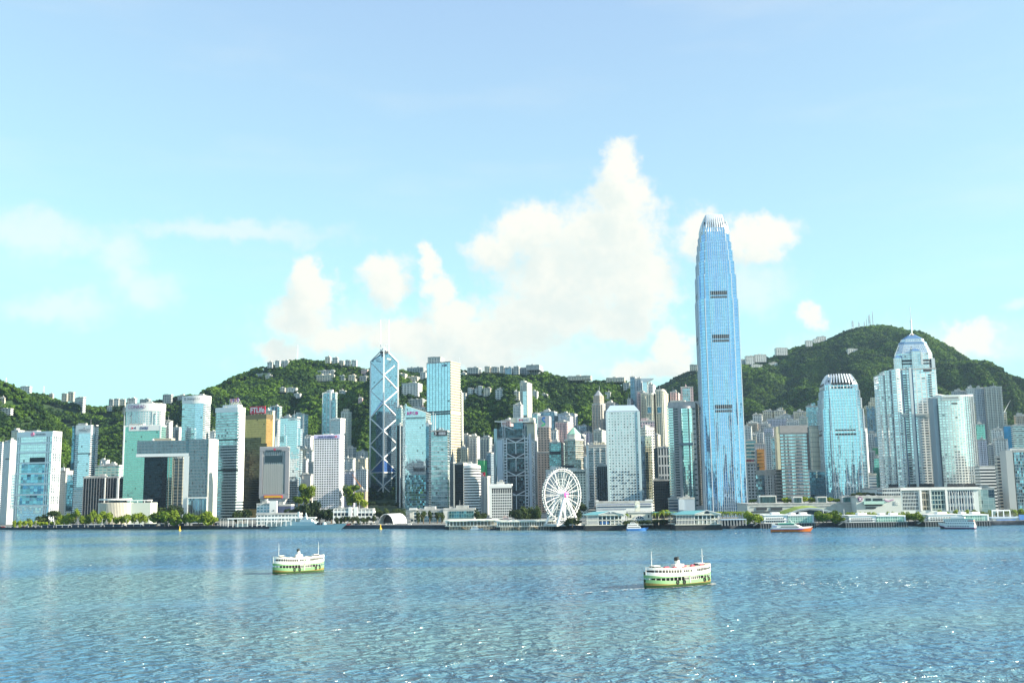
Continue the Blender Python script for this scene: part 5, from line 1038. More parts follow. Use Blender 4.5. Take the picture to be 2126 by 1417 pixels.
# ------------------------------------------------------------------ silver stepped tower with mast
def silver_tower():
    b = T('stepped_tower', 'silver stepped tower with slate roofs and a tall mast', 'skyscraper', 1862, 1936, 1944, 772, 1740, 8, facade('silver tower skin', (.62, .68, .68), (.56, .66, .74), 4.0, 3.0, .7, .8, gr=.1, rnd=.15, dark=.02), plant=False, chamfer=9)
    f = b.l; slate = mat('slate blue roof', (.16, .30, .50), .35, .4); zz = lambda y: f.px(1900, y)[1]; C = sum((Vector(p) for p in b.poly), Vector((0, 0)))/len(b.poly)
    def tier(name, k0, k1, y0, y1, m):
        mb = MB(); mb.prism(scaled(b.poly, k0, C), zz(y0), zz(y1), 0, 1, top=scaled(b.poly, k1, C)); return mb.build(name, [m, slate], b.root, fix=False)
    tier('upper_tier', .93, .93, 772, 733, b.m); tier('sloped_roof', .93, .70, 733, 712, b.m); tier('roof_band', .72, .68, 712, 708.5, slate); tier('top_tier', .60, .57, 708.5, 702, b.m); tier('pyramid_roof', .57, .07, 702, 690, slate)
    tier('band', .945, .945, 750, 746, LOUVRE); tier('band', .945, .945, 756, 753, LOUVRE)
    for (x0, x1, y0) in ((1858, 1871, 742), (1893, 1912, 729)):
        u0, u1 = f.px(x0, 760)[0], f.px(x1, 760)[0]; mb = MB(); q = [f.pt(u0, 0, 5), f.pt(u1, 0, 5), f.pt(u1, 0, -8), f.pt(u0, 0, -8)]; q = [p[:2] for p in q]
        mb.prism(q, zz(776), zz(y0), 0, 1); tw = mb.build('turret', [b.m, slate], b.root, fix=False)
        c = Vector(((q[0][0]+q[2][0])/2, (q[0][1]+q[2][1])/2)); mb = MB(); mb.prism(scaled(q, 1.05, c), zz(y0), zz(y0-7), 0, 0, top=scaled(q, .05, c)); mb.build('turret_roof', slate, tw)
    b.slab('bright_pier', f, 1910, 732, 1914, 757, WHITE, o1=5.5)
    b.slab('bright_side', f, 1936, 743, 1943, 840, mat('bright silver panel', (.74, .74, .76), .35, .3), o0=-10, o1=-1)
    mb = MB(); mb.tube((C.x, C.y, zz(692)), (C.x, C.y, zz(660)), 1.2, 8); mb.tube((C.x, C.y, zz(660)), (C.x, C.y, zz(634)), .6, 6)
    for y in (681, 663, 665): mb.box(C.x-2.2, C.x+2.2, C.y-.4, C.y+.4, zz(y)-.4, zz(y)+.4)
    for s in (-6, 6): mb.bar((C.x, C.y, zz(688)), (C.x+s, C.y-4, zz(694)), .3)
    mb.build('mast', STEEL, b.root); mb = MB(); mb.tube((C.x, C.y, zz(693)), (C.x, C.y, zz(689)), 4.5, 10, r2=1.5); mb.build('mast_base', mat('pinkish stone', (.6, .48, .42), .7), b.root)
silver_tower()
# curved silver serviced flats
sil = facade('silver rippled flats', (.70, .72, .70), (.62, .70, .76), 3.6, 3.2, .62, .70, gr=.08, rnd=.3, dark=.04)
aq = facade('aqua window rows', (.70, .73, .72), (.60, .74, .82), 3.6, 6.5, .56, .72, gr=.06, rnd=.25, dark=.03)
b = T('serviced_flats', 'curved silver and aqua block of flats with dark balcony slots', 'apartment tower', 1858, 1943, 1950, 765, 1420, 5, aq, D=32, plant=False, yb=1012)
f = b.l
def quad_piece(name, x0, x1, y0, m, o1, o0, bow=0):
    u0, u1 = f.px(x0, 900)[0], f.px(x1, 900)[0]; z1 = f.px((x0+x1)/2, y0)[1]; n = 6; q = []
    for i in range(n+1):
        s = i/n; q.append(f.pt(u0+(u1-u0)*s, 0, o1 + bow*4*s*(1-s))[:2])
    q += [f.pt(u1, 0, o0)[:2], f.pt(u0, 0, o0)[:2]]; mb = MB(); mb.prism(q, 0, z1, 0, 1); return mb.build(name, [m, ROOF], b.root, fix=False)
quad_piece('curved_wing', 1833, 1847, 777, sil, -6, -30, 3); quad_piece('curved_wing', 1845, 1858, 769, sil, -2, -30, 3); quad_piece('curved_wing', 1857.5, 1876, 766, aq, 1.5, -28, 2)
n = 46; z0, z1 = f.px(1900, 1000)[1], f.px(1900, 775)[1]; fh = (z1-z0)/n
for (x0, x1) in ((1883, 1890), (1935, 1942)):
    u0, u1 = f.px(x0, 900)[0], f.px(x1, 900)[0]; mb = MB(); f.slab(mb, u0, u1, 0, fh*.5, -.2, .5); me = mb.mesh('balcony_slot'); me.materials.append(BAND_D)
    for i in range(n): link('balcony_slot', me, None, b.root, (0, 0, z0+i*fh))
b.slab('split_column', f, 1891, 763, 1896, 1010, mat('silver cladding', (.62, .66, .68), .4, .3), o1=1.6); b.slab('dark_groove', f, 1897, 765, 1899, 1010, mat('navy groove', (.05, .10, .20), .3, .4), o1=1.0); b.slab('dark_groove', f, 1876, 768, 1877.5, 1010, mat('navy groove', (.05, .10, .20), .3, .4), o1=1.7)
b.slab('louvre_floor', f, 1845, 858, 1884, 866, mat('grey louvre', (.40, .46, .46), .5), o1=1.9); b.slab('louvre_floor', f, 1899, 858, 1936, 866, mat('grey louvre', (.40, .46, .46), .5), o1=.8); b.slab('base_band', f, 1845, 1004, 1945, 1011, LOUVRE, o1=1.2)
b.slab('roof_bar', f, 1917, 766, 1934, 770, LOUVRE, o1=1.0)
# curved hotel slab with sign
b = T('hotel_tower', 'pale curved hotel slab with grey brown lettering along its top', 'hotel', 1946, 2020, 2028, 821, 1380, 4, facade('pale hotel grid', (.76, .78, .73), (.74, .78, .78), 3.5, 4.0, .66, .74, gr=.07, rnd=.16, dark=.01), D=28, bulge=3, plant=False, yb=1012, parapet=WHITE)
f = b.l; b.sign(f, 1953, 821, 1992, 830, 'FOUR SEASONS HOTEL', mat('grey brown letters', (.42, .40, .36), .5), mat('pale sign panel', (.66, .72, .70), .4), out=3.9, hfrac=.4)
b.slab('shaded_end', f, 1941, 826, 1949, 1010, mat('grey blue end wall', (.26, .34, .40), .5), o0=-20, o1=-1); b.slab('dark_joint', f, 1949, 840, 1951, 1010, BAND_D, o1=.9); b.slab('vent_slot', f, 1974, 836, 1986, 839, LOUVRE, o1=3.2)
b.fins('base_slot', f, 22, 1.6, 3.0, LOUVRE, 0, 5.5, 5, f.L-3); b.fins('rib', f, 5, .5, 2.6, WHITE, 6, b.h, f.L*.72, f.L-1)
mb = MB(); u = f.px(1952, 818)[0]; mb.bar(f.pt(u-5, b.h+3.5, -4), f.pt(u+14, b.h+.5, -6), .5); mb.bar(f.pt(u+34, b.h+1, -6), f.pt(u+44, b.h+3, -4), .5); mb.build('roof_gondola', WHITE, b.root)
# flats behind on the right
for (x0, xs, x1, y, Y, lb, m, nb) in (
  (1976, 1996, 2006, 812, 2080, 'grey flats peeping over the curved hotel slab', grey_flats, 3), (2006, 2018, 2026, 806, 2060, 'pale blue flats rising behind the right end of the hotel slab', white_flats, 2),
  (2024, 2038, 2047, 806, 1900, 'tall blue grey tower with navy windows right of the hotel slab', FL('navy windows grey wall', (.46, .50, .54), glass=(.08, .14, .24), wf=.55, hf=.6, bay=2.8), 3), (2044, 2064, 2080, 803, 1880, 'tallest tan grey tower right of the hotel slab', FL('tan grey tower', (.50, .50, .46), bay=2.6, wf=.4), 4),
  (2026, 2038, 2044, 880, 1800, 'green grid flats low beside the hotel slab', green_glass, 2), (2030, 2042, 2048, 913, 1700, 'lilac flats with small square windows beside the hotel slab', lilac_flats, 3),
  (2078, 2084, 2090, 856, 1960, 'narrow cream slab right of the tall tan tower', cream_flats, 1), (2052, 2064, 2072, 923, 1740, 'small grey flats below the tall tan tower', grey_flats, 2),
  (2064, 2084, 2092, 912, 1690, 'white stepped flats with blue strips below the blue netted block', white_flats, 3), (2102, 2122, 2140, 882, 1800, 'white and green banded block at the right picture edge', FL('white green bands', (.68, .72, .68), fh=3.6, bay=20, hf=.5, wf=1.1, glass=(.2, .4, .4)), 2)):
    b = T('apartment_tower', lb, 'apartment tower', x0, xs, x1, y, Y, 18, m, group='flats at the right end of the city'); b.bays(b.l, nb, max(1.6, b.L1/nb*.45), 1.7, m)
b = T('construction_tower', 'square block wrapped in bright blue netting near the right edge', 'building site', 2085, 2100, 2106, 883, 1840, 18, mat('blue net', (.06, .34, .62), .8, noise=.2, nscale=.15), plant=False)
b = T('office_block', 'white block with thick black bands right of the hotel podium', 'office block', 2034, 2070, 2074, 968, 1340, 6, BAND_D, plant=False); b.floors('floor_band', 3.9, .5, .5, WHITE, 0, b.h)
b = T('office_block', 'dark block with pale sills and a rounded corner, right of the white banded block', 'office block', 2070, 2090, 2096, 948, 1300, 10, FL('pale sills', (.56, .56, .50), fh=3.9, bay=14, hf=.55, wf=.94, glass=(.05, .08, .12)))
b = T('office_tower', 'broad blue glass slab with a grey concrete edge at the right picture edge', 'office tower', 2104, 2150, 2160, 936, 1260, 6, facade('speckled blue glass', (.32, .40, .44), (.24, .40, .48), 3.8, 2.2, .86, .88, gr=.08, tilt=.05, rnd=.4, dark=.2)); b.slab('grey_pier', b.l, 2090, 934, 2104.5, 1060, mat('grey edge pier', (.44, .46, .46), .6), o0=-20, o1=.8); b.slab('roof_lid', b.l, 2096, 930, 2126, 934, concrete, o1=.5)
b = T('office_block', 'translucent grey green glass block before the white banded block', 'office block', 2036, 2064, 2068, 1014, 1270, 5, facade('misty glass grid', (.44, .52, .50), (.42, .56, .56), 4.5, 6, .92, .94, gr=.25, metal=.5, rnd=.2), D=20); b.slab('blue_panel', b.l, 2052, 1016, 2064, 1032, deep_glass, o1=.4)
# ------------------------------------------------------------------ slim blocks packed between the named towers
for (x0, xs, x1, y, Y, lb, m, nb) in (
  (1021, 1029, 1033, 925, 1900, 'narrow grey flats squeezed against the left side of the chevron tower', grey_flats, 2), (1108, 1116, 1120, 905, 1920, 'pale strip of flats between the chevron tower and the granite tower', white_flats, 2),
  (1143, 1156, 1161, 893, 1950, 'white flats right behind the granite tower shoulder', white_flats, 3), (1194, 1209, 1216, 902, 1930, 'grey flats behind the green pyramid roof', grey_flats, 3),
  (1213, 1226, 1232, 926, 1800, 'tan flats left of the white piered tower', tan_flats, 3), (1204, 1217, 1222, 946, 1700, 'blue grey block between the pyramid tower and the piered tower', blue_flats, 2),
  (1354, 1366, 1371, 902, 1850, 'cream flats behind the pink gridded block', cream_flats, 2), (1555, 1566, 1570, 903, 1960, 'cream flats above the teal striped office', cream_flats, 2),
  (1568, 1580, 1585, 896, 1990, 'white flats above the orange scaffolding', white_flats, 3), (1587, 1598, 1602, 903, 1820, 'white flats right of the orange scaffolding', white_flats, 2),
  (1618, 1636, 1642, 861, 2120, 'white flats right of the cream turret flats', white_flats, 3), (1640, 1653, 1658, 863, 2120, 'lilac flats behind the white terraced flats', lilac_flats, 2),
  (1659, 1671, 1676, 866, 2020, 'pale stone flats left of the teal banded tower foot', pale_flats, 2), (1787, 1797, 1801, 904, 1820, 'white strip of flats behind the right edge of the pale cyan tower', white_flats, 2),
  (1816, 1828, 1834, 905, 1860, 'blue grey flats below the cream crowned blue tower', blue_flats, 2), (2008, 2018, 2024, 836, 1980, 'cream flats between the hotel slab and the navy windowed tower', cream_flats, 2),
  (2056, 2074, 2082, 892, 1800, 'white flats below the tall tan tower, left of the blue netting', white_flats, 3), (2108, 2124, 2130, 862, 1940, 'tan flats rising at the right picture edge', tan_flats, 3),
  (598, 612, 618, 880, 1990, 'cream flats behind the stepped aqua tower', cream_flats, 2), (632, 646, 651, 905, 1980, 'white flats left above the white punched tower', white_flats, 3),
  (716, 734, 740, 929, 1990, 'grey flats low between the cream tower and the braced tower', grey_flats, 3), (738, 758, 765, 937, 2000, 'white flats under the hill left of the braced tower', white_flats, 4),
  (566, 578, 582, 872, 1900, 'pale grey flats between the gold tower and the aqua tower', grey_flats, 2), (957, 968, 972, 930, 1860, 'cream flats beside the square tower foot', cream_flats, 2),
  (1009, 1020, 1025, 940, 1880, 'blue grey flats right of the green netted building', blue_flats, 2), (1172, 1186, 1192, 890, 1990, 'lilac flats above the pyramid tower left side', lilac_flats, 3),
  (1232, 1250, 1258, 893, 1900, 'pale flats behind the white piered tower', pale_flats, 3), (208, 222, 228, 955, 1760, 'small white flats behind the dark finned block', white_flats, 2)):
    b = T('apartment_tower', lb, 'apartment tower', x0, xs, x1, y, Y, 15, m, group='slim blocks packed between the towers'); b.bays(b.l, nb, max(1.6, b.L1/nb*.45), 1.7, m)
# ------------------------------------------------------------------ waterfront buildings and piers
TEALR = mat('teal metal roof', (.12, .36, .38), .45, .2); CREAM = mat('cream render', (.72, .70, .60), .7); PILE = mat('dark piles', (.03, .035, .04), .9, noise=.4, nscale=.6)
PALEG = facade('mint glass grid', (.55, .70, .62), (.36, .60, .50), 2.6, 2.4, .86, .86, metal=.6, gr=.12, rnd=.2, dark=.02)
def frame(x0, x1, y, Y, depth, kind, label, cat, group=None, th=0.0):
    """an Empty at the near left foot of a waterfront building; local x runs along its front, y away from the water"""
    P = at(x0, y, Y); Q = at(x1, y, Y); root = thing(kind, label, cat, (P.x, Y, 0), R(th), group); return root, Q.x-P.x, lambda yy: at((x0+x1)/2, yy, Y).z
# drum shaped council building
def drum():
    Y = 1330; c = at(230, 1060, Y); root = thing('council_drum', 'round ribbed council drum with a floating white disc roof', 'civic building', (c.x, Y+22, GZ)); k = Y/F_PX
    r = 38*k; top = at(230, 1043, Y).z - GZ; mb = MB(); poly = [(r*math.cos(a), r*.8*math.sin(a)) for a in np.linspace(0, 2*math.pi, 40, endpoint=False)]
    mb.prism(poly, 0, top, 0, 1); mb.build('drum_wall', [mat('tan ribbed wall', (.50, .46, .38), .6), ROOF], root, fix=False)
    mb = MB(); mb.prism([(-.25, -.5), (.25, -.5), (.25, .5), (-.25, .5)], 0, top, 0, 0); me = mb.mesh('rib'); me.materials.append(mat('pale rib', (.72, .68, .6), .5))
    for a in np.linspace(math.pi*1.02, math.pi*1.98, 40): link('rib', me, None, root, (r*math.cos(a), r*.8*math.sin(a), 0))
    mb = MB(); mb.prism([(r*.88*math.cos(a)-3, r*.7*math.sin(a)) for a in np.linspace(0, 2*math.pi, 32, endpoint=False)], top+3.2, top+5.0, 0, 0, bottom=True); mb.build('disc_roof', WHITE, root)
    mb = MB(); mb.prism([(r*.5*math.cos(a), r*.45*math.sin(a)) for a in np.linspace(0, 2*math.pi, 24, endpoint=False)], top, top+3.2, 0, 0); mb.build('clerestory', BAND_D, root)
    mb = MB(); mb.box(r*.75, r+36*k, -r*.4, r*.7, 0, top-.5); mb.build('side_wing', mat('pale green wall', (.54, .60, .54), .6), root)
    mb = MB(); mb.box(r*.6, r+28*k, -r*.3, r*.5, top+1.8, top+3.0); [mb.box(r*.8+i*9, r*.8+i*9+.6, -r*.3, -r*.3+.6, top-.5, top+1.8) for i in range(4)]; mb.build('canopy', WHITE, root)
drum()
# the long white promenade canopy
root, L, z = frame(472, 655, 1080, 1205, 8, 'promenade_canopy', 'long flat white canopy on columns along the quay behind the warship', 'canopy')
mb = MB(); mb.box(0, L, 0, 9, z(1076), z(1074)); mb.build('roof', WHITE, root)
for i in range(19):
    mb = MB(); x = .8 + (L-1.6)*i/18; mb.box(x-.3, x+.3, .5, 1.1, GZ, z(1076)); mb.build('column', WHITE, root)
for (a, c) in ((.08, .22), (.42, .72)):
    mb = MB(); mb.box(L*a, L*c, 5, 9, GZ, GZ+3.6); mb.build('kiosk_wall', mat('dim cream wall', (.5, .48, .42), .7), root)
# arched white stage shell
root, L, z = frame(784, 818, 1080, 1240, 20, 'hangar', 'white half round hangar open at its left end', 'hangar', th=0)
mb = MB(); r = at(800, 1066, 1240).z - GZ
n = 14; arc = [(0, 0)]
ring = [(r*1.25*math.cos(a), r*math.sin(a)) for a in np.linspace(0, math.pi, n)]
mv = Vector((math.cos(R(58)), math.sin(R(58)))); fx = Vector((math.sin(R(58)), -math.cos(R(58))))
def P3(q, d, s=1.0): p = fx*(q[0]*s*.75) + mv*d; return (p.x + 9, p.y + 6, GZ + q[1]*s)
for a, c in zip(ring[:-1], ring[1:]):
    mb.face([P3(a, 0), P3(c, 0), P3(c, 26), P3(a, 26)]); mb.face([P3(a, 0, .94), P3(a, 26, .94), P3(c, 26, .94), P3(c, 0, .94)]); mb.face([P3(a, 0), P3(a, 0, .94), P3(c, 0, .94), P3(c, 0)])
mb.build('shell', WHITE, root); mb = MB(); mb.face([P3(q, 8, .93) for q in ring]); mb.face([P3(q, 26, .97) for q in ring]); mb.build('back_wall', LOUVRE, root, fix=False)
# public piers 9 and 10: long white arcades on piles
def arcade(x0, x1, yw, ytop, depth, label, na, th=0):
    w0 = on_water((x0+x1)/2, yw); Y = w0.y; P, Q = at(x0, yw, Y), at(x1, yw, Y); L = Q.x-P.x
    root = thing('arcade_pier', label, 'pier', (P.x, Y, 0), R(th), 'white arcaded public piers'); zt = at((x0+x1)/2, ytop, Y).z
    r2 = 5.0; plan = [(0, r2), (r2*.3, r2*.3), (r2, 0), (L-r2, 0), (L-r2*.3, r2*.3), (L, r2), (L, depth), (0, depth)]
    mb = MB(); mb.prism(plan, -2, 3.6, 0, 1, bottom=False); mb.build('piled_base', [PILE, CREAM], root)
    mb = MB(); mb.box(-.25, .25, -.2, .2, -1, 3.3); me = mb.mesh('fender'); me.materials.append(mat('pale fender', (.55, .53, .44), .8)); n = int(L/1.9)
    for i in range(n): link('fender', me, None, root, (r2 + (L-2*r2)*i/(n-1), -.2, 0))
    mb = MB(); mb.prism(offset_poly(plan, .5), 3.4, 4.3, 0, 0, bottom=True); mb.build('deck', CREAM, root)
    mb = MB(); mb.prism(offset_poly(plan, .9), zt-1.3, zt-.4, 0, 0, bottom=True); mb.prism(plan, zt-.4, zt+.6, 0, 0, top=offset_poly(plan, -2.5)); mb.build('roof', mat('pale pier roof', (.66, .68, .58), .6), root)
    xs = np.linspace(1.2, L-1.2, na+1)
    for i, x in enumerate(xs):
        mb = MB(); mb.box(x-.45, x+.45, .6, 1.4, 4.3, zt-1.3); mb.box(x-.45, x+.45, depth-1.4, depth-.6, 4.3, zt-1.3); mb.build('column', WHITE, root)
    for a, c in zip(xs[:-1], xs[1:]):      # arch heads
        mb = MB(); m = (a+c)/2; w = (c-a)/2-.45; zs = zt-1.3; h = min(1.5, (zs-4.3)*.35)
        for t0, t1 in zip(np.linspace(0, math.pi, 9)[:-1], np.linspace(0, math.pi, 9)[1:]):
            u0, u1 = m-w*math.cos(t0), m-w*math.cos(t1); mb.face([(u0, .7, zs-h+h*math.sin(t0)*.92), (u1, .7, zs-h+h*math.sin(t1)*.92), (u1, .7, zs), (u0, .7, zs)])
        mb.build('arch', WHITE, root, fix=False)
    mb = MB(); mb.box(2, L-2, depth*.55, depth*.6, 4.3, zt-1.3); mb.build('inner_wall', mat('dim inner wall', (.4, .42, .4), .8), root)
    for u in (.3, .62):
        mb = MB()
        for i in range(8): mb.box(L*u+i*.9, L*u+i*.9+.9, -1.6, -.5, 3.2-i*.5-.5, 3.2-i*.5)
        mb.build('landing_steps', mat('timber steps', (.30, .22, .12), .8), root)
    return root, L, zt, Y
arcade(924, 1036, 1098.5, 1079, 26, 'white arcaded pier with rounded end, left one of the two', 15)
r_, L_, zt_, Y_ = arcade(1030, 1158, 1099.5, 1080, 24, 'white arcaded pier reaching to the observation wheel, right one of the two', 24)
p = on_water(1050, 1080, 0); c = at(1051, 1075, Y_+14); t = thing('sail_tent', 'small pinkish pointed tent on the roof of the right arcaded pier', 'tent', (c.x, c.y, zt_+.6))
mb = MB(); mb.prism([(-4, -2), (4, -2), (4, 2), (-4, 2)], 0, .6, 0, 0); mb.prism([(-4, -2), (4, -2), (4, 2), (-4, 2)], .6, 5, 0, 0, top=[(-2.2, -.1), (-1.8, -.1), (-1.8, .1), (-2.2, .1)]); mb.build('canvas', mat('pink canvas', (.72, .48, .40), .8), t)
# star ferry piers with teal roofs
def ferry_pier(x0, x1, xa, xb, yw, yeave, yridge, label, text, split):
    Y = on_water((x0+x1)/2, yw).y + 1; P, Q = at(x0, yw, Y), at(x1, yw, Y); L = Q.x-P.x; D = 34
    root = thing('ferry_pier', label, 'ferry pier', (P.x, Y, 0), 0, 'teal roofed ferry piers'); ze = at(x1, yeave, Y).z; zr = at(xb, yridge, Y+8).z
    mb = MB(); mb.box(-1, L+2, 0, D, -2, 5.2); mb.build('piled_base', [PILE], root)
    mb = MB(); mb.box(-1.5, L+2.5, -.6, D, 5.2, 5.9); mb.build('deck', CREAM, root)
    sx = L*split                                           # the gabled hall starts here; left of it the open side wing
    mb = MB(); mb.box(sx+1.5, L-2, 3, D-2, 5.9, ze-.3); mb.build('hall', facade('ferry hall glass', (.5, .56, .5), (.10, .16, .18), 3.6, 4.0, .7, .8, metal=.5, rnd=.7, dark=.3), root, fix=False)
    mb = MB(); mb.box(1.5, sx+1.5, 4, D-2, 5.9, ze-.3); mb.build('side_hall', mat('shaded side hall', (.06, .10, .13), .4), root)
    zm = 5.9 + (ze-5.9)*.48
    mb = MB(); mb.box(0, L, .4, 3.5, zm-.35, zm+.35); mb.build('upper_deck', CREAM, root)
    n1, n2 = 12, 7
    for i in range(n1):
        x = .5 + (sx-.5)*i/n1; mb = MB(); mb.box(x-.22, x+.22, .5, 1.0, 5.9, ze); mb.build('column', WHITE, root)
    for i in range(n2):
        x = sx + (L-sx-.6)*i/(n2-1); mb = MB(); mb.box(x-.38, x+.38, .4, 1.2, 5.9, ze); mb.build('column', WHITE, root)
    for (a, c, z0, z1, m) in ((sx+2, sx+(L-sx)*.42, 6.6, 9.2, BLUEP if text else CREAM), (sx+(L-sx)*.5, L-3, 6.6, 9.0, CREAM)):
        mb = MB(); mb.box(a, c, 1.9, 2.3, z0, z1); mb.build('poster_panel', m, root)
    mb = MB(); mb.box(-1, L+1, -.8, D+.5, ze, ze+.9); mb.build('eave', CREAM, root)
    mb = MB(); xm = sx + (L-sx)*.5; z0 = ze+.9; rx = L*.06   # long ridge to the gable
    mb.face([(-2, -1.2, z0), (sx, -1.2, z0), (xm-1, 14, zr), (rx+6, 16, zr-.6)]); mb.face([(L+1.5, D, z0), (-2, D, z0), (rx+6, 16, zr-.6), (xm-1, 16, zr)]); mb.face([(-2, D, z0), (-2, -1.2, z0), (rx+6, 16, zr-.6)])
    mb.face([(sx, -1.2, z0), (xm, -1.2, zr), (xm, 16, zr), (xm-1, 14, zr)]); mb.face([(xm, -1.2, zr), (L+1.5, -1.2, z0), (L+1.5, D, z0), (xm, 16, zr)]); mb.build('roof', TEALR, root, fix=False)
    mb = MB(); mb.face([(sx+.5, -.9, z0), (L+1, -.9, z0), (xm, -.9, zr-.4)]); mb.face([(L+1, -.4, z0), (sx+.5, -.4, z0), (xm, -.4, zr-.4)]); g = mb.build('gable', CREAM, root, fix=False)
    mb = MB()
    for a, c in (((sx, z0), (xm, zr)), ((xm, zr), (L+1.6, z0))): mb.bar((a[0], -1.3, a[1]+.1), (c[0], -1.3, c[1]+.1), .3)
    mb.build('gable_trim', WHITE, root)
    if text:
        me = text_mesh('天星碼頭', 1.5, .03, .2, (L-sx)*.42); o = link('lettering', me, GREYL, g); o.rotation_euler = (R(90), 0, 0); o.location = (xm, -1.0, z0+1.4)
        mb = MB(); mb.tube((xm, -1.4, z0+(zr-z0)*.68), (xm, -.8, z0+(zr-z0)*.68), .9, 12); mb.build('roundel', WHITE, g)
    else:
        mb = MB(); ring_ = [(xm+2.6*math.cos(a), -1.0, z0+.5+2.4*math.sin(a)) for a in np.linspace(0, math.pi, 10)]; mb.face(ring_[::-1]); mb.build('fan_window', BAND_D, g, fix=False)
    for dx, w in ((-4.5, 4.0),):
        for z in (6.5, 9.2, 11.8):
            mb = MB(); mb.box(dx-2, dx+w, 6, 12, z, z+.5); mb.build('balcony', CREAM, root)
ferry_pier(1218, 1295, 1220, 1270, 1101, 1069, 1060, 'teal roofed ferry pier with lettered gable and dark side hall, left of the yacht', True, .32)
ferry_pier(1405, 1495, 1405, 1465, 1100, 1068, 1058.5, 'teal roofed ferry pier with a half round gable window and long colonnade', False, .42)
# white post block and arched clock hall between the ferry piers
b = T('post_block', 'long white banded post block with stepped roof behind the arched hall', 'civic building', 1238, 1354, 1356, 1041, 1240, 3, WHITE, D=24, plant=False)
blue_b = mat('blue grey strip glass', (.12, .16, .34), .2, .5)
for (x0, y0, x1, y1) in ((1240, 1045.5, 1352, 1047.3), (1240, 1050.5, 1352, 1052.3), (1240, 1056, 1300, 1057)): b.slab('window_band', b.l, x0, y0, x1, y1, blue_b, o1=.4)
b.slab('floor_ledge', b.l, 1237.5, 1048.6, 1356, 1049.4, WHITE, o1=1.2); b.slab('tower_block', b.l, 1340, 1036, 1355, 1041.2, WHITE, o0=-12, o1=.2); b.slab('tower_block', b.l, 1237, 1038, 1243, 1041.2, WHITE, o0=-12, o1=.2)
b = T('clock_hall', 'cream arched hall with a small clock tower between the ferry piers', 'civic building', 1303, 1353, 1355, 1063, 1090, 2, CREAM, D=14, plant=False)
f = b.l; u, z = f.px(1328, 1078)
mb = MB(); rr_ = 5.2; mb.face([f.pt(u - rr_*math.cos(a), z-1.5 + rr_*math.sin(a), .5) for a in np.linspace(math.pi, 0, 14)][::-1]); ob = mb.build('arched_window', mat('deep blue pane', (.05, .12, .2), .15, .5), b.root, fix=False)
mb = MB(); A_ = [f.pt(u - (rr_+.5)*math.cos(a), z-1.5 + (rr_+.5)*math.sin(a), .7) for a in np.linspace(0, math.pi, 14)]
for a, c in zip(A_[:-1], A_[1:]): mb.bar(a, c, .45)
for a in np.linspace(.4, math.pi-.4, 5): mb.bar(f.pt(u, z-1.5, .8), f.pt(u-rr_*math.cos(a), z-1.5+rr_*math.sin(a), .8), .16)
mb.build('arch_frame', WHITE, b.root)
b.slab('clock_tower', f, 1319, 1041.5, 1329, 1063, CREAM, o0=-8, o1=-2); b.slab('clock_tower_cap', f, 1321, 1039.5, 1327, 1041.6, CREAM, o0=-7, o1=-3); b.slab('side_window', f, 1308, 1068, 1310.5, 1074, BAND_D, o1=.4); b.slab('side_window', f, 1345, 1068, 1347.5, 1074, BAND_D, o1=.4); b.slab('cornice', f, 1302, 1076.6, 1354, 1078, WHITE, o1=1.2); b.slab('balustrade', f, 1303, 1062.5, 1353.5, 1063.6, WHITE, o1=.8)
u, z = f.px(1324, 1050); mb = MB(); mb.tube(f.pt(u, z, -2), f.pt(u, z, -1.6), 1.4, 14); mb.build('clock_face', WHITE, b.root)
root, L, z = frame(1354, 1406, 1075, 1085, 10, 'covered_walkway', 'two level teal roofed walkway between the arched hall and the colonnaded ferry pier', 'walkway')
mb = MB(); mb.box(0, L, 0, 9, z(1064), z(1062)); mb.build('roof', TEALR, root); mb = MB(); mb.box(0, L, 1, 8, z(1077.5), z(1076)); mb.build('deck', CREAM, root); mb = MB(); mb.box(0, L, 6, 8, GZ, z(1064)); mb.build('back_wall', LOUVRE, root)
for i in range(5):
    mb = MB(); x = .5+(L-1)*i/4; mb.box(x-.25, x+.25, .5, 1, GZ, z(1064)); mb.build('column', CREAM, root)
root, L, z = frame(1498, 1550, 1082, 1040, 10, 'quay_canopy', 'low pale canopy sheltering people right of the colonnaded ferry pier', 'canopy')
mb = MB(); mb.box(0, L, 0, 10, z(1078.5), z(1077)); mb.build('roof', mat('pale blue roof', (.42, .54, .66), .5), root); mb = MB(); mb.box(1, L-1, 8, 9, GZ, z(1079)); mb.build('back_wall', LOUVRE, root)
for i in range(9):
    mb = MB(); x = .5+(L-1)*i/8; mb.box(x-.2, x+.2, .5, .9, GZ, z(1078.5)); mb.build('column', WHITE, root)
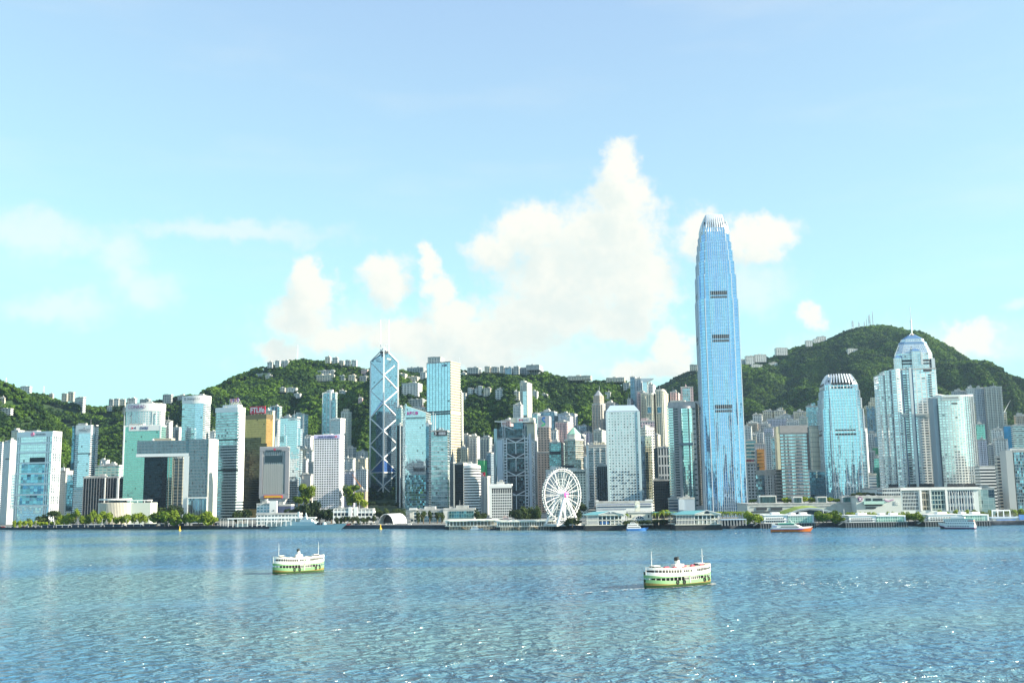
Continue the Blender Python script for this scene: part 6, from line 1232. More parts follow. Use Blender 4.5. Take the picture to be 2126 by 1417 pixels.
# outlying island piers: white shed and mint glass end
def island_pier(x0, xm, x1, yw, yroof, label, nm):
    Y = on_water((x0+x1)/2, yw).y + 1; P = at(x0, yw, Y); X = lambda x: at(x, yw, Y).x - P.x; zr = at(xm, yroof, Y).z; D = 28
    root = thing('island_pier', label, 'ferry pier', (P.x, Y, 0), 0, 'white and mint island ferry piers')
    mb = MB(); mb.box(-1, X(x1)+1.5, 0, D, -2, 4.8); mb.build('piled_base', PILE, root)
    mb = MB(); mb.box(-.25, .25, -.3, .1, -1, 4.6); me = mb.mesh('fender'); me.materials.append(mat('grey fender', (.2, .22, .24), .8)); n = int(X(x1)/2.4)
    for i in range(n): link('fender', me, None, root, (X(x1)*i/(n-1), 0, 0))
    mb = MB(); mb.box(-1.5, X(x1)+2, -.5, D, 4.8, 5.4); mb.build('deck', mat('grey deck', (.3, .32, .33), .8), root)
    mb = MB(); mb.box(4, X(xm), 1.5, D-1, 5.4, zr); mb.build('shed', WHITE, root)
    for k, (za, zb) in enumerate(((.10, .30), (.48, .64))):
        for i in range(nm):
            u0 = 6 + (X(xm)-9)*i/nm; w = (X(xm)-9)/nm*.62; h = zr-5.4; mb = MB(); mb.box(u0, u0+w, 1.3, 1.7, 5.4+h*za, 5.4+h*zb); mb.build('opening', LOUVRE, root)
    mb = MB(); mb.box(3, X(xm), .6, 1.6, 5.4+(zr-5.4)*.36, 5.4+(zr-5.4)*.42); mb.build('ledge', WHITE, root)
    mb = MB(); mb.box(3, X(xm)+.5, .8, D, zr, zr+.7); mb.build('roof', WHITE, root)
    mb = MB(); mb.prism([(X(xm)+.3, 1), (X(x1)-1.5, 1), (X(x1)-1.5, D-1), (X(xm)+.3, D-1)], 5.4, zr-.8, 0, 1); mb.build('glass_end', [PALEG, ROOF], root, fix=False)
    mb = MB(); mb.box(X(xm), X(x1), .4, D, zr-.8, zr+.3); mb.box(X(x1)-1.5, X(x1), .4, 1.4, 5.4, zr-.8); mb.build('white_frame', WHITE, root)
    for (a, c, h) in ((.25, .4, 3.0), (.62, .7, 2.4), (.8, .92, 2.6)):
        mb = MB(); mb.box(X(x1)*a, X(x1)*c, 8, 16, zr+.2, zr+h); mb.build('roof_unit', WHITE, root)
    mb = MB()
    for i in range(9): mb.box(4-i*1.2-1.2, 4-i*1.2, 2, 5, 9-i*.7-.7, 9-i*.7)
    mb.build('outside_stair', mat('grey stair', (.35, .38, .4), .7), root)
island_pier(1580, 1637, 1691, 1096, 1069, 'white pier shed with a mint glass end behind the orange hulled ferry', 10)
island_pier(1757, 1821, 1882, 1094, 1070, 'white pier shed with a mint glass end between the round trees, middle one', 11)
island_pier(1922, 2000, 2055, 1092, 1068, 'white pier shed with a mint glass end behind the white triple deck ferry', 11)
# ------------------------------------------------------------------ mall podium right of the tallest tower
pod = mat('podium stone', (.44, .48, .47), .7, noise=.12, nscale=.2)
b = T('mall_podium', 'long grey mall podium with terrace boxes and a round sign, under the pale cyan tower', 'shopping mall', 1551, 1776, 1780, 1044, 1200, 1, pod, D=60, plant=False)
f = b.l
for (x0, x1, y0) in ((1577, 1613, 1028), (1648, 1667, 1030), (1698, 1718, 1030), (1750, 1769, 1030)):
    p = b.slab('terrace_box', f, x0, y0, x1, 1046, concrete, o0=-12, o1=-2); b.slab('box_glazing', f, x0+2, y0+2.5, x1-2, 1043, facade('teal box glass', (.12, .2, .2), (.08, .2, .22), 20, 1.6, 1.1, .8, rnd=.5), o0=-3, o1=-1.6)
for (x0, x1, y0, y1, m) in ((1570, 1592, 1053, 1058, LOUVRE), (1600, 1624, 1053, 1058, LOUVRE), (1560, 1700, 1060, 1062, LOUVRE), (1560, 1770, 1049.5, 1050.3, concrete), (1552, 1776, 1043.2, 1044.6, concrete)): b.slab('window_strip' if m is LOUVRE else 'ledge', f, x0, y0, x1, y1, m, o1=.7)
b = T('mall_podium', 'pale mall wall with a round purple sign and ribbon emblem, left of the glazed podium', 'shopping mall', 1777, 1870, 1873, 1030, 1180, 1, mat('pale mall wall', (.56, .60, .58), .7), D=60, plant=False)
f = b.l; u, z = f.px(1785.5, 1035.5); mb = MB(); mb.tube(f.pt(u, z, .2), f.pt(u, z, .6), 2.6, 20); rd = mb.build('roundel', mat('plum enamel', (.22, .04, .20), .5), b.root)
mb = MB(); 
for s in (-1, 1): mb.bar(f.pt(u-1.4, z+s*1.3, .75), f.pt(u+1.4, z-s*1.3, .75), .3)
mb.bar(f.pt(u-.0, z-1.4, .75), f.pt(u, z+1.4, .75), .25); mb.build('emblem', WHITEL, rd)
b.slab('window', f, 1797, 1034, 1808, 1039, BAND_D, o1=.5); b.slab('window', f, 1812, 1034, 1832, 1039, BAND_D, o1=.5); b.slab('awning', f, 1792, 1040, 1834, 1046, mat('mint awning', (.40, .62, .56), .6), o1=3); b.slab('shadow_slot', f, 1796, 1046.5, 1832, 1049, LOUVRE, o1=.6); b.slab('lower_slot', f, 1797, 1052, 1818, 1055, LOUVRE, o1=.6)
me = text_mesh('ifc', 4.6, .0, .3); o = link('sign_lettering', me, mat('pale sign letters', (.70, .74, .74), .4), b.root); uu, zz_ = f.px(1862, 1043); pt = f.pt(uu, zz_, .5); o.location = pt; o.rotation_euler = (R(90), 0, math.atan2(f.t.y, f.t.x))
mb = MB(); R0 = [f.pt(*f.px(1836+3.2*i, 1036+2.6*math.sin(i*.8)+i*.5), .6) for i in range(7)]
for a, c in zip(R0[:-1], R0[1:]): mb.bar(a, c, .55)
mb.build('ribbon_emblem', mat('lilac ribbon', (.5, .30, .48), .5), b.root)
b.box('glass_lounge', .60, 1.0, .0, .3, b.h, b.h+9, facade('lounge glass', (.55, .6, .62), (.16, .22, .28), 4.2, 2, .6, .8, rnd=.5))
b = T('hotel_podium', 'white framed glazed podium below the silver flats and the curved hotel', 'hotel podium', 1869, 2030, 2038, 1012, 1225, 2, mat('pale podium frame', (.62, .68, .68), .55), D=150, plant=False, yb=1064)
f = b.l
gz = [facade('dark slats glass', (.44, .50, .52), (.10, .16, .22), 4.2, 1.8, .74, .7, rnd=.5), facade('tan shop glass', (.4, .38, .32), (.30, .26, .20), 8, 3, .8, .8, rnd=.6), facade('teal square glass', (.40, .50, .48), (.12, .24, .28), 5.2, 3.4, .8, .8, rnd=.4), facade('slate slats glass', (.5, .56, .58), (.14, .20, .30), 9.4, 2.6, .66, .62, rnd=.4)]
for (x0, x1, m) in ((1873, 1906, gz[0]), (1914, 1929, gz[1]), (1932, 1961, gz[2]), (1969, 2021, gz[3])): b.slab('glazing', f, x0, 1018, x1, 1058, m, o1=.25)
for (x0, x1) in ((1909, 1913), (1930, 1932), (1962, 1966)): b.slab('pier', f, x0, 1015, x1, 1060, WHITE, o1=1.2)
b.fins('fin', f, 9, .5, 1.0, WHITE, 2, b.h-5, f.px(1971, 1030)[0], f.px(2019, 1030)[0]); b.slab('top_beam', f, 1869, 1012, 2037, 1016, WHITE, o1=1.4)
# swooping green roof
def swoop():
    Y = 1120; A = at(1630, 1070, Y); root = thing('green_roof_hall', 'hall with a long curved grass roof behind the island piers', 'hall', (A.x, Y, GZ))
    pts = [(1625, 1068), (1640, 1062), (1660, 1055.5), (1680, 1052.5), (1700, 1053.5), (1720, 1058), (1738, 1063), (1756, 1069)]
    Q = [(at(x, y, Y).x-A.x, at(x, y, Y).z-GZ) for x, y in pts]; gm = mat('roof grass', (.22, .30, .04), .9, noise=.3, nscale=.3); mb = MB(); mb2 = MB(); mb3 = MB()
    for (a, c) in zip(Q[:-1], Q[1:]):
        mb.face([(a[0], 0, a[1]), (c[0], 0, c[1]), (c[0], 26, c[1]+1.5), (a[0], 26, a[1]+1.5)]); mb2.bar((a[0], -.3, a[1]-.9), (c[0], -.3, c[1]-.9), .55); mb2.bar((a[0], -.8, a[1]-2.2), (c[0], -.8, c[1]-2.2), .3)
        if a[1] > 2 or c[1] > 2: mb3.face([(a[0], 1.2, 0), (c[0], 1.2, 0), (c[0], 1.2, c[1]-.5), (a[0], 1.2, a[1]-.5)])
    mb.build('grass_roof', gm, root, fix=False); mb2.build('roof_edge', mat('blue grey edge', (.40, .48, .54), .4, .3), root); mb3.build('glazed_front', BAND_D, root, fix=False)
    for x in (40, 62):
        m4 = MB(); m4.tube((x, -3, 0), (x, -3, 13), .25, 6); m4.build('flag_pole', WHITE, root)
swoop()
# blue ferry jetty at the far right and gate frame
root, L, z = frame(2062, 2140, 1089, 1085, 20, 'jetty_shed', 'low blue and white jetty shed at the right edge of the quay', 'ferry pier')
mb = MB(); mb.box(0, L, 0, 14, GZ, z(1075)); mb.build('shed', mat('pale blue shed', (.40, .50, .58), .6), root); mb = MB(); mb.box(-1, L, -.6, 15, z(1075), z(1072.5)); mb.build('roof', mat('pale blue roof', (.42, .54, .66), .5), root); mb = MB(); mb.box(L*.1, L*.6, -.3, .2, z(1082), z(1077)); mb.box(L*.7, L, -1, .2, z(1079), z(1068)); mb.build('blue_panel', BLUEP, root)
root, L, z = frame(2060, 2098, 1070, 1100, 8, 'gantry_frame', 'pale open gantry frame standing on the quay at the far right', 'gantry')
mb = MB(); mb.box(0, L, 0, 1, z(1060), z(1057.5)); mb.build('beam', WHITE, root)
for u in (0, .3, .62, .97):
    mb = MB(); mb.box(L*u, L*u+.8, 0, 1, GZ, z(1060)); mb.build('post', WHITE, root)
# ------------------------------------------------------------------ observation wheel
def wheel():
    Y = 1105; c = at(1166.5, 1026, Y); k = Y/F_PX; rad = 58*k*1.0; yaw = R(42); root = thing('observation_wheel', 'white observation wheel with gondolas and a pink hub disc', 'ferris wheel', (c.x, Y, GZ)); zc = c.z - GZ
    wh = mat('wheel white', (.82, .82, .80), .45); ax = Vector((math.cos(yaw), math.sin(yaw), 0)); nn = Vector((math.sin(yaw), -math.cos(yaw), 0)); C = Vector((0, 0, zc)); up = Vector((0, 0, 1))
    rad = (at(1166, 968, Y).z - GZ - zc)*.92; wp = lambda a, r, o=0: C + ax*(math.cos(a)*r) + up*(math.sin(a)*r) + nn*o
    N = 42
    for o in (-1.6, 1.6):
        mb = MB()
        for i in range(N): mb.bar(wp(2*math.pi*i/N, rad, o), wp(2*math.pi*(i+1)/N, rad, o), .24)
        mb.build('rim', wh, root)
    mb = MB()
    for i in range(N):
        a = 2*math.pi*i/N; mb.bar(wp(a, rad, -1.6), wp(a, rad, 1.6), .2); mb.bar(wp(a, rad*.93, 0), wp(a+2*math.pi/N, rad*.93, 0), .22)
    for r_ in (.48, .60): [mb.bar(wp(2*math.pi*i/N, rad*r_), wp(2*math.pi*(i+1)/N, rad*r_), .1) for i in range(N)]
    mb.build('inner_rings', wh, root)
    for i in range(21):
        mb = MB(); a = 2*math.pi*(i+.5)/21; s = 1 if i % 2 else -1; mb.bar(wp(a, 2, 2.6*s), wp(a, rad, 1.2*s), .32 if i % 3 == 0 else .2, r2=.15); mb.bar(wp(a, 2, -2.6*s), wp(a+.08, rad, -1.2*s), .14); mb.build('spoke', wh, root)
    mb = MB(); mb.tube(wp(0, 0, -5), wp(0, 0, 6.5), 2.2, 16); mb.build('hub', wh, root)
    mb = MB(); mb.tube(wp(0, 0, 6.5), wp(0, 0, 7.0), 3.0, 24); d = mb.build('hub_disc', mat('pink hub disc', (.78, .05, .36), .5), root)
    mb = MB(); [mb.bar(wp(math.pi*(.2+.12*i), 1.8, 7.2), wp(math.pi*(.2+.12*(i+1)), 1.8, 7.2), .25) for i in range(5)]; mb.bar(wp(math.pi*1.2, 1.1, 7.2), wp(math.pi*1.2+.9, 1.4, 7.2), .6); mb.bar(wp(math.pi*1.5+.3, 1.1, 7.2), wp(math.pi*1.5+.9, 1.6, 7.2), .6); mb.build('emblem', WHITEL, d)
    me = MB(); me.tube((0, 0, -1.3), (0, 0, .8), 1.0, 10); g = me.mesh('gondola'); g.materials.append(mat('gondola white', (.75, .77, .78), .3))
    mw = MB(); mw.tube((0, 0, -.6), (0, 0, .4), 1.06, 10); w = mw.mesh('gondola_window'); w.materials.append(BAND_D)
    for i in range(N):
        p = wp(2*math.pi*(i+.5)/N, rad+1.0); q = link('gondola', g, None, root, p); link('gondola_window', w, None, q)
    for s in (-1, 1):
        for o in (-1, 1):
            mb = MB(); mb.bar(wp(0, 0, o*4.5), C + ax*(s*rad*.62) + nn*(o*9) - up*zc, 1.0, r2=.8); mb.build('leg', wh, root)
    for s in (-.25, .25):
        mb = MB(); mb.bar(wp(0, 0, 4.5), C + ax*(s*rad) + nn*11 - up*zc, .7); mb.build('leg', wh, root)
    mb = MB(); mb.prism([tuple((ax*u + nn*v)[:2]) for u, v in ((-18, -10), (-18, 10), (18, 10), (18, -10))][::-1], 0, 2.2, 0, 0); mb.build('boarding_platform', concrete, root)
wheel()
# crane beside the braced tower, crane on the right
def crane(label, xb, yb, Y, xt, yt, xj0, yj0, xj1, yj1, col, r=.5):
    B, Tt, J0, J1 = at(xb, yb, Y), at(xt, yt, Y), at(xj0, yj0, Y), at(xj1, yj1, Y); root = thing('tower_crane', label, 'crane', B); m = mat('crane ' + label.split()[0], col, .5)
    mb = MB(); n = 10; a, e = Vector((0, 0, 0)), Tt-B
    for s in (-1, 1):
        for s2 in (-1, 1): mb.bar(a+Vector((s, s2, 0)), e+Vector((s, s2, 0)), r*.5)
    for i in range(n): mb.bar(a+(e-a)*i/n+Vector((-1, -1, 0)), a+(e-a)*(i+1)/n+Vector((1, -1, 0)), r*.35)
    mb.build('mast', m, root); mb = MB(); j0, j1 = J0-B, J1-B
    mb.bar(j0+Vector((0, 0, .8)), j1, r*.5); mb.bar(j0-Vector((0, 0, .8)), j1, r*.5)
    for i in range(8): mb.bar(j0+(j1-j0)*i/8+Vector((0, 0, .8*(1-i/8))), j0+(j1-j0)*(i+1)/8-Vector((0, 0, .8*(1-(i+1)/8))), r*.3)
    mb.build('jib', m, root); mb = MB(); mb.box(e.x-1.5, e.x+1.5, e.y-1.2, e.y+1.2, e.z-2.5, e.z); mb.build('cab', WHITE, root)
crane('orange lattice crane with a sloping jib left of the braced tower', 748, 1048, 1700, 748, 1010, 750, 1010, 731, 984, (.62, .25, .06), .7)
crane('pale grey crane with a tilted jib against the right hillside', 2082, 890, 1900, 2081, 862, 2081, 862, 2098, 830, (.6, .64, .64), .6)
# thin engine smoke drifting past the last pier
def smoke():
    m = bpy.data.materials.new('thin smoke'); m.use_nodes = True; t = m.node_tree; t.nodes.remove(t.nodes['Principled BSDF'])
    oc = nd(t, 'ShaderNodeTexCoord').outputs['Object']; ln = vm(t, 'LENGTH', vm(t, 'MULTIPLY', oc, (1/26, 1/7, 1/9)), out=1)
    nz = nd(t, 'ShaderNodeTexNoise', {'Vector': oc, 'Scale': .16, 'Detail': 4.0}).outputs[0]
    dn = mt(t, 'MULTIPLY', mt(t, 'MULTIPLY', rng_map(t, ln, 1.0, .2), rng_map(t, nz, .38, .68)), .055)
    v = nd(t, 'ShaderNodeVolumePrincipled', {'Color': (.75, .8, .85, 1), 'Density': dn}); t.links.new(v.outputs[0], t.nodes['Material Output'].inputs['Volume'])
    p = at(2078, 1081, 1003); mb = MB(); n = 14; rings = [[(26*math.cos(e)*math.cos(a), 7*math.cos(e)*math.sin(a), 9*math.sin(e)) for a in np.linspace(0, 2*math.pi, n, endpoint=False)] for e in np.linspace(-1.5, 1.5, 7)]
    for r0, r1 in zip(rings[:-1], rings[1:]):
        for i in range(n): mb.face([r0[i], r0[(i+1) % n], r1[(i+1) % n], r1[i]])
    mb.face(rings[0][::-1]); mb.face(rings[-1]); o = mb.build('smoke', m, None, (p.x, p.y, max(p.z, 10))); o['kind'] = 'stuff'
smoke()
SHD = mat('shelter dark', (.02, .035, .07), .6)
for i, (x0, x1) in enumerate(((86, 112), (116, 142), (148, 176), (182, 210), (216, 254), (262, 292), (298, 322), (332, 350), (358, 384), (398, 424), (430, 452))):
    root, L, z = frame(x0, x1, 1090, 1275, 6, 'promenade_shelter', 'low dark shelter with a thin pale roof on the left promenade', 'shelter', 'dark shelters on the left promenade')
    mb = MB(); mb.box(0, L, 2, 6, GZ, GZ+2.6); mb.build('wall', SHD, root); mb = MB(); mb.box(-.5, L+.5, 0, 6.5, GZ+2.6, GZ+3.0); mb.build('roof', mat('pale shelter roof', (.5, .55, .58), .6) if i % 2 else SHD, root)
    for u in (.02, .5, .98):
        mb = MB(); mb.box(L*u-.12, L*u+.12, .3, .54, GZ, GZ+2.6); mb.build('post', WHITE, root)
# ------------------------------------------------------------------ boats
def hull_mesh(L, B, zd, zk, bow=.28, stern=.1, n=20, sheer=.0, tip=.02, flare=.82):
    """plan outlines (deck and waterline) of a hull pointing along +x"""
    xs = np.linspace(-L/2, L/2, n); 
    def half(x, k): 
        s = (x + L/2)/L; w = 1.0
        if s > 1-bow: w = max(tip, 1-((s-(1-bow))/bow)**2.2)
        if s < stern: w = max(.3, 1-((stern-s)/stern)**2.2*(.7))
        return B/2*w*k
    return xs, half
def loft(mb, xs, half, z0, z1, k0, k1, m=0, sheer=None, cap=True, mcap=None, rake=0.0):
    sh = sheer or (lambda x: 0.0); Lh = xs[-1]
    P = lambda x, s, k, z: (x + rake*(z-z0)*max(0, x/Lh)**3, s*half(x, k), z)
    for s in (1, -1):
        for a, c in zip(xs[:-1], xs[1:]): mb.face([P(a, s, k0, z0), P(c, s, k0, z0), P(c, s, k1, z1+sh(c)), P(a, s, k1, z1+sh(a))], None, m)
    for x in (xs[0], xs[-1]): mb.face([P(x, -1, k0, z0), P(x, 1, k0, z0), P(x, 1, k1, z1+sh(x)), P(x, -1, k1, z1+sh(x))], None, m)
    if cap:
        for a, c in zip(xs[:-1], xs[1:]): mb.face([P(a, -1, k1, z1+sh(a)), P(c, -1, k1, z1+sh(c)), P(c, 1, k1, z1+sh(c)), P(a, 1, k1, z1+sh(a))], None, m if mcap is None else mcap)
LGREEN = mat('ferry light green', (.20, .40, .18), .5); DGREEN = mat('ferry hull green', (.03, .085, .02), .5); FWHITE = mat('ferry white', (.82, .81, .76), .45); FROOF = mat('ferry deck buff', (.60, .52, .38), .8)
DARKIN = mat('dark saloon', (.03, .03, .03), .6); FOAM = mat('sea foam', (.85, .88, .86), .9); TYRE = mat('black rubber', (.02, .02, .02), .8); BOOT = mat('black boot top', (.015, .02, .02), .5)
def double_ender(L, B):
    xs = np.linspace(-L/2, L/2, 33)
    def half(x, k):
        s = abs(x)/(L/2); return max(.12, B/2*(1-max(0, (s-.45)/.55)**2.4*.86))*k
    return xs, half
def star_ferry(px0, px1, yw0, yw1, label, seats_red, tall):
    A, Bp = on_water(px0, yw0), on_water(px1, yw1); C = (A+Bp)/2; d = Bp-A; L = d.length; yaw = math.atan2(d.y, d.x)
    root = thing('harbour_ferry', label, 'ferry', (C.x, C.y, 0), yaw, 'double ended green and white ferries'); B = L*.27; k = L/34.0
    xs, half = double_ender(L, B); sh = lambda x: .75*k*(abs(x)/(L/2))**2.2
    z0, z1, z2, z3, z4 = 0, 1.3*k, 3.0*k, 3.5*k, 6.1*k
    mb = MB(); loft(mb, xs, half, -.8, .9*k, .82, .97, 0, sh); mb.build('hull', DGREEN, root, fix=False)
    mb = MB(); loft(mb, xs, half, -.8, .28*k, .84, .94, 0, None, False); mb.build('boot_top', BOOT, root, fix=False)
    xs2, half2 = double_ender(L*.985, B)
    mb = MB(); loft(mb, xs, half, .95*k, 1.1*k, 1.02, 1.02, 0, sh); mb.build('rubbing_strake', mat('ochre strake', (.22, .17, .04), .7), root, fix=False)
    def wall(name, za, zb, m, kk, x0=-1.0, x1=1.0, sides=(1, -1), t=.12):
        sub = [x for x in np.linspace(-L/2, L/2, 65) if x0*L/2 <= x <= x1*L/2]
        for s in sides:                    # port and starboard are separate pieces
            mb = MB()
            for a, c in zip(sub[:-1], sub[1:]):
                p = lambda x, dk, z: (x, s*(half(x, kk)-dk), z + sh(x))
                mb.face([p(a, 0, za), p(c, 0, za), p(c, 0, zb), p(a, 0, zb)]); mb.face([p(c, t, za), p(a, t, za), p(a, t, zb), p(c, t, zb)]); mb.face([p(a, 0, zb), p(c, 0, zb), p(c, t, zb), p(a, t, zb)])
            mb.build(name, m, root, fix=False)
    wall('bulwark', 1.1*k, 2.15*k, LGREEN, .99); mb = MB(); loft(mb, xs, lambda x, q: half(x, q)-.35, 1.1*k, 1.2*k, .97, .97, 0, sh); mb.build('lower_deck', FROOF, root, fix=False)
    mb = MB(); loft(mb, xs[5:-5], lambda x, q: half(x, q)*.55, 1.2*k, 3.2*k, 1, 1, 0, sh); mb.build('saloon_core', DARKIN, root, fix=False)
    wall('lower_screen', 2.1*k, 3.2*k, FWHITE, .985, -.06, .42)
    for s in (1, -1):
        for i in range(17):
            x = (-.93 + 1.86*i/16)*L/2; mb = MB(); y = s*(half(x, .98)-.1); mb.box(x-.09*k, x+.09*k, y-.08, y+.08, 2.1*k+sh(x), 3.3*k+sh(x)); mb.build('stanchion', FWHITE, root)
    def panes(za, zb, kk, spans, name, n, m=DARKIN):
        for s in (1, -1):
            for (a, c) in spans:
                for i in range(n):
                    x0 = (a+(c-a)*(i+.12)/n)*L/2; x1 = (a+(c-a)*(i+.88)/n)*L/2; mb = MB(); mb.face([(x0, s*(half(x0, kk)+.05), za+sh(x0)), (x1, s*(half(x1, kk)+.05), za+sh(x1)), (x1, s*(half(x1, kk)+.05), zb+sh(x1)), (x0, s*(half(x0, kk)+.05), zb+sh(x0))]); mb.build(name, m, root, fix=False)
    panes(2.25*k, 3.05*k, .985, ((-.05, .12), (.14, .40)), 'lower_window', 4)
    mb = MB(); loft(mb, xs, half, 3.25*k, 3.5*k, 1.03, 1.03, 0, sh); mb.build('upper_deck', LGREEN, root, fix=False)
    wall('upper_bulwark', 3.5*k, 4.5*k, FWHITE, 1.0); wall('upper_screen', 4.45*k, 5.75*k, FWHITE, .995, -.86, .86)
    panes(4.6*k, 5.5*k, 1.0, ((-.84, -.1), (.36, .84)), 'upper_window', 9); panes(4.65*k, 5.4*k, 1.0, ((-.06, .22),), 'upper_window', 4)
    for s in (1, -1):
        for x in (-.99, .99):
            mb = MB(); xx = x*L/2; mb.box(xx-.1, xx+.1, s*half(xx, .9)-.1, s*half(xx, .9)+.1, 3.5*k+sh(xx), 5.8*k+sh(xx)); mb.build('stanchion', FWHITE, root)
    mb = MB(); loft(mb, xs, half, 5.75*k, 6.0*k, 1.02, 1.02, 0, sh, True, 1); mb.build('roof', [FWHITE, FROOF], root, fix=False)
    for s in (-1, 1):
        mb = MB(); x = s*L*.34; mb.box(x-1.6*k, x+1.6*k, -1.4*k, 1.4*k, 6.1*k, 7.0*k); mb.build('wheelhouse', FWHITE, root)
        mb = MB(); mb.box(x-1.68*k, x+1.68*k, -1.46*k, 1.46*k, 6.4*k, 6.8*k); mb.build('wheelhouse_window', BAND_D, root)
        mb = MB(); mb.tube((s*L*.39, 0, 6*k), (s*L*.39, 0, 11.6*k), .17*k, 8, r2=.07*k); mb.bar((s*L*.39, -1*k, 9.2*k), (s*L*.39, 1*k, 9.2*k), .07); mb.build('mast', FWHITE, root)
    mb = MB(); mb.box(-2.2*k, 2.2*k, -1.5*k, 1.5*k, 6.0*k, 7.1*k); mb.build('funnel_house', FWHITE, root)
    mb = MB(); mb.tube((0, 0, 7*k), (-.3*k, 0, 8.4*k), 1.0*k, 14, r2=.95*k); fn = mb.build('funnel', FWHITE, root)
    mb = MB(); mb.tube((-.3*k, 0, 8.35*k), (-.5*k, 0, 9.3*k), 1.05*k, 14, r2=1.0*k); mb.build('funnel_top', BOOT, fn)
    for i in range(6 if not seats_red else 10):
        x = (-.28+.068*i*(1.6 if not seats_red else 1))*L; y = (-1.4 if i % 2 else .9)*k; mb = MB(); mb.box(x-.9*k, x+.9*k, y-.5*k, y+.5*k, 6.0*k+sh(x), 6.35*k+sh(x))
        mb.build('life_raft', mat('raft red', (.5, .08, .12), .6) if seats_red else mat('raft grey', (.3, .34, .4), .6), root)
    for s in (1, -1):
        for x in (-.12, -.02, .30, .38) if s == -1 else (-.1, .1):
            xx = x*L; mb = MB(); y = s*(half(xx, 1.0)+.12)
            R_ = .55*k; ringp = [(xx+R_*math.cos(a), y, 1.65*k+sh(xx)+R_*math.sin(a)) for a in np.linspace(0, 2*math.pi, 13)]
            for a, c in zip(ringp[:-1], ringp[1:]): mb.bar(a, c, .17*k)
            mb.build('tyre_fender', TYRE, root)
    mb = MB(); mb.box(-.8, .8, -half(0, 1.0)-.1, -half(0, 1.0)+.1, 1.2*k, 5.7*k) ; mb.v = [(v[0]*.5+L*.07, v[1], v[2]) for v in mb.v]; mb.build('side_door', mat('green door', (.4, .6, .36), .6), root)
    root.scale = (1, 1, tall)
    return root, C, yaw, L, B
def foam_strip(name, pts, label, seed):
    r = random.Random(seed); v, f = [], []
    for (x, y, w) in pts:
        for _ in range(9):
            a, c = r.gauss(0, w), r.gauss(0, w*.5); s = r.uniform(.15, .55)*max(.5, min(1.6, w))
            b0 = len(v); n = 6; v += [(x+a+s*1.8*math.cos(t)*r.uniform(.7, 1.2), y+c+s*math.sin(t)*r.uniform(.7, 1.2), .22) for t in [2*math.pi*i/n for i in range(n)]]; f.append(tuple(range(b0, b0+n)))
    me = bpy.data.meshes.new(name); me.from_pydata(v, [], f); o = link(name, me, FOAM); o['kind'] = 'stuff'; o['label'] = label; return o
rA = star_ferry(566, 672, 1192, 1186.5, 'green and white double ended ferry with pale roof, the farther left one of two', False, 1.68)
rB = star_ferry(1339, 1474, 1221, 1210.5, 'green and white double ended ferry with red rafts on its roof, the nearer right one', True, 1.22)
def wash(rr, seed, stern):
    _, C, yaw, L, B = rr; e = Vector((math.cos(yaw), math.sin(yaw), 0)); n = Vector((math.sin(yaw), -math.cos(yaw), 0)); pts = []
    for i in range(26): p = C + e*(L*(-.5+i/25)) + n*(B*.5*(1-max(0, abs(-.5+i/25)*2-.45)/.55*.7)+.5); pts.append((p.x, p.y, .45))
    for i in range(9): p = C + e*(stern*(L*.5+1+i*i*.55)); pts.append((p.x, p.y, .5+i*.1))
    for i in range(10): p = C - e*(stern*(L*.5-i*.45)) + n*(i*.75-.5); pts.append((p.x, p.y, .8))
    foam_strip('wake_foam', pts, 'white foam along the ferry', seed)
wash(rA, 1, 1); wash(rB, 2, -1)
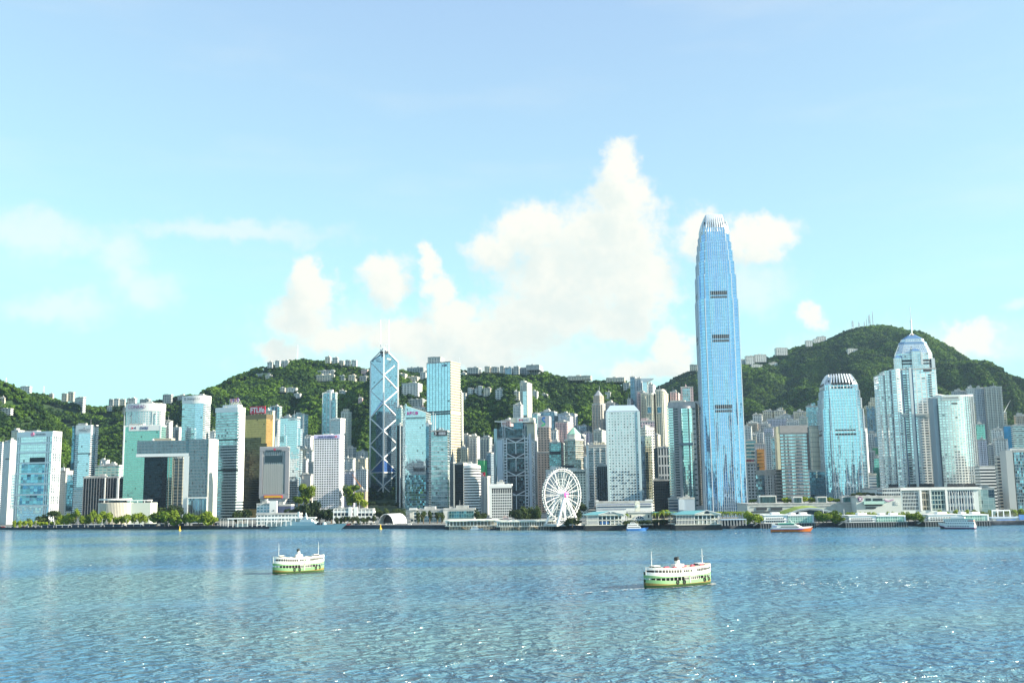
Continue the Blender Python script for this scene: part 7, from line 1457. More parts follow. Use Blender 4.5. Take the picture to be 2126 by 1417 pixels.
# orange hulled fast ferry
def fast_ferry():
    A, Bp = on_water(1600, 1104), on_water(1681, 1103.5); C = (A+Bp)/2; L = (Bp-A).length; root = thing('fast_ferry', 'white fast ferry with an orange hull and green upper deck', 'ferry', (C.x, C.y, 0), math.atan2((Bp-A).y, (Bp-A).x))
    xs, half = hull_mesh(L, L*.24, 0, 0, .34, .04, 24, tip=.03); k = L/40
    mb = MB(); loft(mb, xs, half, -.5, 2.6*k, .72, .95, 0, lambda x: .9*k*max(0, x/(L/2))**2, rake=.9); mb.build('hull', mat('orange hull', (.66, .16, .02), .45), root, fix=False)
    mb = MB(); loft(mb, xs, half, -.6, .4, .74, .80, 0, None, False, rake=.9); mb.build('boot_top', BOOT, root, fix=False)
    mb = MB(); loft(mb, xs, half, 2.3*k, 2.75*k, .97, .98, 0, lambda x: .9*k*max(0, x/(L/2))**2, rake=1.5); mb.build('stripe', mat('violet stripe', (.22, .02, .35), .5), root, fix=False)
    mb = MB(); loft(mb, xs, half, 2.7*k, 4.0*k, .97, 1.0, 0, lambda x: 1.1*k*max(0, x/(L/2))**2, rake=1.6); mb.build('topsides', FWHITE, root, fix=False)
    mb = MB(); W = L*.105; mb.prism([(-L*.42, -W), (L*.26, -W), (L*.36, 0), (L*.26, W), (-L*.42, W)], 3.9*k, 6.2*k, 0, 0, top=[(-L*.38, -W*.95), (L*.16, -W*.95), (L*.22, 0), (L*.16, W*.95), (-L*.38, W*.95)]); mb.build('cabin', FWHITE, root)
    mb = MB(); mb.box(-L*.24, L*.22, -W*1.02, W*1.02, 4.3*k, 5.0*k); mb.build('window_band', BAND_D, root); mb = MB(); mb.box(-L*.26, L*.10, -W*.96, W*.96, 6.2*k, 7.0*k); mb.build('upper_window_band', BAND_D, root)
    mb = MB(); mb.prism([(-L*.30, -W), (L*.12, -W), (L*.12, W), (-L*.30, W)], 7.0*k, 7.7*k, 0, 0); mb.build('upper_deck', mat('green deck house', (.10, .48, .32), .5), root)
    mb = MB(); mb.prism([(L*.04, -W*.7), (L*.18, -W*.7), (L*.18, W*.7), (L*.04, W*.7)], 6.2*k, 8.4*k, 0, 0, top=[(L*.04, -W*.6), (L*.10, -W*.6), (L*.10, W*.6), (L*.04, W*.6)]); mb.build('wheelhouse', FWHITE, root)
    mb = MB(); mb.bar((L*.06, 0, 8.2*k), (-L*.02, 0, 12.5*k), .5*k, r2=.2*k); mb.bar((L*.0, -1.5*k, 10.5*k), (L*.0, 1.5*k, 10.5*k), .15*k); mb.build('mast', FWHITE, root)
    mb = MB(); mb.box(-L*.46, -L*.38, -W, W, 4*k, 7.4*k); mb.build('stern_house', FWHITE, root); mb = MB(); [mb.box(-L*.45, -L*.34, s*W*1.02-.1, s*W*1.02+.1, 4.5*k, 5.4*k) for s in (-1, 1)]; mb.build('stern_window', BLUEP, root); root.scale = (1, 1, 1.2)
fast_ferry()
def white_ferry():
    A, Bp = on_water(1954, 1097), on_water(2027, 1097.5); C = (A+Bp)/2; L = (Bp-A).length; root = thing('passenger_ferry', 'white triple deck ferry with a purple waterline before the last pier', 'ferry', (C.x, C.y, 0), math.atan2((Bp-A).y, (Bp-A).x)+math.pi)
    xs, half = hull_mesh(L, L*.2, 0, 0, .22, .06, 24, tip=.06); k = L/40; sh = lambda x: 1.8*k*max(0, x/(L/2))**2
    mb = MB(); loft(mb, xs, half, -.5, 1.0*k, .8, .9, 0, sh, rake=.5); mb.build('boot_top', BOOT, root, fix=False); mb = MB(); loft(mb, xs, half, 1.0*k, 1.5*k, .91, .93, 0, sh, rake=.7); mb.build('stripe', mat('mauve stripe', (.4, .12, .36), .5), root, fix=False)
    mb = MB(); loft(mb, xs, half, 1.5*k, 4.4*k, .93, 1.0, 0, sh, rake=.7); mb.build('hull', FWHITE, root, fix=False)
    W = L*.098
    for i, (z0, z1, a, c) in enumerate(((4.4, 6.8, -.47, .36), (6.8, 9.2, -.45, .40), (10.2, 11.6, -.2, .2))):
        mb = MB(); mb.box(a*L, c*L, -W, W, z0*k, z1*k); mb.build('deck_house', FWHITE, root)
        if i < 2:
            for s in (-1, 1):
                for j in range(13):
                    x = a*L + (c-a)*L*(j+.2)/13; mb = MB(); mb.box(x, x+(c-a)*L*.5/13, s*W-.08, s*W+.08, (z0+.7)*k, (z0+1.6)*k); mb.build('window', mat('dark blue pane', (.03, .06, .16), .2, .4), root)
    for s in (-1, 1):
        for j in range(9):
            x = (-.3+.07*j)*L; mb = MB(); y = s*half(x, .965); mb.box(x, x+1.2*k, y-.3, y+.3, 2.3*k, 3.3*k); mb.build('porthole', mat('dark blue pane', (.03, .06, .16), .2, .4), root)
    mb = MB(); mb.box(-.46*L, .42*L, -W*1.06, W*1.06, 9.2*k, 9.7*k); mb.build('awning', TEAL, root); mb = MB(); mb.box(-.46*L, -.30*L, -W*1.03, W*1.03, 7.4*k, 8.6*k); mb.build('red_panel', mat('dull red', (.45, .16, .14), .6), root)
    mb = MB(); mb.tube((.05*L, 0, 11*k), (.05*L, 0, 15*k), .2*k, 6); mb.build('mast', FWHITE, root); root.scale = (1, 1, 1.25)
white_ferry()
def warship():
    A, Bp = on_water(561, 1099), on_water(706, 1099); C = (A+Bp)/2; L = (Bp-A).length; root = thing('warship', 'long pale grey warship moored along the quay', 'warship', (C.x, C.y, 0), math.atan2((Bp-A).y, (Bp-A).x))
    xs, half = hull_mesh(L, L*.12, 0, 0, .35, .03, 26, tip=.03); k = L/80; g = mat('warship grey', (.42, .56, .58), .5); g2 = mat('warship pale deck', (.52, .62, .62), .6)
    mb = MB(); loft(mb, xs, half, -.5, 4.6*k, .78, .98, 0, lambda x: 1.6*k*max(0, x/(L/2))**2, rake=1.2); mb.build('hull', g, root, fix=False)
    W = L*.05; mb = MB(); mb.prism([(-L*.31, -W), (L*.18, -W), (L*.18, W), (-L*.31, W)], 4.5*k, 8.0*k, 0, 0, top=[(-L*.28, -W*.85), (L*.16, -W*.85), (L*.16, W*.85), (-L*.28, W*.85)]); mb.build('superstructure', g, root)
    mb = MB(); mb.prism([(-L*.06, -W*.7), (L*.12, -W*.7), (L*.12, W*.7), (-L*.06, W*.7)], 8.0*k, 10.5*k, 0, 0, top=[(-L*.04, -W*.5), (L*.10, -W*.5), (L*.10, W*.5), (-L*.04, W*.5)]); mb.build('bridge', g2, root)
    mb = MB(); mb.prism([(0, -1.2*k), (3*k, -1.2*k), (3*k, 1.2*k), (0, 1.2*k)], 10.4*k, 15.5*k, 0, 0, top=[(1, -.3*k), (1.8*k, -.3*k), (1.8*k, .3*k), (1, .3*k)]); mb.bar((1.2*k, -2*k, 13*k), (1.2*k, 2*k, 13*k), .25*k); mb.tube((1.2*k, 0, 15*k), (1.2*k, 0, 17*k), .7*k, 8, r2=.3*k); mb.build('radar_mast', g2, root)
    mb = MB(); mb.box(-L*.10, -L*.08, -.6*k, .6*k, 8*k, 18*k); mb.build('pole_mast', g2, root)
    mb = MB(); mb.box(L*.20, L*.245, -W*1.0, W*.6, 4.2*k, 7.4*k); mb.build('boat_bay', LOUVRE, root); mb = MB(); mb.tube((L*.28, 0, 5*k), (L*.28, 0, 7.4*k), 2.2*k, 10, r2=1.6*k); mb.bar((L*.29, 0, 6.8*k), (L*.36, 0, 7.4*k), .25*k); mb.build('gun_turret', g2, root)
    mb = MB(); [mb.box(-L*.47+i*3.2*k, -L*.47+i*3.2*k+2.4*k, -W*1.22, -W*1.18, 2.9*k, 3.7*k) for i in range(2)]; mb.build('hull_marking', GREYL, root)
    mb = MB(); [mb.bar((-L*.45+i*2.2*k, -W*.8, 4.6*k), (-L*.45+i*2.2*k, -W*.8, 5.7*k), .08) for i in range(7)]; mb.bar((-L*.45, -W*.8, 5.7*k), (-L*.28, -W*.8, 5.7*k), .08); mb.build('stern_rail', g2, root)
    mb = MB(); mb.prism([(-L*.2, -W*.5), (-L*.12, -W*.5), (-L*.12, W*.5), (-L*.2, W*.5)], 8*k, 9.6*k, 0, 0); mb.tube((-L*.05, -W*.4, 8.9*k), (-L*.05, -W*.4, 10*k), .9*k, 8); mb.build('deck_house', g2, root)
warship()
def small_boat(label, x0, x1, yw, hullm, topm, cab, mast=0, kind='motor_boat', cat='boat', rev=False):
    A, Bp = on_water(x0, yw), on_water(x1, yw); C = (A+Bp)/2; L = (Bp-A).length; root = thing(kind, label, cat, (C.x, C.y, 0), math.pi if rev else 0.0); k = L/14
    xs, half = hull_mesh(L, L*.3, 0, 0, .45, .06, 18, tip=.04); mb = MB(); loft(mb, xs, half, -.4, 1.6*k, .75, .95, 0, lambda x: .7*k*max(0, x/(L/2))**2, rake=.8); mb.build('hull', hullm, root, fix=False)
    W = L*.12; z = 1.6*k
    for (a, c, h) in cab:
        mb = MB(); mb.prism([(a*L, -W), (c*L, -W), (c*L, W), (a*L, W)], z, z+h*k, 0, 0, top=[(a*L+.2*k, -W*.9), (c*L-.9*k, -W*.9), (c*L-.9*k, W*.9), (a*L+.2*k, W*.9)]); mb.build('cabin', topm, root)
        mb = MB(); mb.box(a*L+.5*k, c*L-1.0*k, -W*1.0, W*1.0, z+h*k*.42, z+h*k*.72); mb.build('window_band', BAND_D, root); z += h*k*.97; W *= .85
    if mast: mb = MB(); mb.tube((0, 0, z), (0, 0, z+mast*k), .09*k, 6); mb.build('mast', WHITE, root)
    return root
small_boat('white twin deck yacht with a blue hull berthed between the ferry piers', 1301, 1341, 1101, BLUEP, WHITE, ((-.48, .25, 1.7), (-.44, .12, 1.5), (-.3, .0, 1.2)), 2, 'yacht', 'yacht')
small_boat('small white and blue boat beside the left arcaded pier', 977, 1000, 1099.5, mat('pale blue hull', (.5, .64, .74), .5), WHITE, ((-.4, .2, 1.8), (-.2, .1, 1.2)), 1.5)
small_boat('white launch nosing between the two arcaded piers', 1000, 1020, 1098, WHITE, WHITE, ((-.3, .2, 1.6),))
small_boat('dark red tug with a white cabin along the quay left of the arcaded piers', 842, 870, 1096, mat('dark red hull', (.16, .03, .03), .6), WHITE, ((-.1, .4, 1.8), (.05, .3, 1.2)), 2, 'tug_boat', 'tug', True)
small_boat('dark workboat with red bow house at the gap between the arcaded piers', 1018, 1040, 1099, mat('black hull', (.02, .02, .025), .6), mat('dull red', (.45, .16, .14), .6), ((.0, .4, 2.0),), 2, 'tug_boat', 'tug')
YEL = mat('buoy yellow', (.80, .52, .04), .5)
def buoy(label, px, yw):
    p = on_water(px, yw); root = thing('buoy', label, 'buoy', p, 0, 'yellow channel buoys'); mb = MB(); mb.tube((0, 0, -.4), (0, 0, .9), 1.7, 12); mb.build('float', YEL, root); mb = MB(); mb.tube((0, 0, .9), (0, 0, 4.2), .9, 8, r2=.35); mb.build('tower', YEL, root); mb = MB(); mb.tube((0, 0, 4.2), (0, 0, 5.2), .6, 8); mb.build('lantern', YEL, root)
buoy('yellow buoy floating below the round park trees at left', 373, 1101); buoy('yellow buoy floating in front of the white hangar', 790, 1098)
# ------------------------------------------------------------------ hillside houses, masts, waterfront trees and lamps
def house(x0, x1, yt, yb, label, m, Y=None, kind='hill_house', cat='house', th=12, lump=0, group=None, ridge=False):
    """a building on the hill: found where the line of sight to its foot meets the slope"""
    if Y is None:
        d = ray((x0+x1)/2, yb); Y = None
        for yy in np.arange(1850, 3700, 10.0):
            p = d*(yy/d.y); 
            if CAM_H + p.z <= tz(p.x, yy) + 3: Y = yy; break
        if Y is None: Y = 2760 if x1 < 1400 else 3560
    b = T(kind, label, cat, x0, x1-(x1-x0)*.22, x1, yt, Y-6, th, m, D=None, yb=yb+4, group=group, plant=lump == 0, parapet=True)
    for i in range(lump):
        a = (i+.1)/lump; b.box('stair_block', a, a+.5/lump, .1, .7, b.h, b.h+2.5+(i % 2)*1.6, m)
    c = b.loc; CLEAR.append((c.x - b.L1/2, c.y, b.L1*.5+4)); return b
HG = 'houses on the hillside'
HOUSES = [
 (0, 28, 848, 857, 'long white low house at the left picture edge', block_wall, 1), (0, 12, 826, 833, 'small cream house high on the left hill', house_wall, 0), (42, 67, 802, 811, 'white gabled house on the left skyline', block_wall, 1),
 (102, 112, 818, 826, 'small pale house under the left radio mast', house_wall, 0), (128, 142, 817, 829, 'yellowish block left of the tall white hillside tower', house_wall, 1), (141, 156, 814, 829, 'cream stepped block just behind the tall white hillside tower', house_wall, 1),
 (222, 236, 844, 849, 'thin white roof half buried in the trees', block_wall, 0), (255, 264, 846, 856, 'small cream house left of the white curved hotel crown', house_wall, 0),
 (226, 237, 829, 838, 'grey ridge house, leftmost of the row left of the curved hotel', shade_block, 1), (237, 249, 828, 838, 'white ridge house beside the grey one in the left ridge row', block_wall, 1), (249, 262, 829, 837, 'cream ridge house at the right of the left ridge row', house_wall, 1), (264, 285, 827, 834, 'pale ridge flats above the white curved hotel crown', block_wall, 2), (290, 314, 829, 836, 'grey ridge flats right of the white curved hotel crown', shade_block, 2), (338, 360, 819, 833, 'blue grey stepped ridge flats left of the oval hotel', shade_block, 1), (368, 388, 821, 826, 'low blue grey ridge roof beside the oval hotel', shade_block, 0),
 (555, 568, 752, 759, 'white ridge villa, leftmost on the central summit', block_wall, 0), (571, 583, 749, 758, 'white ridge villa with two bays on the central summit', block_wall, 1), (584, 603, 749, 757, 'long white ridge villa left of the radio mast', block_wall, 2),
 (675, 688, 741, 749, 'cream tower block cluster right of the central summit', house_wall, 2), (690, 704, 743, 753, 'white stepped block in the summit cluster', block_wall, 2), (704, 716, 749, 757, 'cream low block in the summit cluster', house_wall, 1), (717, 729, 748, 755, 'blue white block right end of the summit cluster', shade_block, 1), (730, 742, 748, 756, 'small white block farthest right of the summit cluster', block_wall, 1),
 (659, 703, 769, 776, 'long grey terrace house, upper of the two rows', shade_block, 4), (656, 704, 778, 786, 'long pinkish terrace house, lower of the two rows', house_wall, 5), (704, 718, 780, 788, 'short terrace house at the right end of the lower row', shade_block, 2), (723, 741, 779, 787, 'cream terrace pair alone in the trees', house_wall, 2), (746, 765, 781, 791, 'grey terrace house touching the braced tower', shade_block, 2), (750, 766, 767, 772, 'pink roofed house left of the braced tower top', pink_flats, 1),
 (550, 568, 779, 784, 'cream villa on the upper left slope', house_wall, 0), (532, 584, 774.5, 776.5, 'long low grey wall house on the upper left slope', shade_block, 0), (594, 620, 805, 811, 'white villa with a dark window row in mid slope', block_wall, 1), (581, 594, 805, 809, 'small cream roof left of the mid slope villa', house_wall, 0), (610, 626, 817, 822, 'white hut below the mid slope villa', block_wall, 0), (704, 720, 811, 815, 'small white roof right of mid slope', block_wall, 0), (744, 754, 826, 833, 'pinkish hut by the braced tower', pink_flats, 0),
 (822, 846, 776, 784, 'cream stepped houses right of the braced tower top', house_wall, 3), (845, 872, 782, 792, 'cream terraces above the big white block', house_wall, 3), (834, 877, 795, 818, 'big white slab of flats on the slope right of the braced tower', block_wall, 0), (845, 886, 763, 772, 'grey row of ridge flats left of the square tower top', shade_block, 5), (872, 887, 773, 786, 'white flats touching the square tower', block_wall, 1), (846, 886, 829, 842, 'grey terraced flats with many chimneys behind the slanted tower', shade_block, 6),
 (957, 969, 774, 782, 'small white villa right of the square tower', block_wall, 0), (955, 970, 816, 828, 'white stepped flats right of the square tower side', block_wall, 1), (888, 922, 741, 752, 'pale flats rising behind the square tower roof', block_wall, 1),
 (970, 1000, 763, 771, 'pale ridge roofs right of the square tower', shade_block, 2), (1006, 1020, 761, 769, 'cream ridge block left of the middle ridge', house_wall, 1), (1020, 1037, 762, 769, 'grey ridge block beside the cream one', shade_block, 1), (1038, 1048, 760, 770, 'tall narrow grey block on the middle ridge', shade_block, 0), (1048, 1066, 763, 772, 'dark grey ridge flats in the middle of the ridge', blue_flats, 2), (1066, 1080, 761, 773, 'blue grey ridge flats next to the widest block', shade_block, 2), (1080, 1128, 762, 774, 'widest stepped ridge block in the middle', shade_block, 3), (1092, 1127, 757.5, 763, 'upper towers behind the widest ridge block', grey_flats, 3),
 (971, 985, 806, 817, 'white cube house on the middle slope', block_wall, 1), (985, 993, 808, 817, 'narrow white house beside the cube house', block_wall, 0), (992, 1004, 802, 816, 'white house with a green net roof', block_wall, 1), (1004, 1022, 806, 818, 'cream stepped houses mid slope', house_wall, 2), (1028, 1052, 809, 825, 'white six storey slab mid slope', block_wall, 0), (1067, 1080, 813, 826, 'cream house left of the lone hillside tower', house_wall, 0), (1103, 1118, 812, 826, 'white house right of the lone hillside tower', block_wall, 0), (1122, 1138, 818, 826, 'low white house farther right mid slope', block_wall, 0),
 (1178, 1226, 780, 784, 'long green roofed ridge house', house_wall, 3), (1258, 1296, 784, 788, 'green roofed ridge house on the right of the middle ridge', house_wall, 3), (1256, 1270, 814, 824, 'white house above the pointed stone tower', block_wall, 0), (1294, 1310, 795, 806, 'pale block just left of the dark twin antenna tower', shade_block, 1),
 (1432, 1447, 757, 765, 'small pale block on the ridge left of the tallest tower', house_wall, 1), (1536, 1548, 746, 756, 'grey flats touching the right side of the tallest tower', block_wall, 1), (1548, 1566, 739, 752, 'pale blue ridge flats right of the tallest tower', block_wall, 2), (1567, 1591, 736, 747, 'longer pale ridge flats farther right of the tallest tower', block_wall, 3), (1611, 1635, 722, 733, 'flat roofed white ridge block halfway up the peak', block_wall, 1), (1673, 1687, 707, 715, 'white ridge house on the peak shoulder', block_wall, 1), (1689, 1700, 704, 712, 'white ridge flats on the peak shoulder, middle', block_wall, 1), (1697, 1715, 699, 708, 'white ridge flats on the peak shoulder, rightmost', block_wall, 2),
 (1560, 1583, 757, 763, 'white villa on the shaded peak slope', block_wall, 1), (1596, 1614, 753, 757, 'second white villa on the shaded peak slope', block_wall, 0), (1760, 1780, 724, 731, 'lone white villa high on the peak', block_wall, 1)]
for (x0, x1, yt, yb, lb, m, lump) in HOUSES: house(x0, x1, yt, yb, lb, m, None, 'hill_house', 'house', 12 if x1 < 1500 else 4, lump, HG)
b = house(149, 179, 824, 855, 'tall white hillside tower with window rows at left', block_wall, None, 'apartment_tower', 'apartment tower', 50); 
# masts on the ridges
def lattice(label, px, y0, y1, w, dishes=0, col=(.42, .5, .58)):
    d = ray(px, y1); Y = 2790 if px < 1400 else 3590
    for yy in np.arange(2000, 3610, 10.0):
        p = d*(yy/d.y)
        if CAM_H + p.z <= tz(p.x, yy) + 8: Y = yy; break
    B_, T_ = at(px, y1+5, Y), at(px, y0, Y); root = thing('radio_mast', label, 'radio mast', B_, 0, 'radio masts on the ridges'); h = T_.z-B_.z; m = mat('mast grey blue', col, .5); mb = MB()
    for sx in (-1, 1):
        for sy in (-1, 1): mb.bar((sx*w, sy*w, 0), (sx*w*.4, sy*w*.4, h), .32)
    n = 7
    for i in range(n):
        a, c = i/n, (i+1)/n; wa, wc = w*(1-.6*a), w*(1-.6*c); mb.bar((-wa, -wa, h*a), (wc, -wc, h*c), .2); mb.bar((wa, -wa, h*a), (-wc, -wc, h*c), .2)
    mb.build('lattice', m, root)
    for i in range(dishes):
        mb = MB(); z = h*(.35+.6*i/max(1, dishes)); mb.box(-w*1.5, w*1.5, -w*.7, w*.7, z, z+1.6); mb.build('antenna_panel', m, root)
lattice('tall thin radio mast on the central summit', 617, 716, 742, 1.6); lattice('short radio mast on the left ridge', 90, 801, 816, 1.6, 1); lattice('small mast pair leaning on the far left summit', 12, 784, 793, 1.6, 1)
for (px, y0, y1, w, dn, lb) in ((1771, 665, 678, 2.6, 4, 'broad panelled mast, leftmost on the peak'), (1784, 668, 677, 1.8, 2, 'short panelled mast, second from left on the peak'), (1795, 667, 676, 1.4, 1, 'small thin mast in the middle of the peak row'), (1800, 661, 675, 1.0, 0, 'thin pole mast left of the thickest mast'), (1806, 653, 674, 2.8, 6, 'thickest panelled mast on the peak'), (1813, 646, 673, 1.3, 1, 'tallest thin mast, rightmost on the peak')): lattice(lb, px, y0, y1, w, dn)
# waterfront trees
CROWN = [leaf_mat('sunny crown leaves', (.08, .14, .012), (.26, .34, .03)), leaf_mat('shaded crown leaves', (.012, .028, .010), (.05, .08, .02))]  # sunlit and shaded copies of one foliage, the light put into the colours
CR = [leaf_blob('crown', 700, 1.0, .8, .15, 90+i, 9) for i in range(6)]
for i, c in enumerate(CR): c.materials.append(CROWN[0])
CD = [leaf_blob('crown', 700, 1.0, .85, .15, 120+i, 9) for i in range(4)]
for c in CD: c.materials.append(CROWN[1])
mb = MB(); mb.tube((0, 0, 0), (0, 0, 1), .045, 8, r2=.03)
for a in (0, 2.1, 4.2): mb.tube((0, 0, .75), (.3*math.cos(a), .3*math.sin(a), 1.25), .022, 6, r2=.01)
TR = mb.mesh('trunk'); BARK = mat('grey brown bark', (.12, .09, .06), .9); TR.materials.append(BARK)
tr2 = random.Random(5)
def tree(px, yb, w, h, dark, Y, label, group, kind='broadleaf_tree'):
    """w, h: crown width and total height in picture pixels"""
    P = at(px, yb, Y); z = GZ if P.z < GZ + 9 else P.z; k = Y/F_PX; root = thing(kind, label, 'tree', (P.x, Y, z), 0, group); H = max(2.5, at(px, yb-h, Y).z - z); rw = w*k*.5
    t = link('trunk', TR, None, root); t.scale = (H*.9, H*.9, H*.5)
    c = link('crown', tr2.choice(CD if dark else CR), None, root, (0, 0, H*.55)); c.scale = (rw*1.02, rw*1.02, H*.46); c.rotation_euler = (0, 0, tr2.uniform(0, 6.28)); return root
def palm_mesh(seed):
    r = random.Random(seed); v, f = [], []
    for i in range(15):
        a = 2*math.pi*i/15 + r.uniform(-.2, .2); lift = r.uniform(.1, .7); pts = []
        for s in np.linspace(0, 1, 6): pts.append((math.cos(a)*s, math.sin(a)*s, lift*s - .95*s*s, .13*(1-s*.8)))
        for (p, q) in zip(pts[:-1], pts[1:]):
            b0 = len(v); n = (-math.sin(a), math.cos(a)); v += [(p[0]+n[0]*p[3], p[1]+n[1]*p[3], p[2]-.04), (p[0], p[1], p[2]+.04), (p[0]-n[0]*p[3], p[1]-n[1]*p[3], p[2]-.04), (q[0]+n[0]*q[3], q[1]+n[1]*q[3], q[2]-.04), (q[0], q[1], q[2]+.04), (q[0]-n[0]*q[3], q[1]-n[1]*q[3], q[2]-.04)]
            f += [(b0, b0+1, b0+4, b0+3), (b0+1, b0+2, b0+5, b0+4)]
    me = bpy.data.meshes.new('crown'); me.from_pydata(v, [], f); me.materials.append(CROWN[0]); return me
PALMS = [palm_mesh(i) for i in range(3)]
def palm(px, yb, h, Y, label, group):
    P = at(px, yb, Y); root = thing('palm_tree', label, 'palm', (P.x, Y, GZ), 0, group); H = at(px, yb-h, Y).z-GZ; t = link('trunk', TR, None, root); t.scale = (H*.35, H*.35, H*.72); c = link('crown', tr2.choice(PALMS), None, root, (0, 0, H*.85)); c.scale = (H*.34, H*.34, H*.34); c.rotation_euler = (0, 0, tr2.uniform(0, 6))
def row(lst, dark, Y, label, group):
    for (px, yb, w, h) in lst: tree(px, yb, w, h, dark, Y + tr2.uniform(-6, 6), label, group)
G1 = [(128, 1082, 15, 14), (140, 1083, 17, 18), (152, 1080, 14, 17), (158, 1076, 12, 22), (172, 1082, 14, 14), (183, 1083, 15, 16), (194, 1080, 12, 24), (204, 1082, 14, 16), (214, 1080, 17, 22), (226, 1081, 15, 20), (240, 1083, 13, 12), (252, 1082, 15, 13), (264, 1081, 17, 16)]
row(G1, False, 1290, 'small sunny tree in the left promenade row by the drum building', 'promenade trees at left')
row([(279, 1078, 18, 14), (290, 1079, 18, 17), (301, 1078, 16, 16)], False, 1300, 'low sunny tree in the clump right of the drum building', 'low trees right of the drum')
for (px, yb, w, h, lb) in ((326, 1082, 26, 22, 'round sunny tree, leftmost of the big group below the gate'), (343, 1083, 32, 30, 'biggest rounded sunny tree below the gate building'), (360, 1083, 28, 25, 'wide sunny tree in the middle of the group below the gate'), (374, 1084, 18, 16, 'small bright tree between the two big groups below the gate'), (394, 1083, 24, 20, 'round sunny tree under the gate right leg'), (412, 1083, 26, 22, 'sunny tree right of the gate lobby'), (430, 1083, 28, 23, 'sunny tree at the right end of the promenade group'), (444, 1084, 18, 16, 'small sunny tree trailing the promenade group')): tree(px, yb, w, h, False, 1262 + tr2.uniform(-5, 5), lb, 'promenade trees below the gate')
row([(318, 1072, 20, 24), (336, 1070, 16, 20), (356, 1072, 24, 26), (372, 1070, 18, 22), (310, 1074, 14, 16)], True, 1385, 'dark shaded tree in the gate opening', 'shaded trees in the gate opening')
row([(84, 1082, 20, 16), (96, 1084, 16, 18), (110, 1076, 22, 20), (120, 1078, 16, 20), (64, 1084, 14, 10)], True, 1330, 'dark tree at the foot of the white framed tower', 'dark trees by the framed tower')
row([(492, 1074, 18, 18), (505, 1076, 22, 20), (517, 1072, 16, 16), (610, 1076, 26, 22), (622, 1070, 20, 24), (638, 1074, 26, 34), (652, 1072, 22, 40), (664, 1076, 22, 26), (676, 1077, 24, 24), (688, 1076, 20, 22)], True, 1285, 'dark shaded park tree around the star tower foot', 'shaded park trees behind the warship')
row([(634, 1055, 22, 40), (646, 1040, 18, 34), (620, 1052, 18, 30), (628, 1028, 20, 26), (730, 1055, 22, 36), (742, 1050, 22, 30), (722, 1040, 20, 34), (752, 1056, 20, 24), (736, 1024, 18, 24)], False, 1560, 'hillside park tree between the towers left of the braced tower', 'park trees between the towers')
row([(776, 1066, 14, 14), (790, 1066, 14, 12), (806, 1066, 16, 13), (822, 1066, 16, 14), (834, 1068, 14, 14)], True, 1420, 'dark tree below the braced tower', 'dark trees below the braced tower')
row([(700, 1079, 8, 9), (708, 1079, 8, 9), (716, 1079, 8, 9), (724, 1079, 8, 9), (734, 1079, 8, 10), (744, 1079, 8, 10), (754, 1079, 8, 9), (764, 1079, 8, 10), (776, 1078, 9, 10)], True, 1225, 'small round street tree before the white banded blocks', 'small street trees before the banded blocks')
row([(868, 1078, 8, 20), (879, 1078, 8, 22), (892, 1078, 9, 22), (908, 1078, 8, 20), (917, 1078, 8, 18)], True, 1235, 'slim dark tree before the low glass office', 'slim trees before the low office')
row([(994, 1074, 16, 18), (1004, 1074, 14, 14), (1070, 1074, 20, 22), (1082, 1074, 18, 18), (1094, 1073, 22, 24), (1108, 1072, 20, 22), (1118, 1072, 16, 24), (1212, 1062, 18, 20), (1200, 1068, 20, 20)], True, 1250, 'dark tree behind the arcaded piers', 'dark trees behind the arcaded piers')
row([(1176, 1088, 14, 14), (1188, 1089, 20, 16), (1200, 1090, 14, 12), (1300, 1088, 14, 10), (1314, 1089, 16, 10), (1334, 1089, 16, 10), (1346, 1089, 14, 10), (1362, 1089, 16, 12), (1380, 1089, 16, 12)], True, 1062, 'low dark bush tree on the quay by the ferry piers', 'low quay trees by the ferry piers')
for (px, yb, h) in ((1299, 1082, 20), (1362, 1080, 20), (1374, 1080, 22), (1380, 1079, 25), (1392, 1080, 20), (1402, 1080, 21)): palm(px, yb, h, 1078, 'palm standing before the walkway between the ferry piers', 'palms between the ferry piers')
for px in (1492, 1500, 1508, 1516, 1524, 1532, 1540): palm(px, 1078, 20, 1085, 'sunny palm in the row at the foot of the tallest tower', 'palms below the tallest tower')
for (px, yb, w, h, lb) in ((1554, 1082, 22, 22, 'round green tree at the right foot of the tallest tower'), (1568, 1083, 22, 22, 'second round green tree left of the first island pier'), (1578, 1082, 12, 14, 'small green tree touching the first island pier'), (1700, 1080, 26, 20, 'round tree directly right of the first mint pier'), (1716, 1082, 28, 22, 'dense round tree between the first two island piers'), (1733, 1081, 28, 22, 'broad sunny tree under the green roof right end'), (1744, 1083, 18, 14, 'small tree before the middle island pier'), (1886, 1081, 18, 16, 'round tree right of the middle island pier'), (1900, 1082, 24, 18, 'dense tree between the last two island piers'), (1912, 1083, 16, 14, 'small tree left of the last island pier')): tree(px, yb, w, h, False, 1062 + tr2.uniform(-4, 4), lb, 'round trees between the island piers')
for (px, w, h) in ((1560, 8, 8), (1566, 12, 9), (1632, 18, 12), (1644, 10, 8), (1670, 22, 14), (1686, 18, 12), (1722, 18, 13), (1738, 16, 10)): tree(px, 1044, w, h, False, 1214, 'roof garden tree on the long mall podium', 'roof garden trees')
for (px, w, h) in ((1772, 14, 9), (1784, 12, 12), (1796, 12, 10), (1810, 14, 9), (1824, 12, 9)): tree(px, 1031, w, h, True, 1200, 'roof garden shrub on the pale mall wall', 'roof garden shrubs')
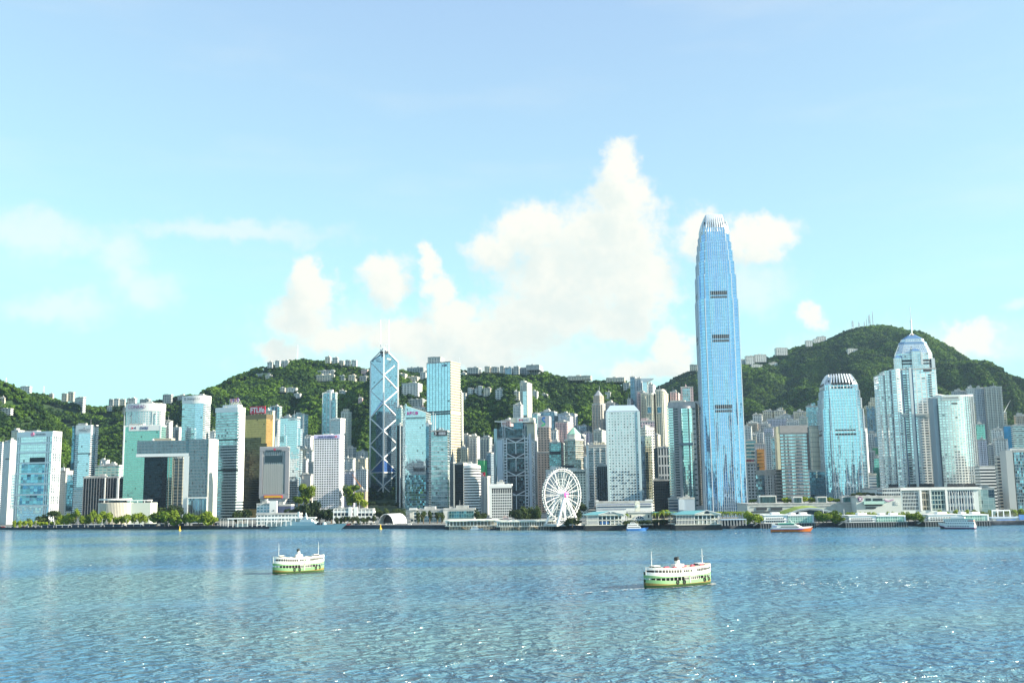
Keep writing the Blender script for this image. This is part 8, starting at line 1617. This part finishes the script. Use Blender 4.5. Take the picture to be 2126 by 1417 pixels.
row([(1760+i*9, 1072, 13, 10) for i in range(8)] + [(1845+i*10, 1070, 13, 9) for i in range(7)] + [(1950, 1066, 16, 8), (1964, 1066, 16, 8), (1985, 1066, 14, 9), (2008, 1067, 14, 10), (2022, 1067, 16, 10), (2040, 1068, 16, 10), (2056, 1068, 14, 10), (2074, 1069, 14, 10), (2088, 1069, 16, 11), (2104, 1068, 16, 12), (2120, 1068, 18, 13)], False, 1130, 'small sunny tree along the upper road behind the island piers', 'road trees behind the island piers')
# lamp posts and cars on the quay
POLE = mat('lamp white', (.74, .75, .74), .5)
mb = MB(); mb.tube((0, 0, 0), (0, 0, 9), .16, 6, r2=.1); lp = mb.mesh('pole'); lp.materials.append(POLE); mb = MB(); mb.bar((0, 0, 9), (1.5, 0, 9.3), .1); mb.box(1.0, 2.1, -.2, .2, 9.15, 9.4); lh = mb.mesh('lamp_head'); lh.materials.append(POLE)
for i, px in enumerate((70, 108, 158, 208, 258, 306, 370, 424, 455, 461, 466, 491, 506, 512, 556, 578, 752, 770, 846, 898)):
    P = at(px, 1088, [1275, 1235][px > 440]); root = thing('street_lamp', 'white lamp post on the promenade edge', 'street lamp', (P.x, P.y+6, GZ), 0, 'white promenade lamp posts'); link('pole', lp, None, root); link('lamp_head', lh, None, root)
cb = MB(); cb.prism([(-2.1, -.85), (2.1, -.85), (2.1, .85), (-2.1, .85)], .35, .95, 0, 0, bottom=True); cb.prism([(-1.2, -.75), (1.1, -.75), (1.1, .75), (-1.2, .75)], .95, 1.5, 1, 0, top=[(-.8, -.65), (.6, -.65), (.6, .65), (-.8, .65)])
carm = []
for nm, c in (('white', (.8, .8, .78)), ('silver', (.5, .52, .55)), ('dark', (.05, .06, .08)), ('red', (.5, .04, .04))):
    me = cb.mesh('body'); me.materials.append(mat('car ' + nm, c, .3)); me.materials.append(BAND_D); carm.append(me)
wb = MB(); wb.tube((0, -.95, .33), (0, -.7, .33), .33, 8); wh_ = wb.mesh('wheel'); wh_.materials.append(TYRE)
cr = random.Random(9)
CN = ('white', 'silver', 'dark', 'red')
for i in range(46):
    px = (cr.uniform(690, 850) if i < 30 else cr.uniform(4, 110)); Y = 1215+cr.uniform(0, 14) if px > 400 else 1300+cr.uniform(0, 10); P = at(px, 1085, Y); j = cr.choice((0, 0, 0, 1, 1, 2, 3)); root = thing('parked_car', '%s car parked on the quay %s' % (CN[j], 'near the hangar and banded blocks' if px > 400 else 'below the white framed tower'), 'car', (P.x, Y, GZ+.02), cr.choice((0, 0, 1.57)), 'cars parked along the quay')
    link('body', carm[j], None, root)
    for (x, s) in ((-1.3, 0), (1.3, 0), (-1.3, 1.66), (1.3, 1.66)): link('wheel', wh_, None, root, (x, s, 0))

row([(766, 1052, 14, 11), (776, 1052, 16, 12), (788, 1052, 16, 10), (800, 1052, 16, 11), (812, 1052, 16, 12), (824, 1052, 14, 11)], True, 1720, 'dark round tree at the stone base of the braced tower', 'trees at the braced tower base')
row([(30+i*11, 1086, 10, 7) for i in range(9)], False, 1292, 'low sunny shrub on the quay edge below the framed tower', 'quay shrubs at the far left')
# ------------------------------------------------------------------ the shore the photographer stands on, seen only in the mirror glass
def near_shore():
    r = random.Random(12); mb = MB(); mb2 = MB()
    mb2.face([(-9000, -9000, 4), (9000, -9000, 4), (9000, -25, 4), (-9000, -25, 4)]); setting(mb2.build('near_ground', mat('near quay', (.25, .25, .24), .9), fix=False))
    x = -1100
    while x < 1100:
        w = r.uniform(30, 70); h = r.choice((45, 60, 70, 90, 110, 130, 160)); y = -r.uniform(70, 300)
        if abs(x + w/2) > 60 or y < -120: mb.prism([(x, y-30), (x+w, y-30), (x+w, y), (x, y)][::1], 4, h, 0, 1)
        x += w*r.uniform(.55, 1.1)
    o = mb.build('near_shore_skyline', [FL('near flats', (.30, .28, .25), bay=4, fh=3.4, rnd=.8), ROOF], fix=False); o['kind'] = 'stuff'
near_shore()
# ------------------------------------------------------------------ air
def haze():
    m = bpy.data.materials.new('haze'); m.use_nodes = True; t = m.node_tree; t.nodes.remove(t.nodes['Principled BSDF'])
    v = nd(t, 'ShaderNodeVolumePrincipled', {'Color': (.52, .78, 1.0, 1), 'Density': 0.00003, 'Anisotropy': 0.35}); t.links.new(v.outputs[0], t.nodes['Material Output'].inputs['Volume'])
    m.cycles.homogeneous_volume = True
    mb = MB(); mb.box(-9100, 9100, -9100, 9200, -6, 720); o = mb.build('haze', m); setting(o, 'stuff')
haze()
build_forest()
